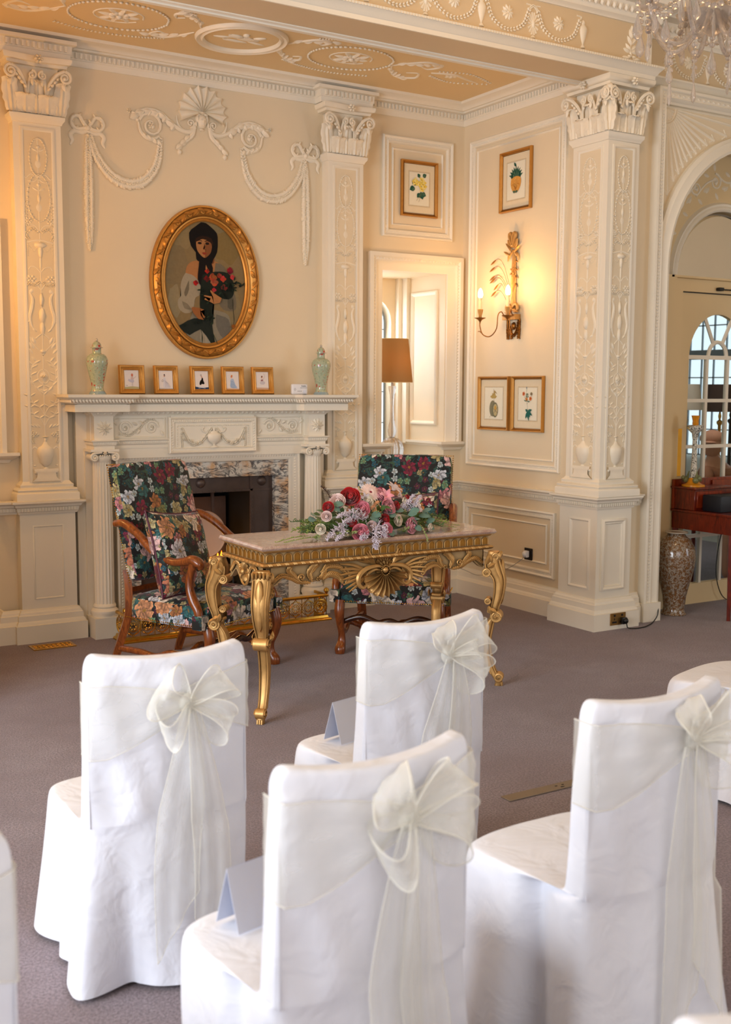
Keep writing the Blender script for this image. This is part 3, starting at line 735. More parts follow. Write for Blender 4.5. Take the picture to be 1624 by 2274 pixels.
def back_pilaster(cx, label):
    root = pilaster_root(label, (cx, 0, 0)); hw = .15; d = .085
    bm = B(); box(bm, cx - hw, cx + hw, -d, 0, .92, 3.35)
    path = [(cx + hw, 0, 0), (cx + hw, -d, 0), (cx - hw, -d, 0), (cx - hw, 0, 0)]
    shaft_profile_sweeps(bm, path); new('shaft', bm, M['trim'], root)
    bm = B(); box(bm, cx - .18, cx + .18, -.10, 0, 0, .86); new('pedestal', bm, M['trim'], root)
    pil_face(root, (cx, -d, 0), (1, 0, 0), hw, 1, dk=1.0)
    F = Rel((cx, -.10, 0), (1, 0, 0), (0, 0, 1)); F.bm.free()
    F = Rel((cx, -d, 3.345), (1, 0, 0), (0, 0, 1)); box(F.bm, cx - hw + .01, cx + hw - .01, -d, 0, 3.345, 3.66)
    capital(F, hw)
    sweep(F.bm, [(cx + hw, 0, 0), (cx + hw, -d, 0), (cx, -d + .02, 0), (cx - hw, -d, 0), (cx - hw, 0, 0)], [(0, 3.625), (.035, 3.628), (.04, 3.645), (.055, 3.65), (.062, 3.668), (.062, 3.682), (0, 3.682)], (0, 0, 1))
    F.done('capital', M['relief'], root)
back_pilaster(-3.37, 'carved ivory pilaster with leafy capital left of the mantelpiece')
back_pilaster(-1.13, 'carved ivory pilaster with leafy capital between mantelpiece and window recess')
# corner pier on the right, carved on two faces
root = pilaster_root('two-faced carved ivory corner pier between side wall and arched doorway', (.08, -1.5, 0))
bm = B(); prism(bm, [(.22, AY), (.22, -1.68), (-.06, -1.68), (-.06, -1.34), (-.0005, -1.34), (-.0005, AY)], .92, 3.35)
path = [(.22, AY, 0), (.22, -1.68, 0), (-.06, -1.68, 0), (-.06, -1.34, 0), (0, -1.34, 0)]
shaft_profile_sweeps(bm, path); new('shaft', bm, M['trim'], root)
bm = B(); prism(bm, [(.25, AY), (.25, -1.68), (-.07, -1.68), (-.07, -1.30), (-.0005, -1.30), (-.0005, AY)], 0, .86); new('pedestal', bm, M['trim'], root)
pil_face(root, (.08, -1.68, 0), (1, 0, 0), .14, 1, dk=1.1)
pil_face(root, (-.06, -1.51, 0), (0, -1, 0), .17, 1, dk=.9)
F = Rel((.08, -1.68, 3.345), (1, 0, 0), (0, 0, 1)); prism(F.bm, [(.21, AY), (.21, -1.67), (-.05, -1.67), (-.05, -1.35), (-.0005, -1.35), (-.0005, AY)], 3.345, 3.67); capital(F, .14)
F2 = Rel((-.06, -1.51, 3.345), (0, -1, 0), (0, 0, 1)); F2.bm.free(); F2.bm = F.bm; capital(F2, .17)
F3 = Rel((-.06, -1.68, 3.345), (.7, -.7, 0), (0, 0, 1)); F3.bm.free(); F3.bm = F.bm
acanthus(F3, 0, 0, .20, .09, .004, .05); F3.spiral(.0, .225, .04, .01, pi / 2, 1.3, .012, w=.06); F3.blob(0, .26, .03, .03, .04, 0, .05)
sweep(F.bm, path, [(0, 3.628), (.035, 3.63), (.04, 3.648), (.055, 3.652), (.066, 3.672), (.066, 3.692), (0, 3.692)], (0, 0, 1))
F.done('capital', M['relief'], root)
# ================================================================== WALL AND CEILING RELIEF
SX = -2.222
# festoon over the portrait: shell with a mask, scrolls, bows, swags, drops
def fan(F, u, v, r, a0, a1, n, w=.012, scallop=.06, rin=.0, sink=.5):
    rows = []; m = n * 6
    for i in range(m + 1):
        a = a0 + (a1 - a0) * i / m; ph = abs(sin(pi * i / 6)); rr = r * (1 - scallop * (1 - ph) * -1 - scallop)
        rr = r * (1 - scallop * ph)
        rows.append([F.p(u + cos(a) * (rin + (rr - rin) * t), v + sin(a) * (rin + (rr - rin) * t), w * (.3 + .7 * sin(pi * (.15 + .6 * t))) * (1 - sink * ph * (1 if t > .12 else 0))) for t in (0, .15, .4, .65, .88, 1)])
        rows[-1].append(F.p(u + cos(a) * rr, v + sin(a) * rr, -.002))
    grid(F.bm, rows)
root = thing('plaster_festoon', 'white plaster festoon with shell, bows and garlands above the oval portrait', 'wall relief', (SX, 0, 2.9))
F = Rel((SX, 0, 0), (1, 0, 0), (0, 0, 1))
fan(F, 0, 3.515, .175, radians(-25), radians(205), 11, .035, .10, 0, .6)
F.done('shell', M['relief'], root, None, True)
F = Rel((SX, 0, 0), (1, 0, 0), (0, 0, 1))
F.blob(0, 3.455, .036, .050, .035, k=2); F.blob(0, 3.449, .007, .014, .012, 0, .033)
for s in (-1, 1):
    F.blob(s * .014, 3.464, .006, .004, .004, 0, .032); F.blob(s * .035, 3.47, .016, .03, .025); F.blob(s * .028, 3.50, .02, .016, .025); F.blob(s * .045, 3.435, .012, .02, .02)
F.blob(0, 3.425, .010, .004, .005, 0, .030); F.blob(0, 3.512, .03, .014, .03); F.blob(0, 3.40, .02, .012, .02)
F.done('mask', M['relief'], root, None, True)
F = Rel((SX, 0, 0), (1, 0, 0), (0, 0, 1))
for s in (-1, 1):
    # arm that sweeps from the mask to the big volute
    F.tube([(s * .05, 3.41), (s * .09, 3.375), (s * .15, 3.38), (s * .22, 3.415), (s * .28, 3.462), (s * .35, 3.485), (s * .42, 3.478), (s * .47, 3.45), (s * .50, 3.458)], [.012, .014, .014, .014, .015, .018, .016, .012, .006], w=.006)
    for k, (u, v, a) in enumerate(((.20, 3.41, .5), (.26, 3.455, .5), (.31, 3.478, .2), (.36, 3.487, 0), (.41, 3.482, -.3), (.45, 3.465, -.6))):
        F.leaf(s * u, v - .01, (a if s > 0 else pi - a), .075, .05, .022, .006); F.leaf(s * u, v, ((-1.0 if s > 0 else pi + 1.0)), .05, .035, .016, .006)
    F.rose(s * .518, 3.463, .016, 5, .02)
    F.spiral(s * .365, 3.385, .088, .012, (.3 if s > 0 else pi - .3), 1.55, .012, w=.006, d=s); F.rose(s * .365, 3.385, .026, 6, .02, .004)
    F.tube([(s * .455, 3.40), (s * .44, 3.34), (s * .40, 3.305), (s * .35, 3.30), (s * .31, 3.325)], [.006, .011, .015, .015, .008], w=.006)
    for k in range(4): F.leaf(s * (.43 - .035 * k), 3.335 - .012 * k, (-2.2 if s > 0 else -.9), .05, .035, .018, .006)
    F.blob(s * .46, 3.41, .014, .014, .016)
    # small scrolls under the shell
    F.spiral(s * .085, 3.435, .03, .008, (-pi / 2), 1.3, .008, w=.006, d=-s)
    F.tube([(s * .185, 3.475), (s * .175, 3.42), (s * .14, 3.385), (s * .09, 3.385), (s * .06, 3.41)], [.004, .008, .010, .010, .008], w=.004)
    F.tube([(s * .055, 3.42), (s * .07, 3.36), (s * .11, 3.32), (s * .15, 3.285), (s * .165, 3.255)], [.012, .016, .014, .010, .006], w=.006)
    for k in range(3): F.leaf(s * (.085 + .03 * k), 3.35 - .03 * k, (-.7 if s > 0 else pi + .7), .06, .04, .02, .006)
    F.blob(s * .167, 3.235, .017, .022, .02, 0, .004)
F.done('acanthus_scrolls', M['relief'], root, None, True)
for s in (-1, 1):
    F = Rel((SX, 0, 0), (1, 0, 0), (0, 0, 1))
    bulge = lambda t: .45 + .75 * sin(pi * t) ** .7
    F.chain([(s * .785, 3.285), (s * .745, 3.15), (s * .655, 3.035), (s * .545, 2.99), (s * .43, 3.015), (s * .335, 3.13), (s * .298, 3.31)], .038, 60, .6, 1.1, taper=bulge)
    F.chain([(s * .785, 3.285), (s * .745, 3.15), (s * .655, 3.035), (s * .545, 2.99), (s * .43, 3.015), (s * .335, 3.13), (s * .298, 3.31)], .026, 56, .9, 1.8, False, taper=bulge)
    F.done('garland', M['relief'], root, None, True)
    F = Rel((SX, 0, 0), (1, 0, 0), (0, 0, 1))
    F.chain([(s * .800, 3.27), (s * .800, 3.0), (s * .802, 2.76), (s * .80, 2.555)], .034, 56, .6, 1.1, taper=lambda t: .55 + .6 * sin(pi * min(1, t * 1.02)) ** .6)
    F.chain([(s * .800, 3.27), (s * .800, 3.0), (s * .802, 2.76), (s * .80, 2.545)], .022, 50, .9, 2., False)
    F.done('garland_drop', M['relief'], root, None, True)
    F = Rel((SX, 0, 0), (1, 0, 0), (0, 0, 1)); c = s * .800
    for q in (-1, 1):
        pts = [(c, 3.315), (c + q * .025, 3.345), (c + q * .055, 3.385), (c + q * .095, 3.375), (c + q * .105, 3.335), (c + q * .075, 3.305), (c + q * .03, 3.31), (c, 3.315)]
        F.tube(pts, .013, n=4, w=.008, flat=.8)
        for a, b in pts[1:-1]: F.leaf(a, b, q * .6 + pi / 2, .03, .016, .012, .01)
        F.tube([(c, 3.30), (c + q * .04, 3.285), (c + q * .085, 3.29), (c + q * .11, 3.265), (c + q * .10, 3.23), (c + q * .115, 3.20)], [.012, .013, .015, .015, .012, .005], w=.004, flat=.6)
    F.blob(c, 3.315, .022, .022, .024, 0, .006)
    F.done('bow', M['relief'], root, None, True)

# ceiling: medallion, wreaths and scrolls
def ceilR(x, y): return Rel((x, y, ZC), (1, 0, 0), (0, -1, 0))
root = thing('ceiling_relief', 'oval medallion and leafy plaster scrolls on the alcove ceiling', 'ceiling relief', (SX, -.65, ZC))
F = ceilR(SX, -.65)
if F.W.z > 0: F.W = -F.W
sweep(F.bm, [F.p(.265 * cos(2 * pi * k / 40), .265 * sin(2 * pi * k / 40)) for k in range(40)], [(-.03, 0), (-.03, .008), (-.02, .022), (-.006, .014), (.006, .010), (.018, .022), (.028, .008), (.028, 0)], F.W, closed=True)
F.blob(-.05, .02, .06, .03, .016); F.blob(.04, 0, .09, .035, .014); F.blob(-.12, -.03, .07, .012, .01, .3); F.blob(.1, .05, .05, .02, .012, .6); F.blob(.0, .07, .025, .025, .02); F.blob(.12, -.05, .08, .014, .01, -.2); F.blob(-.02, -.07, .1, .02, .01)
F.done('medallion', M['relief'], root)
F = ceilR(SX, -.65); F.W = Vector((0, 0, -1))
for s in (-1, 1):
    for (cx2, ru, rv) in ((.80, .30, .24),):
        c = s * cx2
        pts = [(c + ru * cos(2 * pi * k / 14), rv * sin(2 * pi * k / 14)) for k in range(15)]; F.chain(pts, .022, 60, .4, .8, False)
        pts = [(c + ru * .5 * cos(2 * pi * k / 12), rv * .5 * sin(2 * pi * k / 12)) for k in range(12)]; F.tube(pts, .006, n=2); F.rose(c, 0, .07, 8, .02)
        for k in range(8): F.leaf(c + .04 * cos(k * pi / 4), .04 * sin(k * pi / 4), k * pi / 4, .09, .035, .012)
    for q in (-1, 1):
        F.tube([(s * .30, q * .05), (s * .36, q * .16), (s * .44, q * .24), (s * .52, q * .22), (s * .50, q * .15), (s * .45, q * .17)], [.006, .012, .014, .012, .008, .005])
        for k in range(5): F.leaf(s * (.32 + .05 * k), q * (.10 + .035 * k), (1.2 * q if s > 0 else pi - 1.2 * q) - .3 * k, .07, .04, .014)
        F.tube([(s * 1.12, 0), (s * 1.2, q * .12), (s * 1.3, q * .2), (s * 1.42, q * .16), (s * 1.38, q * .06), (s * 1.3, q * .09)], [.006, .010, .012, .012, .008, .004])
        for k in range(6): F.leaf(s * (1.14 + .05 * k), q * (.05 + .03 * k), (1.0 * q if s > 0 else pi - 1.0 * q) - .35 * k, .07, .035, .014)
        F.chain([(s * .42, q * .26), (s * .60, q * .33), (s * .85, q * .36), (s * 1.1, q * .3)], .014, 30, .5, .8)
    F.tube([(s * 1.45, 0), (s * 1.6, .05), (s * 1.75, 0), (s * 1.9, -.05)], [.008, .012, .010, .004]); F.rose(s * 1.62, 0, .05); F.chain([(s * 1.48, .06), (s * 1.7, .12), (s * 1.95, .02)], .014, 16, .5, .8); F.chain([(s * 1.48, -.06), (s * 1.7, -.12), (s * 1.95, -.02)], .014, 16, .5, .8)
tag(F.done('relief_pattern', M['relief'], root), kind='stuff')
# frieze on the beam
def urn2(F, u, v, h=.16):
    rows = []
    for r, z in [(.004, 1.0), (.012, .96), (.016, .90), (.012, .84), (.022, .78), (.030, .70), (.030, .62), (.026, .5), (.016, .3), (.008, .18), (.006, .12), (.016, .06), (.018, 0)]:
        rows.append([F.p(u + r * cos(pi * k / 8), v + z * h, r * .6 * sin(pi * k / 8)) for k in range(9)])
    grid(F.bm, rows)
def frieze(name, label, y, u0, xs_shell, xs_urn, x_end=None):
    root = thing(name, label, 'frieze relief', (u0, y, 3.8))
    nf = lambda: Rel((0, y, 0), (1, 0, 0), (0, 0, 1)); allx = sorted([(x, 'u') for x in xs_urn] + [(x, 's') for x in xs_shell])
    for x, k in allx:
        F = nf()
        if k == 'u': urn2(F, x, 3.80, .17); F.done('urn', M['relief'], root, None, True)
        else:
            for q in range(14):
                a = 2 * pi * q / 14; F.tube([(x + .008 * cos(a), 3.88 + .012 * sin(a)), (x + .042 * cos(a), 3.88 + .068 * sin(a))], [.004, .008], n=1)
            F.blob(x, 3.88, .014, .03, .014); F.tube([(x, 3.81), (x, 3.795)], [.010, .02], n=1); F.chain([(x - .035, 3.96), (x, 3.985), (x + .035, 3.96)], .012, 10); F.done('oval_shell', M['relief'], root, None, True)
    for (a, _), (b, _) in zip(allx[:-1], allx[1:]):
        m = (a + b) / 2; w = (b - a) / 2 - .035
        if w > .25: continue
        F = nf(); F.chain([(m - w, 3.955), (m - w * .7, 3.86), (m, 3.815), (m + w * .7, 3.86), (m + w, 3.955)], .018, 20, .3, 1.1)
        for s in (-1, 1): F.tube([(m + s * w, 3.96), (m + s * (w + .02), 3.985), (m + s * (w - .02), 3.99)], .005)
        F.done('garland', M['relief'], root, None, True); F = nf()
        for q in range(10): F.leaf(m, 3.915, 2 * pi * q / 10, .046, .024, .013)
        F.blob(m, 3.915, .012, .012, .014); F.done('rosette', M['relief'], root, None, True)
    if x_end is not None:
        F = nf(); x = x_end; F.tube([(x, 3.81), (x - .01, 3.86), (x, 3.91), (x, 3.96)], [.010, .007, .005, .004])
        for (du, dv, a) in ((-.005, .845, 2.4), (-.005, .85, .6), (0, .885, 2.2), (0, .89, .8), (0, .92, 1.9), (0, .925, 1.1), (0, .945, 1.57), (-.01, .84, 2.9), (.0, .84, .2)):
            F.leaf(x + du, 3 + dv, a, .065, .03, .014)
        for s in (-1, 1): F.blob(x + s * .045, 3.80, .04, .014, .016); F.blob(x + s * .02, 3.81, .02, .014, .02)
        F.done('leafy_branch', M['relief'], root, None, True)
frieze('frieze_relief', 'plaster frieze of urns and swags on the ceiling beam left of the corner pier', BY, -1.5, [-.769 - .8 * k for k in range(4)], [-.361 - .804 * k for k in range(5)], .06)
frieze('frieze_relief', 'plaster frieze of swags and rosettes above the arched doorway', AY + .02, 1.2, [.56, 1.36, 2.16], [.96, 1.76], None)

# ================================================================== FIREPLACE
C0 = -2.235
root = thing('mantelpiece', 'carved ivory mantelpiece with fluted Ionic columns and a central urn tablet', 'fireplace', (C0, -.1, 0))
bm = B()
pl = []
BW = [(1.03, 0), (1.03, -.33), (.62, -.33), (.60, -.255), (-.60, -.255), (-.62, -.33), (-1.03, -.33), (-1.03, 0)]
def P3(l, dx=0, dy=0): return [(C0 + a, b, 0) for a, b in l]
# shelf: thin top board, leaf-carved ovolo, flat fascia
sweep(bm, P3(BW), [(-.26, 1.585), (.028, 1.585), (.030, 1.603), (-.26, 1.603)], (0, 0, 1))
bm2 = B()
box(bm, C0 - .99, C0 + .99, -.222, 0, 1.495, 1.6)
for s in (-1, 1): box(bm, *sorted((C0 + s * .66, C0 + s * .985)), -.298, -.1, 1.496, 1.599)
sweep(bm, P3(BW), [(-.05, 1.538), (-.03, 1.54), (-.018, 1.55), (-.004, 1.566), (.012, 1.574), (.022, 1.585), (-.05, 1.585)], (0, 0, 1))
sweep(bm, P3(BW), [(-.05, 1.492), (-.028, 1.492), (-.028, 1.538), (-.05, 1.538)], (0, 0, 1))
def carve(bm, path, z, off, step, r):
    for i in range(len(path) - 1):
        a, b = Vector(path[i]), Vector(path[i + 1]); t = (b - a).normalized(); o = Vector((0, 0, 1)).cross(t); n = int((b - a).length / step)
        Mx = Matrix((t, o, Vector((0, 0, 1)))).transposed()
        for k in range(n):
            blob(bm, a + (b - a) * ((k + .5) / n) + o * off + Vector((0, 0, z)), r, Mx @ Matrix.Rotation(.5, 3, 'Y'))
carve(bm, P3(BW), 1.563, .002, .021, (.009, .008, .016))
new('shelf', bm, M['trim'], root)
bm = B()
BK = [(.855, 0), (.855, -.22), (.725, -.22), (.725, -.15), (-.725, -.15), (-.725, -.22), (-.855, -.22), (-.855, 0)]
box(bm, C0 - .86, C0 + .86, -.15, 0, 1.18, 1.50)
for s in (-1, 1):
    a, b = sorted((C0 + s * .725, C0 + s * .855)); box(bm, a, b, -.22, 0, 1.25, 1.50)
    a, b = sorted((C0 + s * .86, C0 + s * .93)); box(bm, a, b, -.07, 0, 0, 1.50)
    a, b = sorted((C0 + s * .62, C0 + s * .88)); box(bm, a, b, -.095, 0, 0, 1.25)
sweep(bm, P3(BK), [(0, 1.462), (.006, 1.462), (.010, 1.470), (.030, 1.488), (.034, 1.50), (0, 1.50)], (0, 0, 1))
carve(bm, P3(BK), 1.482, .020, .034, (.011, .010, .012))
sweep(bm, P3(BK), [(0, 1.246), (.004, 1.246), (.004, 1.268), (.012, 1.275), (.016, 1.296), (.026, 1.300), (.026, 1.307), (0, 1.307)], (0, 0, 1))
carve(bm, P3(BK), 1.285, .013, .015, (.006, .005, .007))
new('entablature', bm, M['trim'], root)
# tablet with its urn and garlands
F = Rel((C0, -.15, 0), (1, 0, 0), (0, 0, 1)); bm = F.bm
box(bm, C0 - .31, C0 + .31, -.175, -.15, 1.215, 1.462)
F.o = Vector((C0, -.175, 0))
rect_frame(bm, F, -.325, .325, 1.205, 1.45, [(0, -.02), (0, .008), (.008, .014), (.012, .008), (.028, .006), (.034, .010), (.038, 0)])
for a, b in (((-.265, 1.235), (.265, 1.235)), ((-.265, 1.392), (.265, 1.392)), ((-.265, 1.235), (-.265, 1.392)), ((.265, 1.235), (.265, 1.392))):
    n = int((abs(b[0] - a[0]) + abs(b[1] - a[1])) / .0125)
    for i in range(n): q = (i + .5) / n; F.blob(a[0] + (b[0] - a[0]) * q, a[1] + (b[1] - a[1]) * q, .0042, .0042, .005, 0, .002)
for a, b, c in ((-.305, .305, 1.425),):
    for i in range(44): F.blob(a + (b - a) * (i + .5) / 44, c, .005, .009, .005, .6, .007)
for s in (-1, 1):
    for i in range(11): F.blob(s * .305, 1.225 + i * .018, .009, .005, .005, .6, .007)
# urn
rows = []
for r, z in [(.005, 1.378), (.010, 1.368), (.008, 1.358), (.026, 1.35), (.030, 1.34), (.044, 1.336), (.050, 1.326), (.048, 1.305), (.040, 1.285), (.024, 1.272), (.010, 1.264), (.008, 1.255), (.024, 1.248), (.028, 1.24)]:
    rows.append([F.p(r * cos(pi * k / 14) * (1 + .03 * (k % 2)), z, .01 + r * .5 * sin(pi * k / 14)) for k in range(15)])
grid(bm, rows)
for s in (-1, 1):
    F.tube([(s * .045, 1.345), (s * .075, 1.35), (s * .085, 1.37), (s * .072, 1.378)], .005, w=.006)
    F.chain([(s * .02, 1.37), (s * .05, 1.33), (s * .09, 1.285), (s * .14, 1.262), (s * .18, 1.275), (s * .215, 1.33), (s * .232, 1.365)], .013, 46, .8, 1.6)
    for (u, v, r) in ((.10, 1.278, .016), (.135, 1.268, .017), (.17, 1.285, .016), (.215, 1.30, .013), (.232, 1.345, .011)): F.rose(s * u, v, r, 6, .014, .006)
    F.chain([(s * .235, 1.365), (s * .238, 1.30), (s * .235, 1.25)], .011, 16, .8, 1.4); F.rose(s * .235, 1.372, .010, 5, .012, .004)
F.done('urn_tablet', M['trim'], root)
# scroll panels either side
for s in (-1, 1):
    F = Rel((C0, -.150, 0), (1, 0, 0), (0, 0, 1)); bm = F.bm; a, b = sorted((s * .345, s * .700))
    rect_frame(bm, F, a, b, 1.315, 1.45, [(0, 0), (0, .006), (.006, .008), (.010, 0)])
    for u, r0 in ((.44, .048), (.625, .044)):
        F.spiral(s * u, 1.382, r0, .008, (pi * .9 if s > 0 else .1), 1.7, .008, w=.004, d=-s); F.rose(s * u, 1.382, .013, 6, .012, .004)
    F.chain([(s * .40, 1.41), (s * .44, 1.435), (s * .49, 1.42), (s * .52, 1.385), (s * .56, 1.355), (s * .60, 1.335), (s * .66, 1.345)], .013, 26, .6, 1.3)
    for u, v, an in ((.50, 1.40, .8), (.52, 1.37, -.9), (.54, 1.40, .5), (.57, 1.36, -.5), (.375, 1.36, -2.2), (.68, 1.40, .7)): F.leaf(s * u, v, an if s > 0 else pi - an, .04, .022, .012, .003)
    F.tube([(s * .345, 1.308), (s * .70, 1.308)], .004, n=1)
    F.done('scroll_panel', M['trim'], root)
    F = Rel((C0 + s * .79, -.22, 0), (1, 0, 0), (0, 0, 1))
    for q in range(10): F.leaf(.006 * cos(q), 1.385, 2 * pi * q / 10, .052, .024, .012); F.leaf(0, 1.385, 2 * pi * (q + .5) / 10, .034, .018, .02)
    F.blob(0, 1.385, .011, .014, .024); F.done('rosette', M['trim'], root)
    # fluted column
    cx, cy = C0 + s * .79, -.16
    bm = B(); rows = []; nfl = 18; R0 = .066
    for z, r in ((.222, 1.0), (.24, .99), (.7, .985), (1.14, .90), (1.165, .90)):
        ring = []
        for k in range(nfl * 6):
            a = 2 * pi * k / (nfl * 6); ph = (k % 6) / 6; dd = 0 if ph < .2 or z in (.222, 1.165) else .0075 * sin(pi * (ph - .17) / .83)
            ring.append((cx + (R0 * r - dd) * cos(a), cy + (R0 * r - dd) * sin(a), z))
        rows.append(ring)
    V = grid(bm, rows, closed_u=True); capf(bm, V[-1])
    lathe(bm, [(R0 * .98, .225), (R0 + .006, .218), (R0 + .010, .205), (R0 + .004, .198), (R0 + .012, .190), (R0 + .024, .178), (R0 + .026, .160), (R0 + .018, .145), (R0 + .018, .135)], (cx, cy, 0), 32)
    a, b = sorted((C0 + s * .665, C0 + s * .885)); 
    box(bm, a, b, -.25, 0, 0, .138)
    new('column', bm, M['trim'], root)
    F = Rel((cx, cy - R0 * .9, 0), (1, 0, 0), (0, 0, 1)); bm = F.bm
    lathe(bm, [(R0 * .9, 1.16), (R0 * .95, 1.17), (R0 * 1.15, 1.19), (R0 * 1.1, 1.205), (R0 * .9, 1.21)], (cx, cy, 0), 24)
    for q in (-1, 1):
        F.spiral(q * .068, 1.196, .027, .006, pi / 2, 1.6, .008, w=.014, d=-q * -1 if False else q * -1)
        tube(bm, [(cx + q * .068, cy - .055, 1.196), (cx + q * .068, cy + .05, 1.196)], [.024, .022], 10)
        F.tube([(q * .068, 1.223), (q * .02, 1.228)], [.007, .006], n=1, w=.012)
    F.rose(0, 1.222, .014, 6, .014, .018)
    for q in range(5): F.blob(-.03 + .015 * q, 1.205, .006, .008, .006, 0, .012)
    box(bm, cx - .095, cx + .095, cy - .075, cy + .08, 1.232, 1.248)
    F.done('ionic_capital', M['trim'], root)
# carved inner surround
F = Rel((C0, -.095, 0), (1, 0, 0), (0, 0, 1)); bm = F.bm
sp = [(C0 + .69, -.095, 0), (C0 + .69, -.095, 1.205), (C0 - .69, -.095, 1.205), (C0 - .69, -.095, 0)]
sweep(bm, sp, [(0, -.08), (0, .05), (.012, .054), (.018, .044), (.05, .034), (.056, .026), (.062, .024), (.07, .010), (.07, -.08)], F.W)
for i in range(64): F.blob(-.655 + 1.31 * (i + .5) / 64, 1.172, .007, .012, .007, .5, .036)
for s in (-1, 1):
    for i in range(56): F.blob(s * .657, .01 + i * .0206, .012, .007, .007, .5, .036)
F.done('carved_surround', M['trim'], root)
bm = B(); sweep(bm, [(C0 + .625, -.09, 0), (C0 + .625, -.09, 1.14), (C0 - .625, -.09, 1.14), (C0 - .625, -.09, 0)], [(0, -.08), (0, .006), (.115, .006), (.115, -.08)], (0, -1, 0)); 
new('marble_slip', bm, M['breccia'], root, False, label='streaked grey and peach marble slip')
# steel insert
root = thing('fire_insert', 'dark riveted steel fireplace insert with round bosses inside the mantelpiece', 'fireplace insert', (C0, -.05, 0))
bm = B(); y0, y1 = -.055, -.035; o2 = .34
box(bm, C0 - .51, C0 + .51, y0, y1, .915, 1.03)
for s in (-1, 1): a, b = sorted((C0 + s * o2, C0 + s * .51)); box(bm, a, b, y0, y1, 0, .915)
for s in (-1, 1):
    box(bm, C0 + s * o2 - .012, C0 + s * o2 + .012, y0 - .008, y0, 0, 1.03)
    for i in range(40): blob(bm, (C0 + s * o2 - .009, y0 - .009, .02 + i * .025), .0035); blob(bm, (C0 + s * o2 + .009, y0 - .009, .02 + i * .025), .0035)
box(bm, C0 - .51, C0 + .51, y0 - .008, y0, .915, .93)
for s in (-1, 1):
    for i in range(6): box(bm, C0 + s * .05 * (i + .5) - .014, C0 + s * .05 * (i + .5) + .014, y0 - .014, y0 - .008, .918, .926)
new('hood_plate', bm, M['iron'], root)
for x in (C0 - .425, C0 - .05, C0 + .425):
    bm = B(); lathe(bm, [(.001, .026), (.014, .024), (.028, .015), (.036, 0)], (x, y0, .985), 24, Matrix.Rotation(pi / 2, 3, 'X')); new('boss', bm, M['iron'], root)
bm = B()
box(bm, C0 - .46, C0 - .34, -.03, .45, 0, 1.0); box(bm, C0 + .34, C0 + .46, -.03, .45, 0, 1.0); box(bm, C0 - .46, C0 + .46, .45, .5, 0, 1.0); box(bm, C0 - .46, C0 + .46, -.03, .5, .95, 1.0); box(bm, C0 - .46, C0 + .46, -.03, .5, -.0, .02)
new('firebox', bm, M['soot'], root, False)
bm = B(); box(bm, C0 + .10, C0 + .12, .1, .12, .1, .9); box(bm, C0 - .3, C0 + .3, .30, .32, .02, .85); new('fireback', bm, M['iron'], root)
# grate with flames
root = thing('fire_grate', 'black iron fire grate with orange flames behind the left armchair', 'fire', (C0, .12, 0))
bm = B()
for z in (.24, .30, .36): tube(bm, [(C0 - .26, .05, z), (C0 - .22, .0, z), (C0 + .22, .0, z), (C0 + .26, .05, z)], .008, 6)
for x in (-.22, 0, .22): tube(bm, [(C0 + x, .0, .02), (C0 + x, .0, .38)], .008, 6)
for k in range(11): tube(bm, [(C0 - .2 + k * .04, .02, .2), (C0 - .2 + k * .04, .26, .2)], .006, 5)
box(bm, C0 - .24, C0 + .24, .0, .28, .14, .2); new('basket', bm, M['black'], root)
random.seed(3)
bm = B()
for k in range(26): blob(bm, (C0 + random.uniform(-.2, .2), random.uniform(.04, .24), random.uniform(.22, .31)), (.035, .03, .025))
new('coals', bm, M['soot'], root)
bm = B()
for k in range(22):
    x = C0 + random.uniform(-.19, .19); y = random.uniform(.04, .2); h = random.uniform(.10, .2); lathe(bm, [(.001, 0), (.02, .02), (.024, .05), (.014, h * .7), (.001, h)], (x, y, .27), 7)
new('flames', bm, M['flame'], root)
l = bpy.data.lights.new('fire_glow', 'POINT'); l.energy = 2.5; l.color = (1, .45, .15); l.shadow_soft_size = .1; lo = bpy.data.objects.new('fire_glow', l); col.objects.link(lo); lo.location = (C0, .05, .45)
# round copper plate leaning in the opening
root = thing('warming_plate', 'round pale copper plate leaning in the fireplace opening', 'copper plate', (C0 - .11, -.08, .44))
bm = B(); Mx = Matrix.Rotation(pi / 2 - .08, 3, 'X'); lathe(bm, [(.001, .012), (.15, .012), (.162, .018), (.168, .010), (.166, 0), (.001, 0)], (C0 - .045, -.085, .625), 48, Mx); new('disc', bm, simple('pale_copper', (.84, .70, .62), .45, .25), root)
bm = B(); tube(bm, [(C0 - .08, -.075, .46), (C0 - .08, -.09, .0)], .008, 8); lathe(bm, [(.07, 0), (.06, .012), (.01, .02)], (C0 - .08, -.09, 0), 20); new('stand', bm, M['brass'], root)
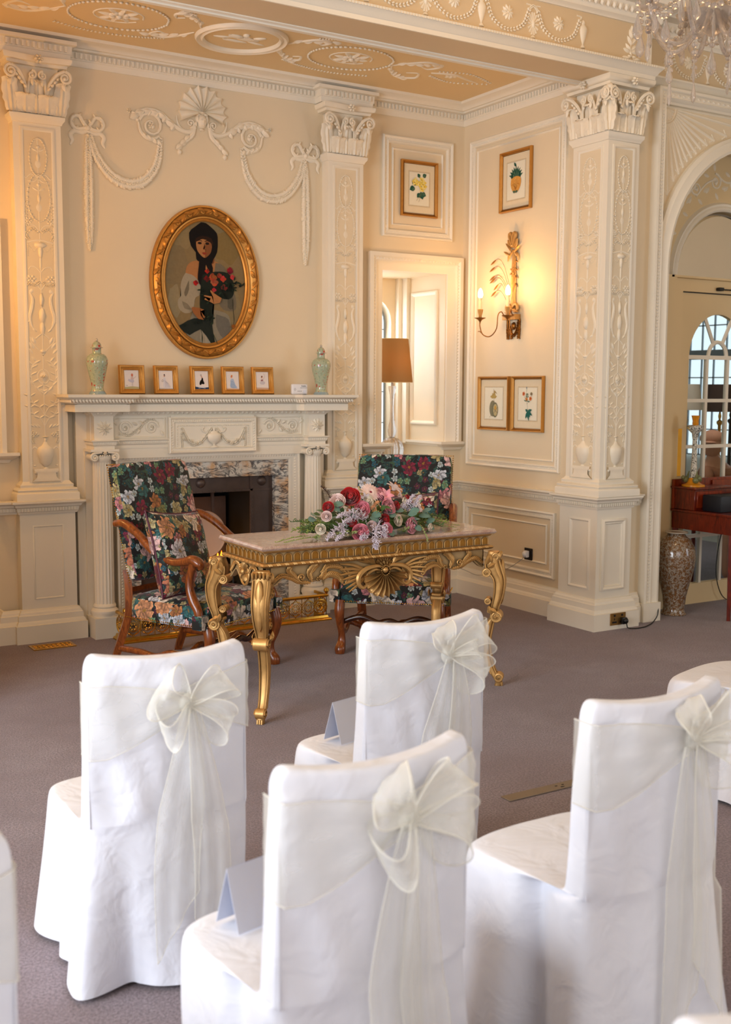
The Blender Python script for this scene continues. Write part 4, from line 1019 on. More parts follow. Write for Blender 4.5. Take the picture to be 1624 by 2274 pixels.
# brass fender
root = thing('fender', 'pierced brass fire fender standing on the carpet in front of the hearth', 'fender', (C0, -.4, 0))
fx = .745; fp2 = [(C0 + fx, -.27, 0), (C0 + fx, -.44, 0), (C0 - fx, -.44, 0), (C0 - fx, -.27, 0)]
bm = B(); sweep(bm, fp2, [(.03, 0), (.03, .010), (.02, .018), (.012, .02), (.008, .034), (-.006, .036), (-.006, 0)], (0, 0, 1)); new('plinth', bm, M['brass'], root)
bm = B(); sweep(bm, fp2, [(-.008, .168), (.0, .164), (.010, .170), (.012, .18), (.006, .188), (-.008, .188)], (0, 0, 1)); new('top_rail', bm, M['brass'], root)
bm = B()
def fl(a, b, out, n):
    a = Vector(a); b = Vector(b)
    for i in range(n):
        c = a + (b - a) * ((i + .5) / n); t = (b - a).normalized(); w = (b - a).length / n
        for r in (.052, .03):
            tube(bm, [c + t * (r * cos(q)) + Vector((0, 0, .10 + r * sin(q))) for q in [2 * pi * k / 14 for k in range(14)]], .0035, 4, closed=True)
        for s in (-1, 1): tube(bm, [c + Vector((0, 0, .036)), c + t * s * w * .5 + Vector((0, 0, .10)), c + Vector((0, 0, .166))], .003, 4)
        tube(bm, [c + t * w * .5 + Vector((0, 0, .036)), c + t * w * .5 + Vector((0, 0, .166))], .003, 4)
        for q in range(6): blob(bm, c + t * (.018 * cos(q * pi / 3)) + Vector((0, 0, .10 + .018 * sin(q * pi / 3))), .007)
fl(fp2[2], fp2[1], 0, 15); fl(fp2[0], fp2[1], 0, 2); fl(fp2[3], fp2[2], 0, 2)
new('pierced_gallery', bm, M['brass'], root)
bm = B()
for s in (-1, 1): lathe(bm, [(.01, .19), (.012, .20), (.02, .21), (.018, .225), (.001, .235)], (C0 + s * fx, -.44, 0), 14)
new('finials', bm, M['brass'], root)
# floor grille
bm = B(); vc = Vector((-3.415, -.285, 0))
root = thing('floor_vent', 'brass floor grille in the carpet below the left pilaster', 'floor vent', vc)
box(bm, -3.55, -3.28, -.36, -.345, .0, .006); box(bm, -3.55, -3.28, -.235, -.22, .0, .006); box(bm, -3.55, -3.535, -.345, -.235, 0, .006); box(bm, -3.295, -3.28, -.345, -.235, 0, .006)
for i in range(8):
    for j in range(3):
        x, y = -3.52 + i * .030, -.328 + j * .037; tube(bm, [(x + .013 * cos(q), y + .014 * sin(q), .004) for q in [2 * pi * k / 8 for k in range(8)]], .0028, 4, closed=True)
        tube(bm, [(x - .014, y - .016, .004), (x + .014, y + .016, .004)], .0022, 4); tube(bm, [(x + .014, y - .016, .004), (x - .014, y + .016, .004)], .0022, 4)
new('grille', bm, M['brass'], root)
bm = B(); box(bm, -3.535, -3.295, -.345, -.235, 0, .0015); new('duct', bm, M['black'], root)

# ================================================================== OVAL PORTRAIT
pc = Vector((-2.212, 0, 2.372))
root = thing('oval_portrait', 'oval portrait of a dark-haired girl with flowers in a carved gilt frame', 'painting', pc)
def ellp(a, b, y, n=72): return [pc + Vector((a * cos(2 * pi * k / n), y, b * sin(2 * pi * k / n))) for k in range(n)]
bm = B(); A_, B_ = .310, .427
sweep(bm, ellp(A_, B_, 0), [(.012, -.0), (.012, .022), (.004, .03), (-.006, .026), (-.010, .032), (-.020, .034), (-.024, .026), (-.032, .034), (-.058, .046), (-.072, .038), (-.077, .030), (-.082, .036), (-.092, .036), (-.097, .024), (-.097, 0)], (0, -1, 0), closed=True)
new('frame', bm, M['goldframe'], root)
F = Rel(pc, (1, 0, 0), (0, 0, 1)); random.seed(5)
for k in range(46):
    a = 2 * pi * k / 46; ax, bx = A_ + .053, B_ + .053; u, v = ax * cos(a), bx * sin(a); ta = atan2(bx * cos(a), -ax * sin(a)); sg = 1 if k % 2 else -1
    F.leaf(u - cos(ta) * .02 + sg * .012 * sin(ta), v - sin(ta) * .02 - sg * .012 * cos(ta), ta + sg * .55, .066, .038, .022, .038)
    F.tube([(u + .018 * cos(ta + q) * (1 - q / 7), v + .018 * sin(ta + q) * (1 - q / 7), .044) for q in [.8 * j for j in range(7)]], [.0075 - .0007 * j for j in range(7)], n=1)
    if k % 3 == 0: F.blob(u, v, .013, .009, .010, ta, .046)
F.done('frame_carving', M['goldframe'], root)
P = Paint(pc + Vector((0, -.012, 0)), (1, 0, 0), (0, 0, 1))
def q(l): return [((x - 770) * .000589, -(y - 1102) * .000533) for x, y in l]
P.poly([((A_ - .005) * cos(2 * pi * k / 48), (B_ - .005) * sin(2 * pi * k / 48)) for k in range(48)], (.52, .44, .30))
for (x, y, rx, ry, c) in ((420, 900, 150, 300, (.50, .43, .31)), (1050, 600, 160, 240, (.50, .42, .26)), (500, 520, 120, 160, (.55, .47, .33)), (1120, 1400, 110, 250, (.52, .46, .33)), (380, 1350, 90, 200, (.56, .50, .38)), (900, 400, 120, 60, (.5, .45, .33))):
    P.poly(q([(x + rx * cos(t) * (1 + .2 * sin(3 * t)), y + ry * sin(t) * (1 + .15 * cos(5 * t))) for t in [2 * pi * k / 16 for k in range(16)]]), c, 2)
SK = (.66, .45, .28); SKd = (.48, .29, .17); BL = (.06, .045, .045); WH = (.62, .57, .48); WHd = (.44, .40, .33)
# shoulders and blouse, skirt
P.poly(q([(690, 820), (600, 840), (540, 900), (520, 1000), (560, 1060), (760, 1100), (950, 1000), (980, 880), (900, 820), (800, 790)]), SK, 3)
P.poly(q([(520, 990), (480, 1060), (450, 1180), (460, 1280), (420, 1340), (430, 1440), (500, 1500), (590, 1480), (620, 1400), (640, 1300), (700, 1250), (700, 1120), (620, 1020)]), WH, 3)
P.poly(q([(900, 840), (970, 850), (1030, 920), (1040, 1050), (1100, 1150), (1160, 1280), (1150, 1430), (1050, 1450), (960, 1400), (900, 1200), (880, 1000)]), WHd, 3)
P.poly(q([(560, 1080), (560, 1200), (520, 1290), (500, 1240), (530, 1150)]), WHd, 2); P.poly(q([(470, 1350), (540, 1380), (580, 1450), (500, 1440)]), (.5, .46, .38), 2); P.poly(q([(1060, 1200), (1130, 1290), (1120, 1420), (1050, 1400)]), (.35, .33, .28), 2)
P.poly(q([(620, 1440), (560, 1600), (520, 1760), (640, 1860), (800, 1895), (960, 1870), (1080, 1760), (1080, 1560), (1020, 1480), (850, 1440)]), (.52, .49, .42), 3)
P.poly(q([(900, 1500), (1060, 1560), (1075, 1740), (980, 1800), (900, 1650)]), (.42, .40, .36), 3); P.poly(q([(700, 1700), (760, 1640), (820, 1760), (840, 1880), (700, 1880)]), (.60, .57, .50), 2)
# neck and face, dark headscarf
P.poly(q([(700, 740), (860, 740), (880, 840), (790, 880), (690, 830)]), SKd, 2)
P.poly(q([(720, 335), (780, 340), (850, 390), (920, 460), (930, 560), (920, 700), (870, 800), (840, 860), (700, 840), (655, 800), (650, 720), (590, 640), (568, 480), (640, 400)]), BL, 2)
P.poly(q([(660, 560), (720, 530), (810, 545), (850, 600), (846, 690), (810, 750), (760, 782), (710, 750), (668, 690), (655, 620)]), SK, 3)
P.poly(q([(780, 560), (850, 600), (846, 690), (810, 750), (765, 780), (775, 700), (770, 620)]), (.50, .31, .18), 2)
P.poly(q([(640, 600), (655, 540), (740, 505), (850, 530), (870, 620), (820, 570), (740, 545), (680, 570)]), (.16, .09, .05), 2)
for x in (700, 795): P.ell((x - 770) * .000589, -(600 - 1102) * .000533, .015, .008, (.12, .07, .04)); P.line(q([(x - 32, 575), (x, 562), (x + 30, 575)]), .005, (.13, .08, .05))
P.line(q([(755, 600), (765, 650), (745, 672), (775, 672)]), .004, (.40, .24, .14)); P.poly(q([(725, 722), (750, 712), (790, 722), (755, 745)]), (.55, .22, .16), 2)
P.poly(q([(690, 830), (840, 830), (860, 1000), (800, 1160), (720, 1160), (670, 1060), (680, 940)]), (.07, .05, .05), 2)
P.poly(q([(775, 870), (800, 930), (790, 990), (770, 920)]), SK)
# bouquet
P.poly(q([(730, 1000), (900, 950), (1050, 960), (1120, 1060), (1130, 1220), (1060, 1300), (900, 1290), (850, 1450), (860, 1620), (780, 1640), (700, 1480), (700, 1200)]), (.10, .13, .10), 3)
P.poly(q([(840, 1580), (620, 1560), (470, 1640), (430, 1680), (560, 1780), (700, 1700), (830, 1880), (880, 1880), (860, 1740)]), (.12, .15, .13), 2)
random.seed(11)
for (x, y, r, c) in ((790, 950, 30, (.62, .16, .14)), (860, 1030, 55, (.62, .28, .18)), (880, 1090, 50, (.68, .30, .22)), (780, 1050, 40, (.35, .10, .10)), (990, 1040, 40, (.65, .25, .2)), (640, 1110, 34, (.62, .12, .12)), (1080, 930, 45, (.50, .10, .14)), (1110, 1010, 34, (.70, .20, .22)), (1000, 1150, 45, (.40, .18, .14)), (870, 1190, 30, (.66, .2, .22)), (940, 1000, 34, (.55, .2, .15))):
    for k in range(6):
        a = k * 1.05 + random.random(); P.ell((x + r * .45 * cos(a) - 770) * .000589, -(y + r * .45 * sin(a) - 1102) * .000533, r * .00036, r * .00026, tuple(v * random.uniform(.75, 1.2) for v in c), a, 10)
for k in range(60):
    x, y = random.choice(((1180, 1150), (720, 1200), (740, 1400), (1050, 1150), (520, 1680), (650, 1650), (800, 1560), (1130, 1110), (980, 1250), (1230, 1110)))
    P.leaf((x + random.uniform(-60, 60) - 770) * .000589, -(y + random.uniform(-60, 60) - 1102) * .000533, random.uniform(0, 6.3), .03, .012, random.choice(((.08, .13, .10), (.14, .20, .14), (.06, .09, .08))))
P.line(q([(1100, 1300), (1110, 1450), (1120, 1560), (1110, 1640)]), .004, (.1, .12, .08)); P.ell((1110 - 770) * .000589, -(1650 - 1102) * .000533, .014, .014, (.55, .32, .12)); P.line(q([(690, 1700), (710, 1800), (705, 1880)]), .004, (.15, .2, .12)); P.line(q([(850, 1760), (900, 1880)]), .005, (.2, .26, .18))
# hands
P.poly(q([(820, 1190), (860, 1230), (960, 1290), (940, 1350), (860, 1370), (800, 1340), (740, 1320), (745, 1300), (820, 1300), (730, 1275), (740, 1262), (850, 1275), (815, 1210)]), SK, 1)
P.poly(q([(590, 1420), (680, 1430), (735, 1450), (730, 1480), (690, 1470), (745, 1540), (735, 1560), (690, 1520), (730, 1580), (660, 1570), (600, 1500), (575, 1440)]), (.58, .36, .2), 1)
P.done('canvas', M['paint'], root)

# ================================================================== ON THE MANTEL SHELF
def frame_thing(name, label, o, U, w, h, fw, depth, group=None, mat='goldframe', lean=0, cat='picture'):
    """framed picture; o = bottom centre of the back, U = to the right, facing U x Z"""
    root = thing(name, label, cat, o, group); U = Vector(U).normalized(); Vv = Vector((0, 0, 1)); Wd = U.cross(Vv)
    Vv = (Vv * cos(lean) - Wd * sin(lean)).normalized(); F = Rel(o, U, Vv)
    sweep(F.bm, [F.p(-w / 2, 0), F.p(w / 2, 0), F.p(w / 2, h), F.p(-w / 2, h)], [(0, 0), (0, depth * .7), (fw * .15, depth), (fw * .35, depth * .95), (fw * .5, depth * .65), (fw * .75, depth * .5), (fw * .85, depth * .62), (fw, depth * .45), (fw, 0)], F.W, closed=True)
    F.done('frame', M[mat], root)
    return root, Rel(o, U, Vv)
def lady(P, k):
    w, h = .048, .062
    bg = (.90, .86, .84); P.poly([(-w, -h), (w, -h), (w, h), (-w, h)], bg)
    if k == 0:
        P.poly([(-w, -h), (w, -h), (w, -h + .014), (0, -h + .018), (-w, -h + .012)], (.72, .68, .50)); P.ell(.004, .030, .007, .011, (.80, .45, .35)); P.poly([(-.004, .02), (.010, .02), (.012, -.004), (-.006, -.004)], (.82, .72, .70), 2)
        P.poly([(-.006, 0), (.012, .002), (.016, -.014), (.0, -.020), (-.024, -.008), (-.02, .004)], (.76, .74, .80), 3); P.line([(.010, .006), (.02, .012), (.03, .022)], .002, (.72, .6, .58)); P.line([(.002, -.018), (.0, -.04)], .0015, (.6, .55, .6)); P.line([(.008, -.018), (.006, -.044)], .0015, (.6, .55, .6)); P.line([(-.04, -.035), (-.035, -.042), (-.03, -.036)], .0015, (.3, .3, .3))
    if k == 1:
        P.ell(-.010, .030, .005, .010, (.25, .22, .25)); P.ell(-.013, .026, .004, .006, (.85, .68, .6)); P.poly([(-.016, .016), (-.004, .016), (0, .0), (.014, -.03), (.03, -.052), (-.018, -.052), (-.018, -.02)], (.83, .82, .86), 2)
        for a in range(5): P.line([(-.01 + a * .004, .0 - a * .004), (-.004 + a * .006, -.028), (-.006 + a * .009, -.05)], .0012, (.55, .55, .62))
        P.ell(-.024, -.006, .006, .008, (.45, .45, .5)); P.ell(-.024, -.006, .004, .006, bg); P.poly([(-w, -h), (w, -h), (w, -h + .006), (-w, -h + .008)], (.74, .72, .72))
    if k == 2:
        P.poly([(-w, -h), (w, -h), (w, -h + .014), (0, -h + .010), (-w, -h + .018)], (.16, .24, .36))
        for a in range(3): P.line([(-.025, -.045 - a * .005), (0, -.041 - a * .005), (.025, -.046 - a * .005)], .002, (.8, .84, .9))
        P.ell(-.004, .034, .006, .008, (.72, .68, .66)); P.poly([(-.004, .03), (.002, .03), (.008, .014), (.0, .012)], (.78, .60, .52), 2); P.poly([(.0, .016), (.010, .014), (.012, -.004), (.020, -.022), (.008, -.028), (0, -.024), (-.008, -.034), (-.018, -.028), (-.012, -.006), (-.002, .004)], (.07, .05, .05), 2)
    if k == 3:
        P.poly([(-w, -h), (w, -h), (w, -h + .006), (-w, -h + .010)], (.86, .72, .62)); P.ell(-.006, .026, .007, .010, (.78, .36, .16)); P.ell(-.004, .022, .004, .006, (.88, .7, .6)); P.ell(-.004, .036, .005, .003, (.85, .62, .25))
        P.poly([(-.012, .010), (.004, .012), (.010, 0), (.020, -.03), (.034, -.054), (-.018, -.050), (-.018, -.02), (-.016, 0)], (.68, .74, .84), 2)
        for a in range(5): P.line([(-.016, -.004 - a * .010), (-.004, -.008 - a * .010), (.004 + a * .005, -.006 - a * .010)], .002, (.40, .50, .66))
    if k == 4:
        P.poly([(-w, -h), (w, -h), (w, -h + .012), (-w, -h + .014)], (.80, .66, .56)); P.ell(-.002, .026, .007, .009, (.45, .25, .18)); P.ell(0, .022, .004, .006, (.88, .7, .6)); P.poly([(-.012, .006), (.004, .010), (.006, -.004), (-.010, -.006)], (.62, .42, .44), 2); P.poly([(-.014, -.004), (.006, -.002), (.022, -.012), (.012, -.026), (-.010, -.026), (-.020, -.018)], (.80, .76, .78), 3); P.line([(.006, .008), (.018, .026), (.016, .044), (.008, .05)], .0018, (.75, .6, .55))
ladies = ['ballerina in a pale tutu, nearest the left jar', 'lady in a white trailing gown', 'dancer in a black dress', 'red-haired lady in a pale blue flounced gown', 'dark-haired dancer with one arm raised']
for k, (x, wd) in enumerate(((-2.80, .176), (-2.56, .172), (-2.30, .172), (-2.068, .170), (-1.838, .170))):
    rt, F = frame_thing('picture_frame', 'small gilt frame on the mantelpiece: ' + ladies[k], (x, -.135, 1.6045), (1, 0, 0), wd, .192, .034, .022, 'gilt framed figure sketches on the mantelpiece', lean=.10, cat='framed picture')
    P = Paint(F.p(0, .096, .006), F.U, F.V); lady(P, k); P.done('picture', M['paint'], rt)
    F.bm.free(); bm = B(); bm.verts.new; box(bm, -.03, .03, 0, .004, 0, .14, Matrix.Translation((x, -.085, 1.605)) @ Matrix.Rotation(.16, 4, 'X')); new('easel_back', bm, M['black'], rt)
def jar(x, label):
    rt = thing('ginger_jar', label, 'vase', (x, -.2, 1.603), 'pair of lidded porcelain jars on the mantelpiece')
    c = (x, -.2, 1.603)
    bm = B(); lathe(bm, [(.045, .018), (.040, .03), (.038, .045), (.041, .07), (.052, .12), (.064, .17), (.070, .205), (.069, .225), (.060, .245), (.045, .258), (.030, .263), (.028, .27), (.028, .295), (.030, .298)], c, 40); new('body', bm, M['celadon'], rt)
    bm = B(); lathe(bm, [(.056, 0), (.054, .008), (.045, .020)], c, 40); new('foot', bm, M['vasefoot'], rt)
    bm = B(); lathe(bm, [(.040, .298), (.040, .301), (.030, .303), (.030, .310), (.026, .325), (.015, .337), (.006, .341)], c, 32); lid = new('lid', bm, M['celadon'], rt)
    bm = B(); lathe(bm, [(.004, .340), (.009, .345), (.009, .352), (.005, .358), (.001, .360)], c, 16); new('finial', bm, M['vaserim'], lid)
jar(-3.055, 'tall pale green lidded jar with red flowers at the left end of the mantelpiece')
jar(-1.40, 'tall pale green lidded jar with red flowers at the right end of the mantelpiece')
# carbon monoxide alarm
rt = thing('gas_alarm', 'small white plastic alarm unit leaning beside the right jar on the mantelpiece', 'alarm', (-1.574, -.19, 1.604))
bm = B(); bbox(bm, -1.637, -1.511, -.205, -.175, 1.604, 1.680, .010, 3); new('case', bm, M['plastic'], rt)
bm = B()
for k in range(3): blob(bm, (-1.590 + k * .012, -.2055, 1.628), (.003, .001, .003))
new('indicators', bm, M['black'], rt)
bm = B(); lathe(bm, [(.001, .001), (.012, .001), (.012, 0)], (-1.537, -.2052, 1.627), 20, Matrix.Rotation(pi / 2, 3, 'X')); new('test_button', bm, M['paper'], rt)
bm = B(); tube(bm, [(-1.615, -.2055, 1.650), (-1.608, -.2055, 1.641), (-1.615, -.2055, 1.632), (-1.622, -.2055, 1.641)], .0012, 4, closed=True); new('symbol', bm, M['lead'], rt)
def text(name, s, size, loc, rot, mat, parent, depth=.0006):
    cu = bpy.data.curves.new(name, 'FONT'); cu.body = s; cu.size = size; cu.extrude = depth; cu.align_x = 'CENTER'; cu.align_y = 'CENTER'
    tmp = bpy.data.objects.new(name + '_t', cu); col.objects.link(tmp); bpy.context.view_layer.update()
    me = bpy.data.meshes.new_from_object(tmp.evaluated_get(bpy.context.evaluated_depsgraph_get())); bpy.data.objects.remove(tmp)
    me.transform(Matrix.Translation(Vector(loc) - WL[parent.name]) @ rot.to_4x4()); me.materials.clear(); me.materials.append(mat)
    o = bpy.data.objects.new(name, me); col.objects.link(o); o.parent = parent; return o
text('lettering', 'Kidde', .016, (-1.545, -.2058, 1.6645), Matrix.Rotation(pi / 2, 3, 'X'), M['lead'], rt)
text('small_print', 'Carbon Monoxide Alarm', .0055, (-1.545, -.2055, 1.652), Matrix.Rotation(pi / 2, 3, 'X'), M['lead'], rt)
# ================================================================== PICTURES ON THE WALLS
def botan(P, kind, w, h):
    P.poly([(-w, -h), (w, -h), (w, h), (-w, h)], (.93, .90, .82))
    G1 = (.16, .34, .28); G2 = (.30, .42, .34)
    if kind == 0:      # yellow flowers
        for (u, v, a, L, wd) in ((.03, .095, .5, .04, .035), (.005, .088, 2.3, .035, .03), (-.045, .01, 3.6, .05, .045), (-.035, .03, 2.6, .04, .03), (.01, -.02, -1.2, .06, .05), (.02, -.03, -.4, .045, .04), (.005, -.03, -2.2, .045, .035)): P.leaf(u, v, a, L, wd, G1); P.leaf(u + .004, v - .004, a + .25, L * .8, wd * .5, G2)
        for (u, v) in ((.02, .07), (.04, .05), (.045, .02), (.02, .0), (-.02, .04), (-.04, .06), (0, .035), (.03, .035), (-.05, .045)):
            for k in range(4): P.leaf(u, v, k * 1.57 + u * 40, .026, .020, (.93, .82, .36) if k % 2 else (.95, .88, .55))
            P.ell(u, v, .004, .004, (.6, .4, .1))
        P.line([(.01, -.03), (.0, -.07), (-.01, -.10)], .002, (.45, .4, .25)); P.line([(-.01, -.06), (-.03, -.09)], .002, (.5, .45, .3))
    if kind == 1:      # pineapple-like flower head
        for k in range(9): a = 1.57 + (k - 4) * .32; P.leaf(0, .02, a, .085, .026, G1 if k % 2 else G2)
        P.line([(-.045, .0), (-.05, .04), (-.02, .075)], .010, G1); P.line([(.045, .0), (.05, .04), (.02, .07)], .010, G1); P.line([(0, .04), (.005, .09), (.0, .115)], .004, G1); P.leaf(0, .10, 2.2, .04, .022, G1)
        P.poly([(-.055, .015), (-.058, -.03), (-.035, -.075), (0, -.09), (.035, -.075), (.06, -.03), (.055, .015), (0, .03)], (.86, .62, .30), 3)
        for k in range(11): a = -1.57 + (k - 5) * .24; P.line([(0, -.07), (.06 * cos(a + pi) * .5, -.03), (-.07 * cos(a) * .8, -.02 - .05 * sin(a) - .04)], .0015, (.72, .45, .18))
        for k in range(24): P.ell(random.uniform(-.05, .05), random.uniform(-.05, .015), .004, .003, (.93, .74, .42), random.random() * 3, 6)
        P.leaf(0, -.085, .2, .03, .02, G2); P.leaf(0, -.085, 2.9, .03, .02, G2)
    if kind == 2:      # fruit and gourd slice
        P.line([(0, .11), (.0, .05), (.01, 0)], .003, (.55, .45, .25))
        for k in range(6): a = -.6 - k * .4; P.leaf(0, .10 - .006 * k, a, .05, .012, (.66, .56, .34))
        for k in range(4): P.leaf(0, .04, 1.57 + (k - 1.5) * .8, .045, .02, (.72, .62, .36))
        P.ell(-.01, -.04, .04, .062, (.52, .50, .40)); P.ell(.02, -.05, .038, .058, (.46, .45, .36)); P.ell(.024, -.05, .028, .046, (.74, .68, .50)); P.ell(.024, -.035, .012, .016, (.80, .62, .28)); P.line([(.0, -.08), (.03, -.05), (.05, -.03)], .004, (.5, .46, .36)); P.line([(.0, -.04), (.03, -.06), (.05, -.07)], .004, (.5, .46, .36)); P.line([(-.03, -.09), (-.045, -.11)], .003, (.6, .55, .42))
    if kind == 3:      # orange flowers on a stem
        P.line([(.005, -.05), (-.005, 0), (-.02, .05), (-.01, .11)], .0022, (.35, .42, .30)); P.line([(-.005, 0), (.02, .03), (.04, .06)], .002, (.35, .42, .30)); P.line([(-.01, .02), (-.035, .05), (-.04, .07)], .002, (.35, .42, .3))
        for (u, v, r, c) in ((-.045, .075, .014, (.82, .42, .24)), (-.01, .035, .013, (.85, .55, .25)), (.035, .04, .014, (.83, .45, .22)), (.045, .075, .012, (.55, .50, .40)), (.0, .07, .010, (.55, .6, .5))):
            for k in range(5): P.ell(u + r * .6 * cos(k * 1.26), v + r * .6 * sin(k * 1.26), r * .6, r * .5, c, k * 1.26, 8)
            P.ell(u, v, r * .3, r * .3, (.5, .25, .1))
        P.leaf(-.01, .11, 1.5, .02, .008, (.4, .5, .6))
        for (a, L) in ((-1.4, .07), (-2.0, .06), (-.5, .06), (.3, .05), (-1.0, .05), (2.6, .03)): P.leaf(.008, -.055, a, L, .022, (.14, .40, .36))
        for (u, v) in ((-.02, .02), (.015, .015), (0, .05)): P.leaf(u, v, 2.5, .02, .008, (.3, .45, .38)); P.leaf(u, v, .3, .02, .008, (.3, .45, .38))
def wall_picture(label, o, U, w, h, kind, group=None):
    rt, F = frame_thing('botanical_print', label, o, U, w, h, .024, .030, group, cat='framed picture')
    P = Paint(F.p(0, h / 2, .010), F.U, F.V); P.poly([(-w / 2 + .028, -h / 2 + .028), (w / 2 - .028, -h / 2 + .028), (w / 2 - .028, h / 2 - .028), (-w / 2 + .028, h / 2 - .028)], (.90, .84, .72))
    a, b = w / 2 - .075, h / 2 - .085
    for k, c in ((.008, (.72, .62, .42)), (.006, (.90, .84, .72)), (.002, (.6, .5, .35)), (0, (.95, .92, .85))): P.poly([(-a - k, -b - k), (a + k, -b - k), (a + k, b + k), (-a - k, b + k)], c)
    P.done('mount', M['paint'], rt)
    P = Paint(F.p(0, h / 2, .0115), F.U, F.V); botan(P, kind, a - .002, b - .002); P.done('print', M['paint'], rt)
    F.bm.free()
wall_picture('gilt framed print of yellow flowers above the lamp recess', (-.432, -.002, 2.965), (1, 0, 0), .335, .418, 0)
wall_picture('gilt framed print of an orange flower head above the wall sconce', (-.002, -.665, 2.962), (0, -1, 0), .36, .44, 1)
wall_picture('gilt framed print of a brown fruit, the one nearer the corner below the sconce', (-.002, -.445, 1.335), (0, -1, 0), .375, .412, 2)
wall_picture('gilt framed print of orange flowers, the one nearer the corner pier below the sconce', (-.002, -.85, 1.335), (0, -1, 0), .365, .412, 3)

# ================================================================== WALL SCONCE
rt = thing('wall_sconce', 'gilded two-candle wall sconce with ribbon bow and wheat sheaf beside the corner', 'wall light', (0, -.64, 2.2))
F = Rel((-.001, -.66, 0), (0, -1, 0), (0, 0, 1))
# sheaf
for k in range(7):
    u = (k - 3) * .007; F.tube([(u * 1.6, 2.23), (u * .9, 2.32), (u, 2.45), (u * .8, 2.58), (u * .6, 2.66)], [.006, .008, .008, .007, .005], w=.02 - abs(k - 3) * .003)
F.tube([(-.022, 2.50), (0, 2.515), (.022, 2.50)], .006, w=.028); F.tube([(-.02, 2.54), (0, 2.53), (.02, 2.545)], .006, w=.028)
F.done('sheaf', M['gold'], rt)
F = Rel((-.001, -.66, 0), (0, -1, 0), (0, 0, 1))
for s in (-1, 1):
    F.tube([(0, 2.70), (s * .02, 2.74), (s * .035, 2.785), (s * .02, 2.80), (s * .006, 2.775), (0, 2.72)], [.010, .012, .013, .013, .011, .010], w=.03, flat=1.1)
    F.tube([(s * .005, 2.70), (s * .035, 2.72), (s * .05, 2.75), (s * .045, 2.71), (s * .02, 2.69)], [.008, .010, .010, .009, .008], w=.028)
    F.tube([(0, 2.68), (s * .03, 2.65), (s * .05, 2.635), (s * .062, 2.60)], [.008, .013, .013, .005], w=.02, flat=.6)
F.blob(0, 2.71, .016, .016, .02, 0, .03)
for (u, v, a) in ((-.02, 2.68, 2.4), (-.01, 2.66, 2.2), (-.03, 2.64, 2.7), (.02, 2.66, .6)): F.leaf(u, v, a, .08, .022, .012, .03)
F.done('bow', M['gold'], rt)
F = Rel((-.001, -.66, 0), (0, -1, 0), (0, 0, 1))
for s in (-1, 1):
    F.tube([(0, 2.245), (s * .03, 2.275), (s * .055, 2.275), (s * .07, 2.245), (s * .05, 2.225), (s * .02, 2.225)], [.009, .012, .013, .012, .010, .008], w=.025)
    F.tube([(0, 2.24), (s * .04, 2.235), (s * .075, 2.22)], [.008, .010, .006], w=.03)
F.blob(0, 2.245, .016, .016, .02, 0, .03)
F.done('lower_bow', M['gold'], rt)
bm = B(); box(bm, -.055, -.001, -.735, -.585, 2.165, 2.205); new('bracket_block', bm, M['gold'], rt)
F = Rel((-.001, -.66, 0), (0, -1, 0), (0, 0, 1))
for s in (-1, 1): F.chain([(s * .065, 2.165), (s * .066, 2.10), (s * .062, 2.03)], .018, 12, .6, 1.6)
F.chain([(-.06, 2.15), (-.035, 2.08), (0, 2.05), (.035, 2.08), (.06, 2.15)], .016, 20, .6, 1.6); F.blob(0, 2.12, .028, .035, .025); F.chain([(-.03, 2.12), (-.025, 2.07), (-.02, 2.03)], .014, 10, .8, 1.8)
F.done('garland', M['bronze'], rt)
# wheat ears on wires
for (yt, zt, yb, zb) in ((-.405, 2.592, -.64, 2.40), (-.39, 2.54, -.64, 2.36), (-.392, 2.475, -.64, 2.34), (-.398, 2.455, -.64, 2.30), (-.46, 2.41, -.62, 2.30), (-.423, 2.36, -.62, 2.28)):
    F = Rel((-.03, 0, 0), (0, -1, 0), (0, 0, 1)); a, b = -yt, -yb
    pts = [(b, zb), (b - (b - a) * .3, zb + (zt - zb) * .75 + .02), (b - (b - a) * .62, zt + .035), (a, zt)]
    q = cr([Vector((x, y, 0)) for x, y in pts], 6); F.tube([(p.x, p.y) for p in q], .0018, n=1, sides=4)
    an = atan2(q[-1].y - q[-5].y, q[-1].x - q[-5].x); F.leaf(q[-5].x, q[-5].y, an, .075, .018, .004)
    F.done('wheat_leaf', M['bronze'], rt)
for k in range(4):
    F = Rel((-.03, -.69, 0), (0, -1, 0), (0, 0, 1)); z = 2.60 - k * .055; F.tube([(-.03, z - .12), (-.01, z - .04), (.01, z)], .0018, sides=4); F.leaf(.008, z, -.5 - .2 * k, .035, .014, .004); F.done('wheat_leaf', M['bronze'], rt)
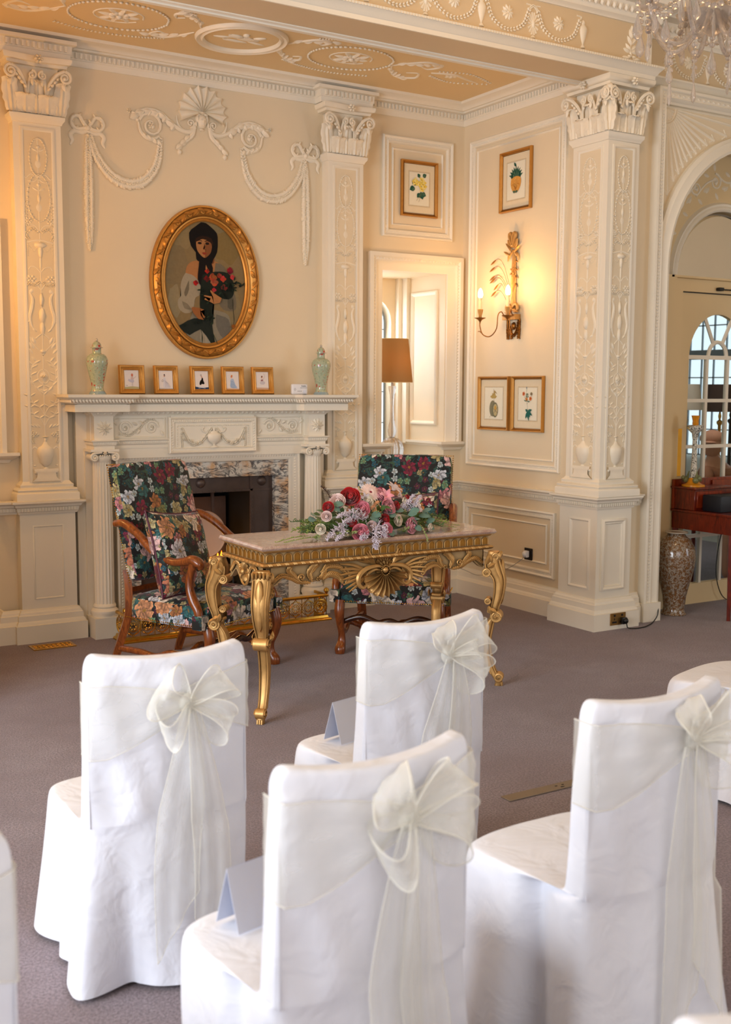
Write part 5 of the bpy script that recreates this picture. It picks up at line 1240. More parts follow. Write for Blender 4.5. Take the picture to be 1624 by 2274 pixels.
for (yy, bend) in ((-.475, 1), (-.805, -1)):
    bm = B(); y0 = -.66 + bend * .05
    tube(bm, cr([(-.055, y0, 2.19), (-.08, y0 + bend * .005, 2.225), (-.10, y0 + bend * .02, 2.20), (-.105, y0 + bend * .03, 2.10), (-.12, (y0 + yy) / 2 + bend * .02, 2.045), (-.16, yy + bend * -.01, 2.06), (-.18, yy, 2.12), (-.18, yy, 2.165)], 6), .0042, 8)
    tube(bm, cr([(-.165, yy, 2.07), (-.17, yy + bend * .02, 2.085), (-.172, yy + bend * .035, 2.08)], 4), [.003] * 8 + [.001], 6)
    arm = new('arm', bm, M['bronze'], rt)
    bm = B(); lathe(bm, [(.004, 2.14), (.006, 2.155), (.018, 2.17), (.042, 2.181), (.044, 2.184), (.02, 2.182), (.008, 2.18)], (-.18, yy, 0), 24); new('drip_pan', bm, M['bronze'], arm)
    bm = B(); lathe(bm, [(.010, 2.18), (.012, 2.19), (.012, 2.20), (.019, 2.225), (.022, 2.245), (.018, 2.248), (.012, 2.24)], (-.18, yy, 0), 16, flute=.12, nf=8); new('candle_cup', bm, M['gold'], arm)
    bm = B(); lathe(bm, [(.0125, 2.24), (.0125, 2.305), (.010, 2.306), (.010, 2.315), (.014, 2.33), (.012, 2.333)], (-.18, yy, 0), 16); new('candle_tube', bm, M['candle'], arm)
    bm = B(); lathe(bm, [(.012, 2.332), (.0175, 2.345), (.019, 2.358), (.016, 2.378), (.009, 2.396), (.001, 2.404)], (-.18, yy, 0), 16); new('bulb', bm, M['bulb'], arm)

# ================================================================== TABLE LAMP IN THE RECESS
lx, ly = -.485, .27
rt = thing('table_lamp', 'glass table lamp with a tapered gold silk shade standing in the window recess', 'lamp', (lx, ly, NZ0))
bm = B(); prof = [(.128, 2.045), (.165, 1.698)]
lathe(bm, [(.128, 2.045), (.166, 1.698), (.164, 1.698), (.126, 2.045)], (lx, ly, 0), 48); bm.faces.ensure_lookup_table()
for f in [f for f in bm.faces if len(f.verts) > 8]: bm.faces.remove(f)
new('lamp_shade', bm, M['shade'], rt)
bm = B(); tube(bm, [(lx + .165 * cos(a), ly + .165 * sin(a), 1.70) for a in [2 * pi * k / 48 for k in range(48)]], .0022, 5, closed=True); tube(bm, [(lx + .127 * cos(a), ly + .127 * sin(a), 2.044) for a in [2 * pi * k / 48 for k in range(48)]], .0022, 5, closed=True); new('shade_trim', bm, M['candle'], rt)
bm = B(); lathe(bm, [(.012, 1.67), (.012, 1.76), (.017, 1.78), (.017, 1.82), (.001, 1.83)], (lx, ly, 0), 16); tube(bm, [(lx - .127, ly, 2.04), (lx + .127, ly, 2.04)], .002, 4); tube(bm, [(lx, ly, 1.76), (lx, ly, 2.05)], .003, 5); new('fitting', bm, M['steel'], rt)
bm = B(); lathe(bm, [(.030, 1.67), (.034, 1.66), (.020, 1.60), (.016, 1.50), (.020, 1.40), (.034, 1.34), (.038, 1.31), (.030, 1.275), (.020, 1.262), (.028, 1.255)], (lx, ly, 0), 32); new('stem', bm, M['crystal'], rt)
bm = B(); lathe(bm, [(.024, 1.258), (.05, 1.25), (.080, 1.22), (.095, 1.17), (.088, 1.10), (.055, 1.05), (.05, 1.03), (.075, .99), (.09, .95), (.09, .932), (.001, .932)], (lx, ly, 0), 64, flute=.09, nf=14); new('fluted_base', bm, M['crystal'], rt)
bm = B(); tube(bm, [(lx, ly, .95), (lx, ly, 1.68)], .003, 6); new('inner_rod', bm, M['steel'], rt)

# ================================================================== SOCKETS AND CABLES
rt = thing('wall_socket', 'dark square wall socket with a white plug in the low side panel', 'socket', (-.005, -.885, .42))
bm = B(); bbox(bm, -.009, -.001, -.932, -.842, .375, .468, .002, 1); new('face_plate', bm, simple('dark_bronze_plate', (.14, .11, .09), .35, .6), rt)
rt = thing('plug', 'white plug with a thin grey cable hanging from the dark wall socket', 'plug', (-.02, -.885, .42))
bm = B(); bbox(bm, -.04, -.0105, -.905, -.865, .40, .45, .006, 2); blob(bm, (-.045, -.885, .425), (.012, .020, .022), None, 2); new('plug_body', bm, M['plastic'], rt)
bm = B(); tube(bm, cr([(-.045, -.885, .405), (-.06, -.86, .375), (-.08, -.78, .32), (-.09, -.62, .25), (-.10, -.40, .20), (-.12, -.25, .22), (-.20, -.14, .27), (-.30, -.12, .33)], 6), .0025, 6); new('cable', bm, M['greycable'], rt)
rt = thing('double_socket', 'brass double floor-level socket in the base of the corner pier', 'socket', (.10, -1.735, .06))
ypl = -1.7325
bm = B(); bbox(bm, .025, .170, ypl - .006, ypl, .03, .115, .003, 1); new('face_plate', bm, simple('antique_brass_plate', (.62, .48, .28), .35, .8), rt)
for x in (.062, .132):
    bm = B(); box(bm, x - .026, x + .026, ypl - .0075, ypl - .006, .04, .088); 
    new('socket_outlet', bm, simple('dark_outlet', (.42, .30, .18), .5), rt) if False else bm.free()
    bm = B(); box(bm, x - .003, x + .003, ypl - .0085, ypl - .006, .066, .080); box(bm, x - .016, x - .006, ypl - .0085, ypl - .006, .048, .054); box(bm, x + .006, x + .016, ypl - .0085, ypl - .006, .048, .054); box(bm, x - .02, x + .02, ypl - .0080, ypl - .006, .046, .058); new('pin_slots', bm, M['black'], rt)
    bm = B(); box(bm, x - .006, x + .006, ypl - .011, ypl - .006, .092, .106); new('switch', bm, M['black'], rt)
rt = thing('black_plug', 'black plug and cable in the brass double socket trailing behind the door architrave', 'plug', (.135, -1.75, .06))
bm = B(); bbox(bm, .112, .158, ypl - .038, ypl - .0095, .036, .084, .008, 2); blob(bm, (.138, ypl - .04, .06), (.020, .016, .022), None, 2); new('plug_body', bm, M['black'], rt)
bm = B(); tube(bm, cr([(.14, ypl - .045, .04), (.15, ypl - .05, .012), (.20, -1.80, .006), (.28, -1.80, .006), (.36, -1.77, .006), (.47, -1.71, .01), (.535, -1.685, .05), (.565, -1.655, .11), (.575, -1.62, .10), (.60, -1.55, .02), (.70, -1.45, .006)], 6), .004, 6); new('cable', bm, M['cable'], rt)
rt = thing('floor_trunking', 'metal cable trunking strip let into the carpet between the white chairs', 'floor strip', (-2.3, -3.88, 0))
bm = B(); bbox(bm, -2.60, -1.95, -3.915, -3.855, .0, .006, .002, 1); new('cover_strip', bm, simple('grey_trunking_lid', (.52, .47, .42), .5, .3), rt)
bm = B(); box(bm, -2.335, -2.325, -3.885, -3.88, .006, .0075); box(bm, -2.30, -2.29, -3.885, -3.88, .006, .0075); blob(bm, (-2.31, -3.9, .006), (.012, .006, .002)); new('catch', bm, M['black'], rt)

# ================================================================== ARCHED DOORWAY
ACX, ASZ, AR = 1.45, 2.50, .905       # arch centre, springing, radius
# wall around the arch
bm = B()
arc = [(ACX - AR * cos(pi * k / 32), ASZ + AR * sin(pi * k / 32)) for k in range(33)]
inner = [(ACX - AR, 0)] + arc + [(ACX + AR, 0)]
outer = [(.20, 0)] + [(.20 + (3.3 - .2) * k / 32 if False else (.20 if k < 6 else (3.3 if k > 26 else .20 + 3.1 * (k - 6) / 20)), (ASZ + (3.70 - ASZ) * min(k, 32 - k) / 6 if (k < 6 or k > 26) else 3.70)) for k in range(33)] + [(3.3, 0)]
fi = [Vector((x, AY, z)) for x, z in inner]; fo = [Vector((x, AY, z)) for x, z in outer]; bi = [Vector((x, -1.34, z)) for x, z in inner]
grid(bm, [fo, fi, bi]); struct('wall_doorway', bm, M['wall'], True)
# architrave: square frame with arch band
bm = B()
F = Rel((0, AY, 0), (1, 0, 0), (0, 0, 1))
band = [(0, 0), (0, .050), (-.012, .058), (-.022, .050), (-.045, .046), (-.060, .046), (-.070, .036), (-.095, .030), (-.105, .012), (-.115, 0)]
# jamb + arch moulding
path = [F.p(ACX + AR - .02, .13)] + [F.p(ACX + (AR - .02) * cos(pi * k / 32), ASZ + (AR - .02) * sin(pi * k / 32)) for k in range(33)] + [F.p(ACX - AR + .02, .13)]
sweep(bm, path, [(0, 0), (0, .055), (-.02, .060), (-.035, .050), (-.075, .046), (-.085, .034), (-.10, .030), (-.10, 0)], F.W)
# outer square frame
sweep(bm, [F.p(3.3, 3.70), F.p(.415, 3.70), F.p(.415, .13)], [(0, 0), (0, .062), (.018, .066), (.028, .056), (.034, .054), (.058, .054), (.066, .060), (.075, .050), (.085, .03), (.10, .026), (.10, 0)], F.W)
for i in range(150): F2z = .16 + i * .0235; blob(bm, (.462, AY - .056, F2z), (.010, .006, .007))
for i in range(55): blob(bm, (.50 + i * .05, AY - .056, 3.655), (.016, .006, .010))
box(bm, .405, .575, AY - .072, AY, 0, .135); box(bm, ACX + AR - .03, ACX + AR + .14, AY - .072, AY, 0, .135)
struct('trim_door_architrave', bm, M['trim'])
# spandrel with sunburst
rt = thing('spandrel_relief', 'fan-shaped sunburst relief in the corner above the arch', 'wall relief', (.6, AY, 3.5))
F = Rel((0, AY, 0), (1, 0, 0), (0, 0, 1)); cx0, cz0 = .535, 3.585
rect = [(.53, 3.59), (1.40, 3.59)]
F.tube([(.53, 2.85), (.53, 3.59)], .009, n=1); F.tube([(.53, 3.59), (1.42, 3.59)], .006, n=1)
F.tube([(cx0 + .10 * cos(-pi / 2 * k / 8), cz0 + .10 * sin(-pi / 2 * k / 8)) for k in range(9)], .006, n=1)
for k in range(5): a = -pi / 2 * (k + .5) / 5; F.leaf(cx0 + .01, cz0 - .01, a, .085, .028, .010)
for k in range(12):
    a = -pi / 2 * (k + .5) / 12; p = Vector((cx0 + .11 * cos(a), cz0 + .11 * sin(a)))
    # distance to the arch band
    t = .11
    while t < 1.1:
        x, z = cx0 + t * cos(a), cz0 + t * sin(a)
        if sqrt((x - ACX) ** 2 + (z - ASZ) ** 2) < AR + .10 or z < 2.75: break
        t += .01
    F.tube([(cx0 + .11 * cos(a), cz0 + .11 * sin(a)), (cx0 + (t - .01) * cos(a), cz0 + (t - .01) * sin(a))], .010, n=1)
    F.tube([(cx0 + (t - .05) * cos(a - .06), cz0 + (t - .05) * sin(a - .06)), (cx0 + (t - .02) * cos(a), cz0 + (t - .02) * sin(a)), (cx0 + (t - .05) * cos(a + .06), cz0 + (t - .05) * sin(a + .06))], .005)
F.done('sunburst', M['relief'], rt, None, True)
# tympanum wall behind the arch, mirror fanlight, door frame
DY = -1.335; DX = 1.465
fz = 2.49
bm = B(); GR = .50
half = [(DX - GR * cos(pi * k / 28), fz + GR * sin(pi * k / 28)) for k in range(29)]
big = [(DX - 1.1 * cos(pi * k / 28), fz + 1.1 * sin(pi * k / 28)) for k in range(29)]
grid(bm, [[Vector((x, DY, z)) for x, z in big], [Vector((x, DY, z)) for x, z in half], [Vector((x, DY + .03, z)) for x, z in half]])
box(bm, .45, DX - .555, DY, DY + .1, 0, fz); box(bm, .546, .906, -1.385, DY, 0, fz); box(bm, DX + .555, 2.6, DY, DY + .1, 0, fz)
struct('wall_tympanum', bm, M['ceil'], True)
bm = B(); F = Rel((0, DY, 0), (1, 0, 0), (0, 0, 1))
sweep(bm, [F.p(DX + GR * cos(pi * k / 32), fz + GR * sin(pi * k / 32)) for k in range(33)], [(.0, 0), (.0, .02), (-.015, .032), (-.03, .03), (-.04, .02), (-.055, .024), (-.062, .012), (-.07, 0)], F.W)
struct('trim_fanlight', bm, M['trim'])
bm = B(); vs = [bm.verts.new((DX + (GR - .0) * cos(pi * k / 32), DY + .02, fz + (GR - .0) * sin(pi * k / 32))) for k in range(33)]; bm.faces.new(vs); rt = struct('window_fanlight_mirror', bm, M['mirror'], False)
bm = B()
for k in range(32): 
    a0, a1 = pi * k / 32, pi * (k + 1) / 32; q = [(GR, a0, -.0), (GR, a1, 0), (GR - .03, a1, -.008), (GR - .03, a0, -.008)]
    bm.faces.new([bm.verts.new((DX + r * cos(a), DY + .019 + d, fz + r * sin(a))) for r, a, d in q])
o = new('bevelled_edge', bm, M['mirror'], None); o.parent = rt
# relief on the tympanum
rt = thing('tympanum_relief', 'scrolling leaf relief on the orange-lit wall above the mirrored fanlight', 'wall relief', (DX, DY, 3.1))
F = Rel((DX, DY, fz), (1, 0, 0), (0, 0, 1))
for k in range(9):
    a = pi - (.22 + k * .30); r = .72; u, v = r * cos(a), r * sin(a)
    F.spiral(u, v, .062, .012, a, 1.5, .009, d=1 if k % 2 else -1); F.rose(u, v, .020)
    a2 = a - .15; F.tube([(.72 * cos(a), .72 * sin(a) - .06 if k % 2 else .72 * sin(a) + .06), (.72 * cos(a2), .72 * sin(a2)), (.74 * cos(a2 - .15), .74 * sin(a2 - .15))], .008)
    for j in range(5): F.leaf(u + .08 * cos(a + j), v + .08 * sin(a + j), a + j * 1.2, .06, .028, .012)
F.done('leaf_scrolls', M['relief'], rt, None, True)
# door frame and leaf
bm = B()
DL, DR, DT = 1.025, 1.905, 2.375
box(bm, .905, DL - .004, DY - .03, DY + .05, 0, DT + .004); box(bm, DR + .004, 2.02, DY - .03, DY + .05, 0, DT + .004); box(bm, .905, 2.02, DY - .03, DY + .05, DT + .004, fz)
box(bm, .905, .94, DY - .045, DY, 0, fz); sweep(bm, [(2.03, DY, 0), (2.03, DY - .03, 0), (.90, DY - .03, 0), (.90, DY, 0)], [(0, fz - .02), (.02, fz - .015), (.02, fz), (0, fz)], (0, 0, 1))
struct('trim_door_frame', bm, M['ceil'])
rt = thing('door_1', None, None, (DL, DY, 0)); del_keys = [k for k in ('category', 'label') if k in rt]
rt['kind'] = 'structure'
GX, GH = 1.45, .325       # glazed part: centre and half width
gz0, gzs, gzt = .16, 1.90, 2.235
bm = B()
def ring(y, gx=0): 
    p = [(GX + GH - gx, gz0 + gx), (GX + GH - gx, gzs)] + [(GX + (GH - gx) * cos(pi * k / 24), gzs + (gzt - gzs - gx) * sin(pi * k / 24)) for k in range(1, 24)] + [(GX - GH + gx, gzs), (GX - GH + gx, gz0 + gx)]
    return [Vector((x, y, z)) for x, z in p]
def outr(y):
    p = [(DR, .0), (DR, gzs)] + [((DR if k <= 4 else (DL if k >= 20 else DR + (DL - DR) * (k - 4) / 16)), (gzs + (DT - gzs) * min(k, 24 - k) / 4 if (k <= 4 or k >= 20) else DT)) for k in range(1, 24)] + [(DL, gzs), (DL, 0)]
    return [Vector((x, y, z)) for x, z in p]
grid(bm, [outr(DY + .035), outr(DY - .01), ring(DY - .01), ring(DY - .004, .012), ring(DY + .035, .012)])
for y in (DY - .01, DY + .035):
    bm.faces.new([bm.verts.new(p) for p in (Vector((DL, y, 0)), Vector((DR, y, 0)), Vector((GX + GH, y, gz0)), Vector((GX - GH, y, gz0)))])
new('door_leaf', bm, M['ceil'], rt)
bm = B(); zc_ = gzs - .0
for z in (.53, .88, 1.22, 1.57): box(bm, GX - GH, GX + GH, DY - .008, DY + .02, z - .013, z + .013)
box(bm, GX - GH, GX + GH, DY - .010, DY + .02, zc_ - .018, zc_ + .012)
for x in (-.115, .115): box(bm, GX + x - .012, GX + x + .012, DY - .009, DY + .02, gz0, zc_)
tube(bm, [(GX + .10 * cos(pi * k / 14), DY + .003, zc_ + .115 * sin(pi * k / 14)) for k in range(15)], .016, 6)
for a in (1.08, 2.06): tube(bm, [(GX + .11 * cos(a), DY + .003, zc_ + .12 * sin(a)), (GX + .31 * cos(a), DY + .003, zc_ + .325 * sin(a))], .014, 6)
new('glazing_bars', bm, M['trim'], rt)
bm = B(); box(bm, GX - GH + .005, GX + GH - .005, DY + .006, DY + .010, gz0 + .01, gzt - .01)
me_cut = [f for f in bm.faces]
pn = new('glass_panes', bm, M['pane'], rt, False)
bm = B(); bbox(bm, DL + .012, DL + .055, DY - .014, DY - .010, 1.0, 1.36, .001, 1); new('push_plate', bm, M['brass'], rt)
bm = B(); bbox(bm, DL - .01, DL + .004, DY - .016, DY - .008, 2.13, 2.22, .003, 1); tube(bm, [(DL - .003, DY - .014, 2.10), (DL - .003, DY - .014, 2.25)], .005, 8); new('hinge', bm, M['black'], rt)
bm = B(); box(bm, DL - .004, DR, DY - .0125, DY - .0095, DT - .004, DT + .003); new('shadow_gap', bm, M['black'], rt)
bm = B(); bbox(bm, 1.37, 1.42, DY - .07, DY - .03, DT + .02, DT + .045, .004, 1); tube(bm, [(1.40, DY - .06, DT + .03), (1.62, DY - .07, DT + .03), (1.78, DY - .02, DT - .02)], .006, 6); new('door_closer', bm, M['black'], rt)

# ================================================================== ROOM SEEN THROUGH THE DOOR
bm = B(); box(bm, .5, 4.2, 3.2, 3.3, 0, 4); struct('wall_beyond', bm, M['room'], False)
bm = B(); box(bm, 4.2, 4.3, -1.3, 3.3, 0, 4); struct('wall_beyond_right', bm, M['room'], False)
bm = B(); box(bm, .4, .5, -1.2, 3.3, 0, 4); struct('wall_beyond_left', bm, M['room'], False)
bm = B(); box(bm, .4, 4.3, -1.2, 3.3, 3.3, 3.35); struct('ceiling_beyond', bm, M['room'], False)
for n_, (x0, x1, z0, z1) in enumerate(((3.35, 4.15, .95, 2.9),)):
    w = B(); box(w, x0, x1, 3.15, 3.19, z0, z1); wo = struct('window_3', w, M['daypane2'], False)
    bm = B()
    for k in range(9): x = x0 + (x1 - x0) * k / 8; box(bm, x - .006, x + .006, 3.13, 3.15, z0, z1)
    for k in range(8): z = z0 + (z1 - z0) * k / 7; box(bm, x0, x1, 3.13, 3.15, z - .006, z + .006)
    box(bm, x0, x1, 3.10, 3.15, 2.0, 2.08); box(bm, (x0 + x1) / 2 - .04, (x0 + x1) / 2 + .04, 3.10, 3.15, z0, z1); o = new('glazing_bars', bm, M['lead'], None); o.parent = wo
w = B(); box(w, 4.15, 4.19, -.6, 2.9, .95, 2.9); wo = struct('window_4', w, M['daypane2'], False)
bm = B()
for k in range(22): y = -.6 + k * 3.5 / 21; box(bm, 4.13, 4.15, y - .006, y + .006, .95, 2.9)
for k in range(8): z = .95 + 1.95 * k / 7; box(bm, 4.13, 4.15, -.6, 2.9, z - .006, z + .006)
for y in (.5, 1.7): box(bm, 4.08, 4.15, y - .06, y + .06, .95, 2.9)
box(bm, 4.08, 4.15, -.6, 2.9, 1.98, 2.08); o = new('glazing_bars', bm, M['lead'], None); o.parent = wo
# round mirror edge glimpsed at the left of the panes
def far_lamp(x, y, zb, zs, zt, label, shade, base, r=.15, br=.02):
    rt = thing('table_lamp', label, 'lamp', (x, y, zb))
    bm = B(); lathe(bm, [(r * .74, zt), (r, zs), (r - .003, zs), (r * .74 - .003, zt)], (x, y, 0), 32); bm.faces.ensure_lookup_table()
    for f in [f for f in bm.faces if len(f.verts) > 8]: bm.faces.remove(f)
    new('lamp_shade', bm, M[shade], rt)
    bm = B(); lathe(bm, [(br * 2.6, zb), (br * 2.6, zb + .02), (br * 2, zb + .03), (br * 2, zb + .05), (br * 1.1, zb + .07), (br, zb + .09), (br * .85, zs - .12), (br * 1.6, zs - .10), (br * 1.6, zs - .085), (br * .5, zs - .07), (br * .9, zs - .04), (br * .4, zs), (br * .3, zt - .05)], (x, y, 0), 20); new('column', bm, M[base], rt)
far_lamp(2.325, -.62, .74, 1.465, 1.70, 'dark-shaded gold column lamp behind the glazed door', 'dkshade', 'brass', .15, .016)
far_lamp(2.84, -.30, .74, 1.465, 1.70, 'dark-shaded black lamp at the right edge behind the glazed door', 'dkshade', 'black', .14, .018)
far_lamp(2.03, -.52, .74, 1.48, 1.70, 'pale grey-shaded lamp behind the glazed door', 'greyshade', 'steel', .13, .008)
rt = thing('side_table', 'small table behind the glazed door carrying the shaded lamps', 'table', (2.3, -.55, 0))
bm = B(); bbox(bm, 1.86, 3.04, -.80, -.12, .71, .74, .006, 1); new('table_top', bm, M['mahog'], rt)
for x in (1.92, 2.98):
    for y in (-.74, -.18): bm = B(); tube(bm, [(x, y, .71), (x, y, 0)], [.02, .014], 8); new('leg', bm, M['mahog'], rt)
rt = thing('gilt_pedestal', 'stepped gold column base seen low through the glazed door', 'pedestal', (2.28, -.62, 0))
bm = B()
x, y = 2.27, -.95
for r, z0, z1 in ((.105, 0, .03), (.085, .03, .07), (.07, .07, .10), (.05, .10, .22), (.06, .22, .24)): bbox(bm, x - r, x + r, y - r, y + r, z0, z1, .004, 1)
lathe(bm, [(.045, .24), (.05, .26), (.036, .28), (.032, .6), (.045, .62), (.05, .64)], (x, y, 0), 20, flute=.06, nf=12); new('column', bm, M['brass'], rt)
# person glimpsed through the glass
rt = thing('person', 'person in a brown shirt and soft brown cap seen from behind through the door panes', 'person', (2.05, -.55, 0))
def skinned(name, pts, edges, rad, mat, parent, sub=2):
    me = bpy.data.meshes.new(name); off = WL[parent.name]; me.from_pydata([Vector(p) - off for p in pts], edges, []); o = bpy.data.objects.new(name, me); col.objects.link(o); o.parent = parent
    s = o.modifiers.new('skin', 'SKIN'); s.use_smooth_shade = True
    for i, r in enumerate(rad): me.skin_vertices[0].data[i].radius = (r, r) if isinstance(r, (int, float)) else r
    me.skin_vertices[0].data[0].use_root = True
    o.modifiers.new('sub', 'SUBSURF').levels = sub; o.modifiers['sub'].render_levels = sub
    me.materials.append(mat); return o
px_, py_ = 1.90, -.92
pts = [(px_ + .10, py_, .50), (px_ + .09, py_, .70), (px_ + .07, py_, .90), (px_ + .04, py_, 1.02), (px_ + .0, py_ - .01, 1.10), (px_ - .02, py_ - .02, 1.20),
       (px_ - .09, py_ - .03, .99), (px_ - .14, py_ - .08, .86), (px_ - .04, py_ - .16, .90), (px_ + .17, py_ + .02, .99), (px_ + .22, py_, .80), (px_ + .16, py_ - .12, .66),
       (px_ + .04, py_ - .18, .50), (px_ + .02, py_ - .20, .10), (px_ + .20, py_ - .16, .50), (px_ + .20, py_ - .18, .10)]
body = skinned('body', pts, [(0, 1), (1, 2), (2, 3), (3, 4), (4, 5), (3, 6), (6, 7), (7, 8), (3, 9), (9, 10), (10, 11), (0, 12), (12, 13), (0, 14), (14, 15)], [.13, .12, .12, .10, .045, .05, .055, .042, .03, .055, .042, .03, .07, .05, .07, .05], M['skin'], rt)
hd = B(); blob(hd, (px_ - .02, py_ - .02, 1.205), (.075, .09, .105), None, 3); blob(hd, (px_ - .10, py_ - .05, 1.195), (.014, .012, .018), None, 1); blob(hd, (px_ + .0, py_ + .06, 1.20), (.012, .018, .028), None, 1)
for k in range(2): blob(hd, (px_ - .085, py_ - .055 + .05 * k, 1.215), (.008, .010, .006))
blob(hd, (px_ - .085, py_ - .035, 1.165), (.010, .018, .006)); new('head', hd, M['skin'], rt)
sh = skinned('shirt', pts[:4] + [pts[6], pts[7], pts[9], pts[10]], [(0, 1), (1, 2), (2, 3), (3, 4), (4, 5), (3, 6), (6, 7)], [.145, .135, .135, .11, .065, .066, .066, .055], M['browncloth'], rt)
bm = B(); blob(bm, (px_ - .01, py_ - .01, 1.255), (.095, .105, .07), None, 3); blob(bm, (px_ + .02, py_ + .03, 1.235), (.085, .08, .06), None, 3); blob(bm, (px_ - .09, py_ - .05, 1.225), (.05, .06, .012), None, 2); new('cap', bm, M['capcloth'], rt)

# ================================================================== DESK, CANDLESTICK, CASE, FLOOR VASE
rt = thing('writing_desk', 'red mahogany writing desk with raised drawers in front of the glazed door', 'desk', (1.2, -1.5, 0))
X0, X1, Y0, Y1 = .955, 1.98, -1.965, -1.375
bm = B(); bbox(bm, X0, X1, Y0, Y1, .745, .765, .004, 1); new('desk_top', bm, M['mahog'], rt)
bm = B(); box(bm, X0 + .01, X1 - .01, Y0 + .01, Y1 - .01, .62, .745); new('apron', bm, M['mahog'], rt)
for k in range(3):
    a = X0 + .03 + k * .36; bm = B(); bbox(bm, a, a + .34, Y0 + .002, Y0 + .012, .635, .735, .003, 1); d = new('drawer', bm, M['mahog2'], rt)
    bm = B(); blob(bm, (a + .17, Y0 - .004, .685), .010, None, 2); new('knob', bm, M['brass'], d)
for x in (X0 + .03, X1 - .03):
    for y in (Y0 + .03, Y1 - .03):
        bm = B(); tube(bm, [(x, y, .62), (x, y, .03), (x, y, 0)], [.030, .018, .018], 4, up=(0, 1, .001)); new('leg', bm, M['mahog'], rt)
bm = B(); bbox(bm, X0 + .01, X0 + .40, -1.60, Y1 - .01, .766, .92, .003, 1); new('drawer_stack', bm, M['mahog'], rt)
for k in range(1): bm = B(); bbox(bm, X0 + .03, X0 + .30, -1.607, -1.600, .785, .905, .002, 1); new('drawer_front', bm, M['mahog2'], rt)
bm = B(); bbox(bm, X0 - .005, X0 + .42, -1.615, Y1, .92, .935, .003, 1); new('upper_shelf', bm, M['mahog'], rt)
bm = B(); box(bm, X0 + .40, X1, -1.42, -1.40, .766, .965); box(bm, X0 + .0, X1, -1.405, -1.385, .766, .985); new('gallery', bm, M['mahog2'], rt)
rt = thing('equipment_case', 'black flat box standing on the mahogany desk', 'box', (1.22, -1.7, .766))
bm = B(); bbox(bm, 1.02, 1.42, -1.80, -1.625, .766, .885, .006, 2); new('case_body', bm, M['box'], rt)
bm = B(); tube(bm, [(1.20, -1.803, .86), (1.22, -1.803, .86)], .004, 6); new('latch', bm, M['steel'], rt)
rt = thing('candlestick', 'speckled majolica candlestick with an amber cup and figures on its foot, on the desk', 'candlestick', (1.06, -1.49, .935))
c = (1.055, -1.50, 0)
bm = B(); lathe(bm, [(.028, 1.0), (.024, 1.05), (.020, 1.12), (.018, 1.2), (.017, 1.28), (.024, 1.33), (.045, 1.35), (.058, 1.365), (.060, 1.385), (.045, 1.392), (.02, 1.39)], c, 8); blob(bm, (c[0] - .045, c[1], 1.37), (.02, .02, .018)); blob(bm, (c[0] + .045, c[1], 1.37), (.02, .02, .018)); new('shaft', bm, M['mosaic'], rt)
bm = B(); lathe(bm, [(.018, 1.388), (.022, 1.40), (.020, 1.42), (.026, 1.45), (.030, 1.462), (.024, 1.455), (.014, 1.42)], c, 16, flute=.15, nf=8); new('cup', bm, M['amber'], rt)
bm = B(); lathe(bm, [(.085, .9365), (.085, .948), (.06, .955), (.045, .965), (.035, .99), (.03, 1.0)], c, 24); new('foot', bm, M['amber'], rt)
bm = B()
for a in (0, 2.1, 4.2): blob(bm, (c[0] + .055 * cos(a), c[1] + .055 * sin(a), .985), (.028, .024, .026), None, 2); blob(bm, (c[0] + .075 * cos(a + .3), c[1] + .075 * sin(a + .3), 1.0), (.016, .014, .018), None, 2); tube(bm, [(c[0] + .05 * cos(a), c[1] + .05 * sin(a), .98), (c[0] + .035 * cos(a + .5), c[1] + .035 * sin(a + .5), 1.05)], [.012, .004], 6)
new('foot_figures', bm, simple('olive_glaze', (.45, .46, .30), .2), rt)
rt = thing('floor_vase', 'tall brown and cream mottled floor vase standing beside the arched doorway', 'vase', (.83, -1.56, 0))
c = (.83, -1.56, 0)
bm = B(); lathe(bm, [(.088, 0), (.092, .006), (.080, .03), (.078, .06), (.086, .14), (.112, .25), (.138, .36), (.145, .43), (.136, .50), (.108, .555), (.072, .585), (.062, .60), (.064, .612), (.055, .612)], c, 48); new('body', bm, M['vase'], rt)
bm = B(); tube(bm, [(c[0] + .074 * cos(a), c[1] + .074 * sin(a), .612) for a in [2 * pi * k / 40 for k in range(40)]], .010, 8, .6, up=(0, 0, 1), closed=True); new('rim', bm, M['vaserim'], rt)
rt = thing('hanging_cable', 'thin black cable hanging behind the desk in front of the door', 'cable', (1.6, -1.37, 0))
bm = B(); tube(bm, cr([(1.58, -1.35, .78), (1.56, -1.36, .6), (1.50, -1.37, .4), (1.48, -1.38, .22), (1.52, -1.39, .08), (1.60, -1.39, .01), (1.72, -1.4, .006)], 6), .004, 6); new('flex', bm, M['cable'], rt)

# ================================================================== CHANDELIER
rt = thing('chandelier', 'crystal chandelier with bead strings and teardrop pendants hanging at the top right', 'chandelier', (-1.25, -3.60, 3.5))
cc = Vector((-1.25, -3.60, 0)); random.seed(21)
bm = B(); lathe(bm, [(.01, 3.25), (.05, 3.28), (.09, 3.33), (.10, 3.36), (.04, 3.40), (.03, 3.6), (.06, 3.7), (.03, 3.8), (.012, 3.9), (.012, 4.5)], cc, 20); new('stem', bm, M['crystal'], rt)
def drop(p, h, w, flat=.5, a=0):
    b = B(); Mx = Matrix.Rotation(a, 3, 'Z') @ Matrix.Diagonal((1, flat, 1)); lathe(b, [(.001, 0), (w * .35, h * .10), (w * .5, h * .28), (w * .46, h * .42), (w * .2, h * .75), (w * .06, h * .97), (.001, h)], (0, 0, 0), 10, Mx)
    b.transform(Matrix.Translation(Vector(p) - Vector((0, 0, h)))); o = new('pendant', b, M['crystal'], rt); return o
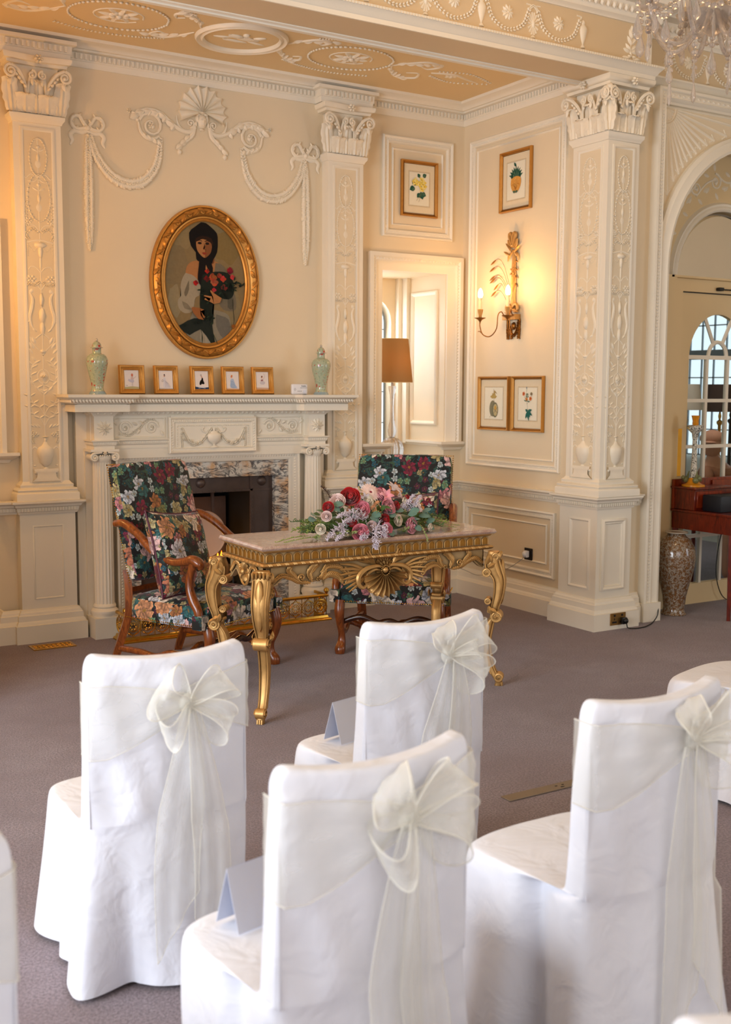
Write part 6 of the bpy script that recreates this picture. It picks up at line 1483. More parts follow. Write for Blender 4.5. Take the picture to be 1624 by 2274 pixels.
def string(p0, p1, sag, n, r, name='bead_string'):
    b = B(); p0 = Vector(p0); p1 = Vector(p1)
    for i in range(n):
        t = (i + .5) / n; p = p0.lerp(p1, t); p.z -= sag * 4 * t * (1 - t); blob(b, p, (r, r, r * .92), None, 2)
    tube(b, [p0.lerp(p1, t) - Vector((0, 0, sag * 4 * t * (1 - t))) for t in [k / 12 for k in range(13)]], .001, 4)
    new(name, b, M['crystal'], rt)
for k in range(8):
    a = 2 * pi * k / 8 + .35; d = Vector((cos(a), sin(a), 0)); b = B()
    pts = cr([cc + d * .03 + Vector((0, 0, 3.36)), cc + d * .12 + Vector((0, 0, 3.24)), cc + d * .20 + Vector((0, 0, 3.22)), cc + d * .28 + Vector((0, 0, 3.32)), cc + d * .31 + Vector((0, 0, 3.42))], 6)
    tube(b, pts, .012, 8); arm = new('arm', b, M['crystal'], rt)
    e = cc + d * .31; b = B(); lathe(b, [(.01, 3.42), (.05, 3.435), (.055, 3.445), (.02, 3.44), (.016, 3.46), (.018, 3.48)], e, 16); new('drip_pan', b, M['crystal'], arm)
    b = B(); lathe(b, [(.011, 3.46), (.011, 3.53)], e, 10); new('candle_tube', b, M['candle'], arm)
    b = B(); lathe(b, [(.010, 3.53), (.016, 3.55), (.012, 3.58), (.001, 3.60)], e, 12); new('bulb', b, M['plastic'], arm)
    for q in range(2):
        a2 = a + q * 2.1; p = e + Vector((cos(a2) * .045, sin(a2) * .045, 3.43)); string(p, p + Vector((0, 0, -.09)), 0, 3, .0145); drop(p + Vector((0, 0, -.09)), .12 - .02 * q, .050 - .008 * q, .5, a2)
    a3 = 2 * pi * (k + 1) / 8 + .35; e2 = cc + Vector((cos(a3), sin(a3), 0)) * .31
    string(e + Vector((0, 0, 3.42)), e2 + Vector((0, 0, 3.42)), .12, 9, .0145)
    m = (e + e2) / 2; drop(m + Vector((0, 0, 3.29)), .11 if k % 2 else .13, .045 if k % 2 else .028, .5, a)
    string(cc + d * .04 + Vector((0, 0, 3.62)), e + Vector((0, 0, 3.43)), .07, 12, .012)
    m = cc + d * .20; string(m + Vector((0, 0, 3.22)), m + Vector((0, 0, 3.12)), 0, 3, .0145); drop(m + Vector((0, 0, 3.12)), .085 + .03 * (k % 3), .024 + .012 * (k % 2), .6, a)
string(cc + Vector((0, 0, 3.26)), cc + Vector((0, 0, 3.20)), 0, 2, .014); drop(cc + Vector((0, 0, 3.20)), .12, .05, .8)
# ================================================================== GILDED TABLE
TX0, TX1, TY0, TY1 = -2.970, -1.520, -2.425, -1.905
TXC = (TX0 + TX1) / 2; TYC = (TY0 + TY1) / 2
rt = thing('console_table', 'carved gilt table with a rose marble top standing before the fireplace', 'table', (TXC, TYC, 0))
bm = B()
sweep(bm, [(TX1, TY1, 0), (TX1, TY0, 0), (TX0, TY0, 0), (TX0, TY1, 0)], [(-.05, .850), (-.008, .850), (-.002, .855), (0, .862), (-.004, .868), (-.006, .875), (-.05, .876)], (0, 0, 1), closed=True)
box(bm, TX0 + .045, TX1 - .045, TY0 + .045, TY1 - .045, .850, .876)
new('marble_top', bm, M['pinkmarble'], rt)
I = .032; x0, x1, y0, y1 = TX0 + I, TX1 - I, TY0 + I, TY1 - I
loop = [(x1, y1, 0), (x1, y0, 0), (x0, y0, 0), (x0, y1, 0)]
bm = B()
sweep(bm, loop, [(-.03, .836), (.004, .836), (.010, .840), (.012, .845), (.022, .847), (.022, .850), (-.03, .850)], (0, 0, 1), closed=True)
sweep(bm, loop, [(-.03, .762), (.006, .762), (.016, .766), (.022, .774), (.016, .783), (.004, .786), (-.03, .786)], (0, 0, 1), closed=True)
def gad(a, b, n):
    a = Vector(a); b = Vector(b); t = (b - a).normalized(); o = Vector((0, 0, 1)).cross(t)
    for i in range(n):
        c = a + (b - a) * ((i + .5) / n) + o * .017
        for q in (-1, 0, 1): tube(bm, [c + t * (q * .007 - .006) + Vector((0, 0, .765)) + o * -.004, c + t * (q * .007) + Vector((0, 0, .774)) + o * .006, c + t * (q * .007 + .006) + Vector((0, 0, .783)) + o * -.004], .0028, 5)
gad(loop[1], loop[2], 30); gad(loop[2], loop[3], 11); gad(loop[0], loop[1], 11); gad(loop[3], loop[0], 30)
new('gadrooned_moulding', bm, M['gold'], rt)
bm = B(); box(bm, x0 + .001, x1 - .001, y0 + .001, y1 - .001, .785, .838); new('frieze', bm, M['goldpale'], rt)
bm = B()
def arcade(a, b, n):
    a = Vector(a); b = Vector(b); t = (b - a).normalized(); o = Vector((0, 0, 1)).cross(t)
    for i in range(n):
        c = a + (b - a) * ((i + .5) / n); w = .019
        pts = [c - t * w + Vector((0, 0, .789))] + [c + t * (-w * cos(pi * k / 8)) + Vector((0, 0, .812 + w * sin(pi * k / 8))) for k in range(9)] + [c + t * w + Vector((0, 0, .789))]
        tube(bm, [p + o * .002 for p in pts], .0030, 5)
arcade(loop[1], loop[2], 27); arcade(loop[2], loop[3], 9); arcade(loop[0], loop[1], 9); arcade(loop[3], loop[0], 27)
new('arcade_carving', bm, M['gold'], rt)
bm = B()
def arcpan(a, b, n):
    a = Vector(a); b = Vector(b); t = (b - a).normalized(); o = Vector((0, 0, 1)).cross(t)
    for i in range(n):
        c = a + (b - a) * ((i + .5) / n); w = .017
        vs = [bm.verts.new(p + o * .0012) for p in [c - t * w + Vector((0, 0, .790))] + [c + t * (-w * cos(pi * k / 8)) + Vector((0, 0, .812 + w * sin(pi * k / 8))) for k in range(9)] + [c + t * w + Vector((0, 0, .790))]]
        bm.faces.new(vs)
arcpan(loop[1], loop[2], 27); arcpan(loop[2], loop[3], 9); arcpan(loop[0], loop[1], 9); arcpan(loop[3], loop[0], 27)
new('arcade_panels', bm, M['goldflat'], rt, False)
# shaped aprons
def apron(name, F, hw, prof):
    n = 60; rows = []; bm = F.bm
    zz = lambda u: max(0, 0) or sum(0 for _ in ()) or prof(abs(u) / hw)
    for w_ in (0, -.022):
        rows.append([F.p(-hw + 2 * hw * i / n, .765, w_) for i in range(n + 1)]); rows.append([F.p(-hw + 2 * hw * i / n, zz(-hw + 2 * hw * i / n), w_) for i in range(n + 1)])
    rows = [rows[0], rows[1], rows[3], rows[2]]; grid(bm, rows, closed_v=True)
    tube(bm, [F.p(-hw + 2 * hw * i / n, zz(-hw + 2 * hw * i / n) + .004, .001) for i in range(n + 1)], .0045, 5)
    F.done(name, M['goldpale'], rt)
def interp(tab):
    def f(s):
        for (a, va), (b, vb) in zip(tab[:-1], tab[1:]):
            if s <= b: t = (s - a) / (b - a); t = t * t * (3 - 2 * t); return va + (vb - va) * t
        return tab[-1][1]
    return f
fprof = interp([(0, .585), (.14, .60), (.22, .66), (.33, .665), (.5, .705), (.62, .672), (.72, .668), (.86, .715), (1.0, .66)])
sprof = interp([(0, .655), (.3, .665), (.6, .71), (1.0, .66)])
hwf = (x1 - x0) / 2 - .035; hws = (y1 - y0) / 2 - .035
FF = lambda: Rel((TXC, y0 + .006, 0), (1, 0, 0), (0, 0, 1)); FBk = lambda: Rel((TXC, y1 - .006, 0), (-1, 0, 0), (0, 0, 1))
FL = lambda: Rel((x0 + .006, TYC, 0), (0, -1, 0), (0, 0, 1)); FRt = lambda: Rel((x1 - .006, TYC, 0), (0, 1, 0), (0, 0, 1))
for f, h, p in ((FF, hwf, fprof), (FBk, hwf, fprof), (FL, hws, sprof), (FRt, hws, sprof)): apron('apron', f(), h, p)
# carved shell at the centre of the front
F = FF()
fan(F, 0, .694, .138, radians(184), radians(356), 11, .050, .07, .018, .45)
fan(F, 0, .700, .050, radians(0), radians(360), 15, .030, .12, .010, .6)
F.blob(0, .702, .020, .020, .026, 0, .016, 2)
for k in range(16): a = 2 * pi * k / 16; F.blob(.026 * cos(a), .700 + .026 * sin(a), .004, .004, .006, 0, .03)
fan(F, 0, .715, .062, radians(15), radians(165), 9, .018, .1, .02, .6)
for s in (-1, 1):
    F.tube([(s * .012, .715), (s * .05, .725), (s * .115, .715), (s * .158, .682), (s * .160, .640), (s * .135, .618), (s * .112, .632), (s * .122, .650)], [.006, .009, .013, .015, .013, .011, .008, .006], w=.022)
    F.tube([(s * .02, .70), (s * .06, .708), (s * .10, .690), (s * .115, .66)], [.004, .008, .009, .006], w=.020)
    for k in range(7):
        a = .35 - k * .17; L = .17 - .006 * k
        F.tube([(s * .11, .705 - k * .004), (s * (.11 + L * .5 * cos(a)), .70 + L * .5 * sin(a) + .012 - k * .006), (s * (.11 + L * cos(a)), .700 + L * sin(a) * .9 - k * .004)], [.007, .009, .003], w=.014, sides=5)
    for k in range(4): a = .62 + k * .16; F.leaf(s * .05, .725, a if s > 0 else pi - a, .10, .018, .010, .010)
    for k in range(3): F.leaf(s * .045, .735, (.25 + k * .12) if s > 0 else pi - (.25 + k * .12), .13, .02, .010, .008)
F.done('carved_shell', M['gold'], rt)
def plume(F, pts, wd, n=12, h=.012, s=1):
    q = cr([Vector((a, b, 0)) for a, b in pts], 5); m = len(q)
    F.tube([(p.x, p.y) for p in q], [.005 * (1 - .5 * i / m) for i in range(m)], n=1, w=.010)
    for i in range(1, m):
        t = q[i] - q[i - 1]; a = atan2(t.y, t.x); f = sin(pi * (.12 + .8 * i / m))
        for sg in (1, -1): F.tube([(q[i].x, q[i].y), (q[i].x + cos(a + sg * .8) * wd * .5 * f, q[i].y + sin(a + sg * .8) * wd * .5 * f), (q[i].x + cos(a + sg * .35) * wd * f * .95, q[i].y + sin(a + sg * .35) * wd * f * .95)], [.0045, .005, .002], w=.009, sides=4, n=2)
for s in (-1, 1):
    F = FF(); 
    def S(l): return [(s * a, b) for a, b in l]
    plume(F, S([(.225, .70), (.27, .735), (.33, .745), (.37, .72)]), .030); plume(F, S([(.37, .68), (.33, .70), (.28, .69), (.25, .66)]), .036); plume(F, S([(.43, .675), (.44, .71), (.42, .745), (.40, .757)]), .040)
    plume(F, S([(.40, .68), (.37, .70), (.35, .745)]), .030); plume(F, S([(.24, .735), (.215, .71), (.205, .68), (.225, .655)]), .026)
    F.spiral(s * .49, .70, .022, .006, (-pi / 2), 1.3, .006, w=.012, d=s); plume(F, S([(.50, .68), (.53, .71), (.555, .735), (.55, .755)]), .030); plume(F, S([(.44, .668), (.50, .678), (.545, .70), (.60, .715), (.65, .69)]), .026)
    F.rose(s * .395, .685, .014, 6, .014, .012)
    F.done('carved_foliage', M['gold'], rt)
for f in (FL, FRt):
    F = f(); fan(F, 0, .715, .052, 0, 2 * pi, 11, .022, .1, .012, .6); F.blob(0, .715, .014, .018, .018, 0, .014, 2)
    for s in (-1, 1): plume(F, [(s * .04, .69), (s * .07, .74), (s * .11, .75), (s * .15, .72), (s * .17, .70)], .028); F.tube([(s * .03, .75), (s * .05, .70), (s * .03, .66), (0, .645)], [.005, .008, .008, .006], w=.01)
    F.done('carved_foliage', M['gold'], rt)
# legs: diagonal double-scroll cabrioles
LEG = [(.757, -.008, -.067, .040), (.735, -.003, -.072, .047), (.70, .003, -.083, .048), (.657, .016, -.075, .047), (.607, .030, -.036, .045), (.551, .028, -.029, .042), (.496, .016, -.034, .037), (.451, -.001, -.043, .031), (.420, -.006, -.036, .028), (.395, .010, -.044, .032), (.367, -.025, -.064, .028), (.328, -.036, -.083, .027), (.245, -.049, -.089, .026), (.161, -.040, -.077, .024), (.106, -.025, -.060, .022), (.067, -.006, -.043, .022), (.033, .017, -.020, .024), (.017, .020, -.014, .020), (0, .020, -.020, .019)]
def make_leg(fx, fy, dx, dy):
    d = Vector((dx, dy, 0)).normalized(); p = Vector((-d.y, d.x, 0)); o = Vector((fx, fy, 0)); bm = B()
    q = cr([Vector((a, b, c)) for a, b, c, e in LEG], 3); e = crs([l[3] for l in LEG], 3); rows = []
    for i, v in enumerate(q):
        z, ro, ri = v.x, v.y, v.z; c = (ro + ri) / 2; hr = (ro - ri) / 2; hw = e[i]; ring = []
        for k in range(20):
            a = 2 * pi * k / 20; cc_, ss = cos(a), sin(a); m = (abs(cc_) ** 3 + abs(ss) ** 3) ** (-1 / 3)
            rr = c + hr * cc_ * m; ww = hw * ss * m
            if cc_ < .2 and z > .42: ww *= .86       # front broader than the back
            ring.append(o + d * rr + p * ww + Vector((0, 0, z)))
        rows.append(ring)
    V = grid(bm, rows, closed_u=True); capf(bm, V[0]); capf(bm, V[-1])
    def disc(r, z, rad, hw, rim=True):
        c = o + d * r + Vector((0, 0, z)); Mx = Matrix((d, Vector((0, 0, 1)), p)).transposed()
        lathe(bm, [(rad * .9, -hw + .003), (rad, -hw + .006), (rad * .97, 0), (rad, hw - .006), (rad * .9, hw - .003)], c, 20, Mx)
        for sg in (-1, 1):
            tube(bm, [c + Mx @ Vector((rad * (1 - .13 * t) * .86 * cos(t * 1.3), rad * (1 - .13 * t) * .86 * sin(t * 1.3), sg * (hw - .001))) for t in [.5 * j for j in range(13)]], [rad * .16 * (1 - j / 26) for j in range(13)], 5); blob(bm, c + p * sg * (hw - .002), rad * .26)
    disc(-.070, .642, .026, .045); disc(-.062, .480, .020, .036); disc(-.014, .396, .034, .040); disc(-.056, .422, .010, .030); disc(.004, .050, .027, .027); disc(-.022, .735, .022, .047)
    # raised edges and a knee cabochon with leaves
    for sg in (-1, 1):
        for side, col_ in ((1, 1), (2, 2)):
            tube(bm, [o + d * ((v.y if side == 1 else v.z) * .96 + (.0 if side == 1 else .002)) + p * (e[i] * .80 * sg) + Vector((0, 0, v.x)) for i, v in enumerate(q) if .06 < v.x < .72], .0045, 5)
    blob(bm, o + d * (.012) + Vector((0, 0, .59)), (.020, .026, .13), Matrix((d, p, Vector((0, 0, 1)))).transposed(), 2)
    for k in range(5): blob(bm, o + d * .0 + p * ((k - 2) * .019) + Vector((0, 0, .738)), (.012, .011, .020), Matrix((d, p, Vector((0, 0, 1)))).transposed(), 1)
    for sg in (-1, 1):
        F = Rel(o + p * (sg * .044) , d * sg if False else d, (0, 0, 1)); F.W = p * sg; F.bm.free(); F.bm = bm
        for (r, z, a, L) in ((-.07, .69, 1.2, .06), (-.06, .67, .6, .05), (-.04, .70, 1.9, .05), (-.055, .455, -1.2, .05), (-.05, .44, -.4, .045)): F.leaf(r, z, a, L, .028, .012)
    for k in range(3): tube(bm, [o + d * .018 + p * ((k - 1) * .011) + Vector((0, 0, .022)), o + d * .022 + p * ((k - 1) * .011) + Vector((0, 0, .001))], .006, 6)
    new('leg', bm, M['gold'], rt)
make_leg(-2.995, -2.455, -1, -1); make_leg(-1.535, -2.480, 1, -1); make_leg(-2.985, -1.865, -1, 1); make_leg(-1.515, -1.860, 1, 1)

# ================================================================== FLOWERS
fc = Vector((-2.27, -2.255, .876))
rt = thing('flower_arrangement', 'long low arrangement of pink, red and cream roses with eucalyptus on the marble table', 'flowers', fc)
random.seed(12)
def petal_cup(bm, c, ax, r, n, rad, h, open_, off=0, wob=.1):
    ax = Vector(ax).normalized(); u = ax.orthogonal().normalized(); v = ax.cross(u)
    for k in range(n):
        a = off + 2 * pi * k / n; d = u * cos(a) + v * sin(a); t = ax.cross(d); w = rad * 2.2 * sin(pi / n) + .004; rows = []
        for i in range(5):
            s = i / 4; rr = rad * (.35 + .65 * sin(s * pi / 2)) + open_ * s * s; zz = h * s - open_ * .7 * max(0, s - .7)
            rows.append([c + d * (rr * (1 - .10 * abs(q) ** 2)) + t * (q * w * (.45 + .75 * sin(pi * min(1, s * .8 + .1)) ** .7) * .62) + ax * zz * (1 - .14 * q * q) for q in (-1, -.5, 0, .5, 1)])
        grid(bm, rows)
def rose_flower(c, s, ax, mats, nm='rose'):
    R0 = .034 * s; c = Vector(c); ax = Vector(ax).normalized(); c = c - ax * R0 * .7
    bm = B(); 
    for (n, rad, h, op, off) in ((2, .22, 1.05, .02, 0), (3, .38, 1.1, .06, .5), (4, .56, 1.08, .14, 1.1), (5, .76, 1.0, .26, .3), (6, .96, .85, .42, .8)):
        petal_cup(bm, c, ax, R0, n, rad * R0, h * R0 * 1.25, op * R0, off + random.random())
    blob(bm, c + ax * R0 * .75, (R0 * .42, R0 * .42, R0 * .42), None, 2)
    for (n, rad, h, op, off) in ((3, .10, 1.38, .01, .4), (4, .66, 1.22, .16, 2.2), (5, .84, 1.12, .28, 1.7)): petal_cup(bm, c, ax, R0, n, rad * R0, h * R0 * 1.1, op * R0, off + random.random())
    u_ = ax.orthogonal().normalized(); v_ = ax.cross(u_); tube(bm, [c + ax * R0 * (1.18 + .02 * j) * (1) + u_ * R0 * (.36 - .03 * j) * cos(j * .7) + v_ * R0 * (.36 - .03 * j) * sin(j * .7) for j in range(12)], [R0 * .09] * 12, 5)
    o = new(nm, bm, mats, rt)
    bm = B()
    for k in range(4): a = k * 1.6 + random.random(); u = ax.orthogonal().normalized(); v = ax.cross(u); d = u * cos(a) + v * sin(a); grid(bm, [[c + d * R0 * .3, c + d * R0 * .35 + v * .004], [c + d * R0 * 1.0 - ax * .004, c + d * R0 * 1.05 + v * .008], [c + d * R0 * 1.5 - ax * .012, c + d * R0 * 1.5 - ax * .012 + v * .001]])
    tube(bm, [c, c - ax * .07], .003, 5); new('sepals', bm, M['green'], o)
M['pinkc'] = petal('deep_pink_petals', (.88, .34, .45), (.97, .68, .72)); M['redc'] = M['red']
FLW = [('red', -2.406, -2.278, 1.096, 1.05), ('pinkd', -2.352, -2.315, 1.034, .85), ('pink', -2.171, -2.31, 1.034, .95), ('pinkd', -2.412, -2.388, .923, .9), ('pinkd', -2.236, -2.381, .923, .8), ('pink', -2.051, -2.366, .937, .9),
       ('cream', -2.301, -2.29, 1.072, .7), ('cream', -2.037, -2.294, 1.053, .6), ('cream', -2.131, -2.351, .965, .62), ('blush', -2.322, -2.368, .949, .55), ('cream', -2.657, -2.375, .952, .55), ('cream', -1.92, -2.372, .919, .45),
       ('red', -2.568, -2.311, 1.052, .6), ('red', -2.446, -2.355, .977, .55), ('red', -2.109, -2.304, 1.04, .5), ('red', -2.009, -2.28, 1.062, .7), ('red', -2.219, -2.345, .975, .6),
       ('blush', -2.491, -2.28, 1.075, .85), ('blush', -2.597, -2.339, 1.01, .55), ('pink', -2.187, -2.25, 1.095, .85), ('cream', -2.45, -2.14, 1.02, .8), ('pink', -2.2, -2.12, 1.05, .9), ('red', -2.0, -2.15, 1.0, .8)]
for n_, x, y, z, s in FLW:
    x2 = fc.x + (x - fc.x) * .92; z2 = z - .012; y2 = y - .022
    ax = Vector(((x2 - fc.x) * 1.2, (y2 - fc.y) * 2.5 - .18, (z2 - .90) * 1.1)); 
    rose_flower((x2, y2, z2), s * 1.12, ax, M[{'pinkd': 'pinkc'}.get(n_, n_)])
def daisy(c, ax, r, n, mt, cm, nm='gerbera', lay=2):
    c = Vector(c); ax = Vector(ax).normalized(); u = ax.orthogonal().normalized(); v = ax.cross(u); bm = B()
    for L in range(lay):
        for k in range(n):
            a = 2 * pi * (k + .5 * L) / n + random.uniform(-.05, .05); d = u * cos(a) + v * sin(a); t = ax.cross(d); rr = r * (1 - .25 * L) * random.uniform(.92, 1.05); w = r * .16
            grid(bm, [[c + d * rr * s_ + t * (q * w * sin(pi * (.1 + .8 * s_))) + ax * (r * (.16 * sin(s_ * 2.6) + .06 * L)) for q in (-1, 0, 1)] for s_ in (.12, .4, .7, .92, 1.0)])
    o = new(nm, bm, mt, rt); bm = B(); blob(bm, c + ax * r * .10, (r * .2, r * .2, r * .14), None, 2); new('flower_centre', bm, cm, o)
daisy((-2.26, -2.275, 1.098), (.05, -.8, .55), .058, 20, M['blush'], simple('dark_pink_eye', (.55, .12, .2), .7), 'gerbera', 3)
def lily(c, ax, r, mt, n=6):
    c = Vector(c); ax = Vector(ax).normalized(); u = ax.orthogonal().normalized(); v = ax.cross(u); bm = B()
    for k in range(n):
        a = 2 * pi * k / n; d = u * cos(a) + v * sin(a); t = ax.cross(d)
        grid(bm, [[c + d * (r * .9 * s_ ** 1.5) + t * (q * r * .24 * sin(pi * (.08 + .85 * s_))) + ax * (r * (.9 * s_ - .5 * s_ ** 3)) for q in (-1, 0, 1)] for s_ in (.05, .35, .65, .9, 1.0)])
    new('lily', bm, mt, rt)
lily((-2.10, -2.25, 1.10), (.3, -.5, .8), .06, M['lilac']); lily((-2.075, -2.26, 1.07), (.7, -.5, .3), .055, M['blush']); lily((-2.34, -2.26, 1.09), (-.2, -.6, .8), .045, M['lilac']); lily((-2.31, -2.30, 1.07), (.1, -.9, .2), .04, M['lilac']); lily((-1.99, -2.32, 1.0), (.6, -.6, .5), .05, M['lilac']); lily((-2.17, -2.29, 1.075), (.0, -.8, .5), .05, M['pink'])
# astilbe plumes
def astilbe(pts, wd, nm='astilbe_plume', mt='lilac'):
    q = cr([Vector(p) for p in pts], 8); bm = B(); m = len(q); tube(bm, q, .0018, 4)
    for i in range(2, m):
        t = (q[i] - q[i - 1]).normalized(); f = (1 - i / m) ** .8 * .9 + .12
        for k in range(3):
            d = (t.orthogonal().normalized()); d.rotate(Matrix.Rotation(k * 1.57 + i, 3, t)); d = (d + t * .7).normalized(); L = wd * f * random.uniform(.7, 1.1)
            tube(bm, [q[i], q[i] + d * L], [.0022, .0006], 3)
            for j in range(3): p = q[i] + d * L * (.3 + .3 * j); e = Vector((random.uniform(-1, 1), random.uniform(-1, 1), random.uniform(-1, 1))) * .008; tube(bm, [p - e, p + e], .0016, 3)
    new(nm, bm, M[mt], rt)
astilbe([(-2.30, -2.33, .96), (-2.38, -2.38, 1.0), (-2.46, -2.40, 1.015), (-2.53, -2.41, 1.0)], .045)
astilbe([(-2.36, -2.34, .97), (-2.44, -2.40, .985), (-2.50, -2.42, .975)], .04)
astilbe([(-2.44, -2.33, .96), (-2.54, -2.40, .93), (-2.60, -2.42, .89)], .045); astilbe([(-2.46, -2.34, .96), (-2.50, -2.41, .92), (-2.55, -2.43, .885)], .035)
astilbe([(-2.30, -2.33, .95), (-2.31, -2.42, .92), (-2.33, -2.455, .86), (-2.33, -2.455, .83)], .050); astilbe([(-2.28, -2.33, .95), (-2.27, -2.43, .93), (-2.27, -2.45, .885)], .045); astilbe([(-2.34, -2.34, .94), (-2.37, -2.42, .90), (-2.41, -2.44, .885)], .04)
astilbe([(-2.10, -2.30, 1.0), (-2.06, -2.34, 1.04), (-2.03, -2.35, 1.08)], .03); astilbe([(-2.07, -2.30, 1.0), (-2.02, -2.34, 1.03), (-1.99, -2.35, 1.075)], .03)
# leaves
def leafy(nm, mt, items, L, W_, rnd=False):
    bm = B()
    for (p, d) in items:
        p = Vector(p); d = Vector(d).normalized(); up = Vector((random.uniform(-.4, .4), -.6, random.uniform(.3, 1))).normalized(); t = d.cross(up).normalized(); nrm = t.cross(d); l_ = L * random.uniform(.8, 1.15)
        rows = []
        for i in range(6):
            s = i / 5; w = W_ / 2 * (sin(pi * (.04 + .92 * s)) ** (.55 if rnd else .9)); rows.append([p + d * l_ * s + t * (q * w) + nrm * (-.25 * W_ * abs(q) * -1 * 0 + .1 * l_ * sin(pi * s) - .0) for q in (-1, 0, 1)])
        grid(bm, rows)
    return new(nm, bm, M[mt], rt)
def scatter(n, rx=.36, ry=.13, rz=.17, low=0):
    out = []
    for _ in range(n):
        a = random.uniform(0, 2 * pi); r = sqrt(random.random()); x = rx * r * cos(a); y = ry * r * sin(a) * 1.0; z = rz * sqrt(max(0, 1 - (x / rx) ** 2 * .95)) * random.uniform(.15, .95) + low
        out.append((fc + Vector((x, y + .015, z - .005)), (x * 1.5 + random.uniform(-.25, .25), y * 3 - .10 + random.uniform(-.2, .2), random.uniform(-.1, .35))))
    return out
for k in range(12): tag(leafy('leaf_spray', 'green', scatter(14), .055, .024), kind='stuff')
EU = [(-2.40, -2.37, 1.02), (-1.98, -2.36, .985), (-2.01, -2.37, .97), (-2.07, -2.37, .99), (-2.31, -2.37, .99), (-2.05, -2.40, .93), (-1.96, -2.37, .93), (-2.19, -2.40, .90), (-2.52, -2.33, 1.05), (-2.62, -2.33, 1.0), (-2.25, -2.36, .95), (-2.22, -2.33, 1.0), (-2.44, -2.36, .96), (-2.14, -2.34, 1.0), (-2.03, -2.33, 1.02)]
for k, p in enumerate(EU): leafy('eucalyptus_leaf', 'euc', [(Vector(p) + Vector((.01, .01, 0)), (random.choice((-1, 1)) * .7, -.5, random.uniform(-.2, .4))), (Vector(p) + Vector((-.005, 0, -.01)), (random.choice((-1, 1)) * .7, -.5, random.uniform(-.5, .2)))], .052, .040, True)
# feathery sprigs at both ends, seed heads, trailing stems
def sprig(c, d, L, mt, nm='sprig', n=26, sz=.020):
    bm = B(); c = Vector(c); d = Vector(d).normalized(); pts = [c, c + d * L * .5 + Vector((0, 0, L * .08)), c + d * L]; q = cr(pts, 10); tube(bm, q, .0015, 4)
    for i in range(n):
        p = q[int(i / n * (len(q) - 1))]; e = Vector((random.uniform(-1, 1), random.uniform(-1, 1), random.uniform(-.3, 1))).normalized() * sz * (1.1 - .5 * i / n) + d * sz * .5; tube(bm, [p, p + e], [.0022, .0012], 3); blob(bm, p + e, .0035 * random.uniform(.6, 1.1))
    new(nm, bm, M[mt], rt)
for k in range(14): sprig((-2.56 + random.uniform(-.05, .03), -2.30 + random.uniform(-.06, .04), .90 + random.uniform(0, .05)), (-1, random.uniform(-.7, .3), random.uniform(-.05, .35)), random.uniform(.10, .18), 'lime' if k % 2 else 'green', 'yellow_green_sprig')
for k in range(12): sprig((-1.98 + random.uniform(-.03, .04), -2.28 + random.uniform(-.06, .04), .90 + random.uniform(0, .06)), (1, random.uniform(-.6, .3), random.uniform(-.15, .3)), random.uniform(.08, .17), 'lime' if k % 2 else 'green', 'yellow_green_sprig')
for (x, y, z) in ((-2.48, -2.40, .905), (-2.45, -2.42, .90), (-2.51, -2.40, .90), (-2.27, -2.355, .99), (-2.26, -2.36, .97), (-2.10, -2.40, .90), (-2.62, -2.38, .89)):
    sprig((x, y + .04, z - .01), (random.uniform(-.3, .3), -.8, .3), .06, 'seed', 'seed_head', 34, .016)
for (a, b) in (((-2.66, -2.33, .90), (-2.86, -2.36, .882)), ((-2.60, -2.36, .895), (-2.82, -2.38, .880)), ((-1.92, -2.28, .91), (-1.66, -2.26, .886)), ((-1.92, -2.32, .90), (-1.72, -2.31, .884)), ((-2.02, -2.40, .93), (-2.00, -2.45, .84))):
    bm = B(); a = Vector(a); b = Vector(b); q = cr([a, a.lerp(b, .5) + Vector((0, 0, .006)), b], 10); tube(bm, q, .0014, 4)
    for i, p in enumerate(q[3:]): blob(bm, p + Vector((0, random.choice((-1, 1)) * .006, .003)), (.005, .003, .003))
    new('trailing_stem', bm, M['lime'] if a.x < -2.3 else M['seed'], rt)
bm = B(); q = cr([Vector((-2.47, -2.27, 1.04)), Vector((-2.52, -2.28, 1.11)), Vector((-2.56, -2.29, 1.145))], 10); tube(bm, q, .002, 4)
for i, p in enumerate(q):
    for k in range(4): e = Vector((random.uniform(-1, 1), random.uniform(-1, 1), random.uniform(0, 1))) * .012; tube(bm, [p, p + e], .001, 3)
new('dark_feathery_spike', bm, M['dkwood'], rt)
bm = B(); blob(bm, fc + Vector((0, 0, .06)), (.30, .11, .055), None, 3); new('foliage_base', bm, M['green'], rt)
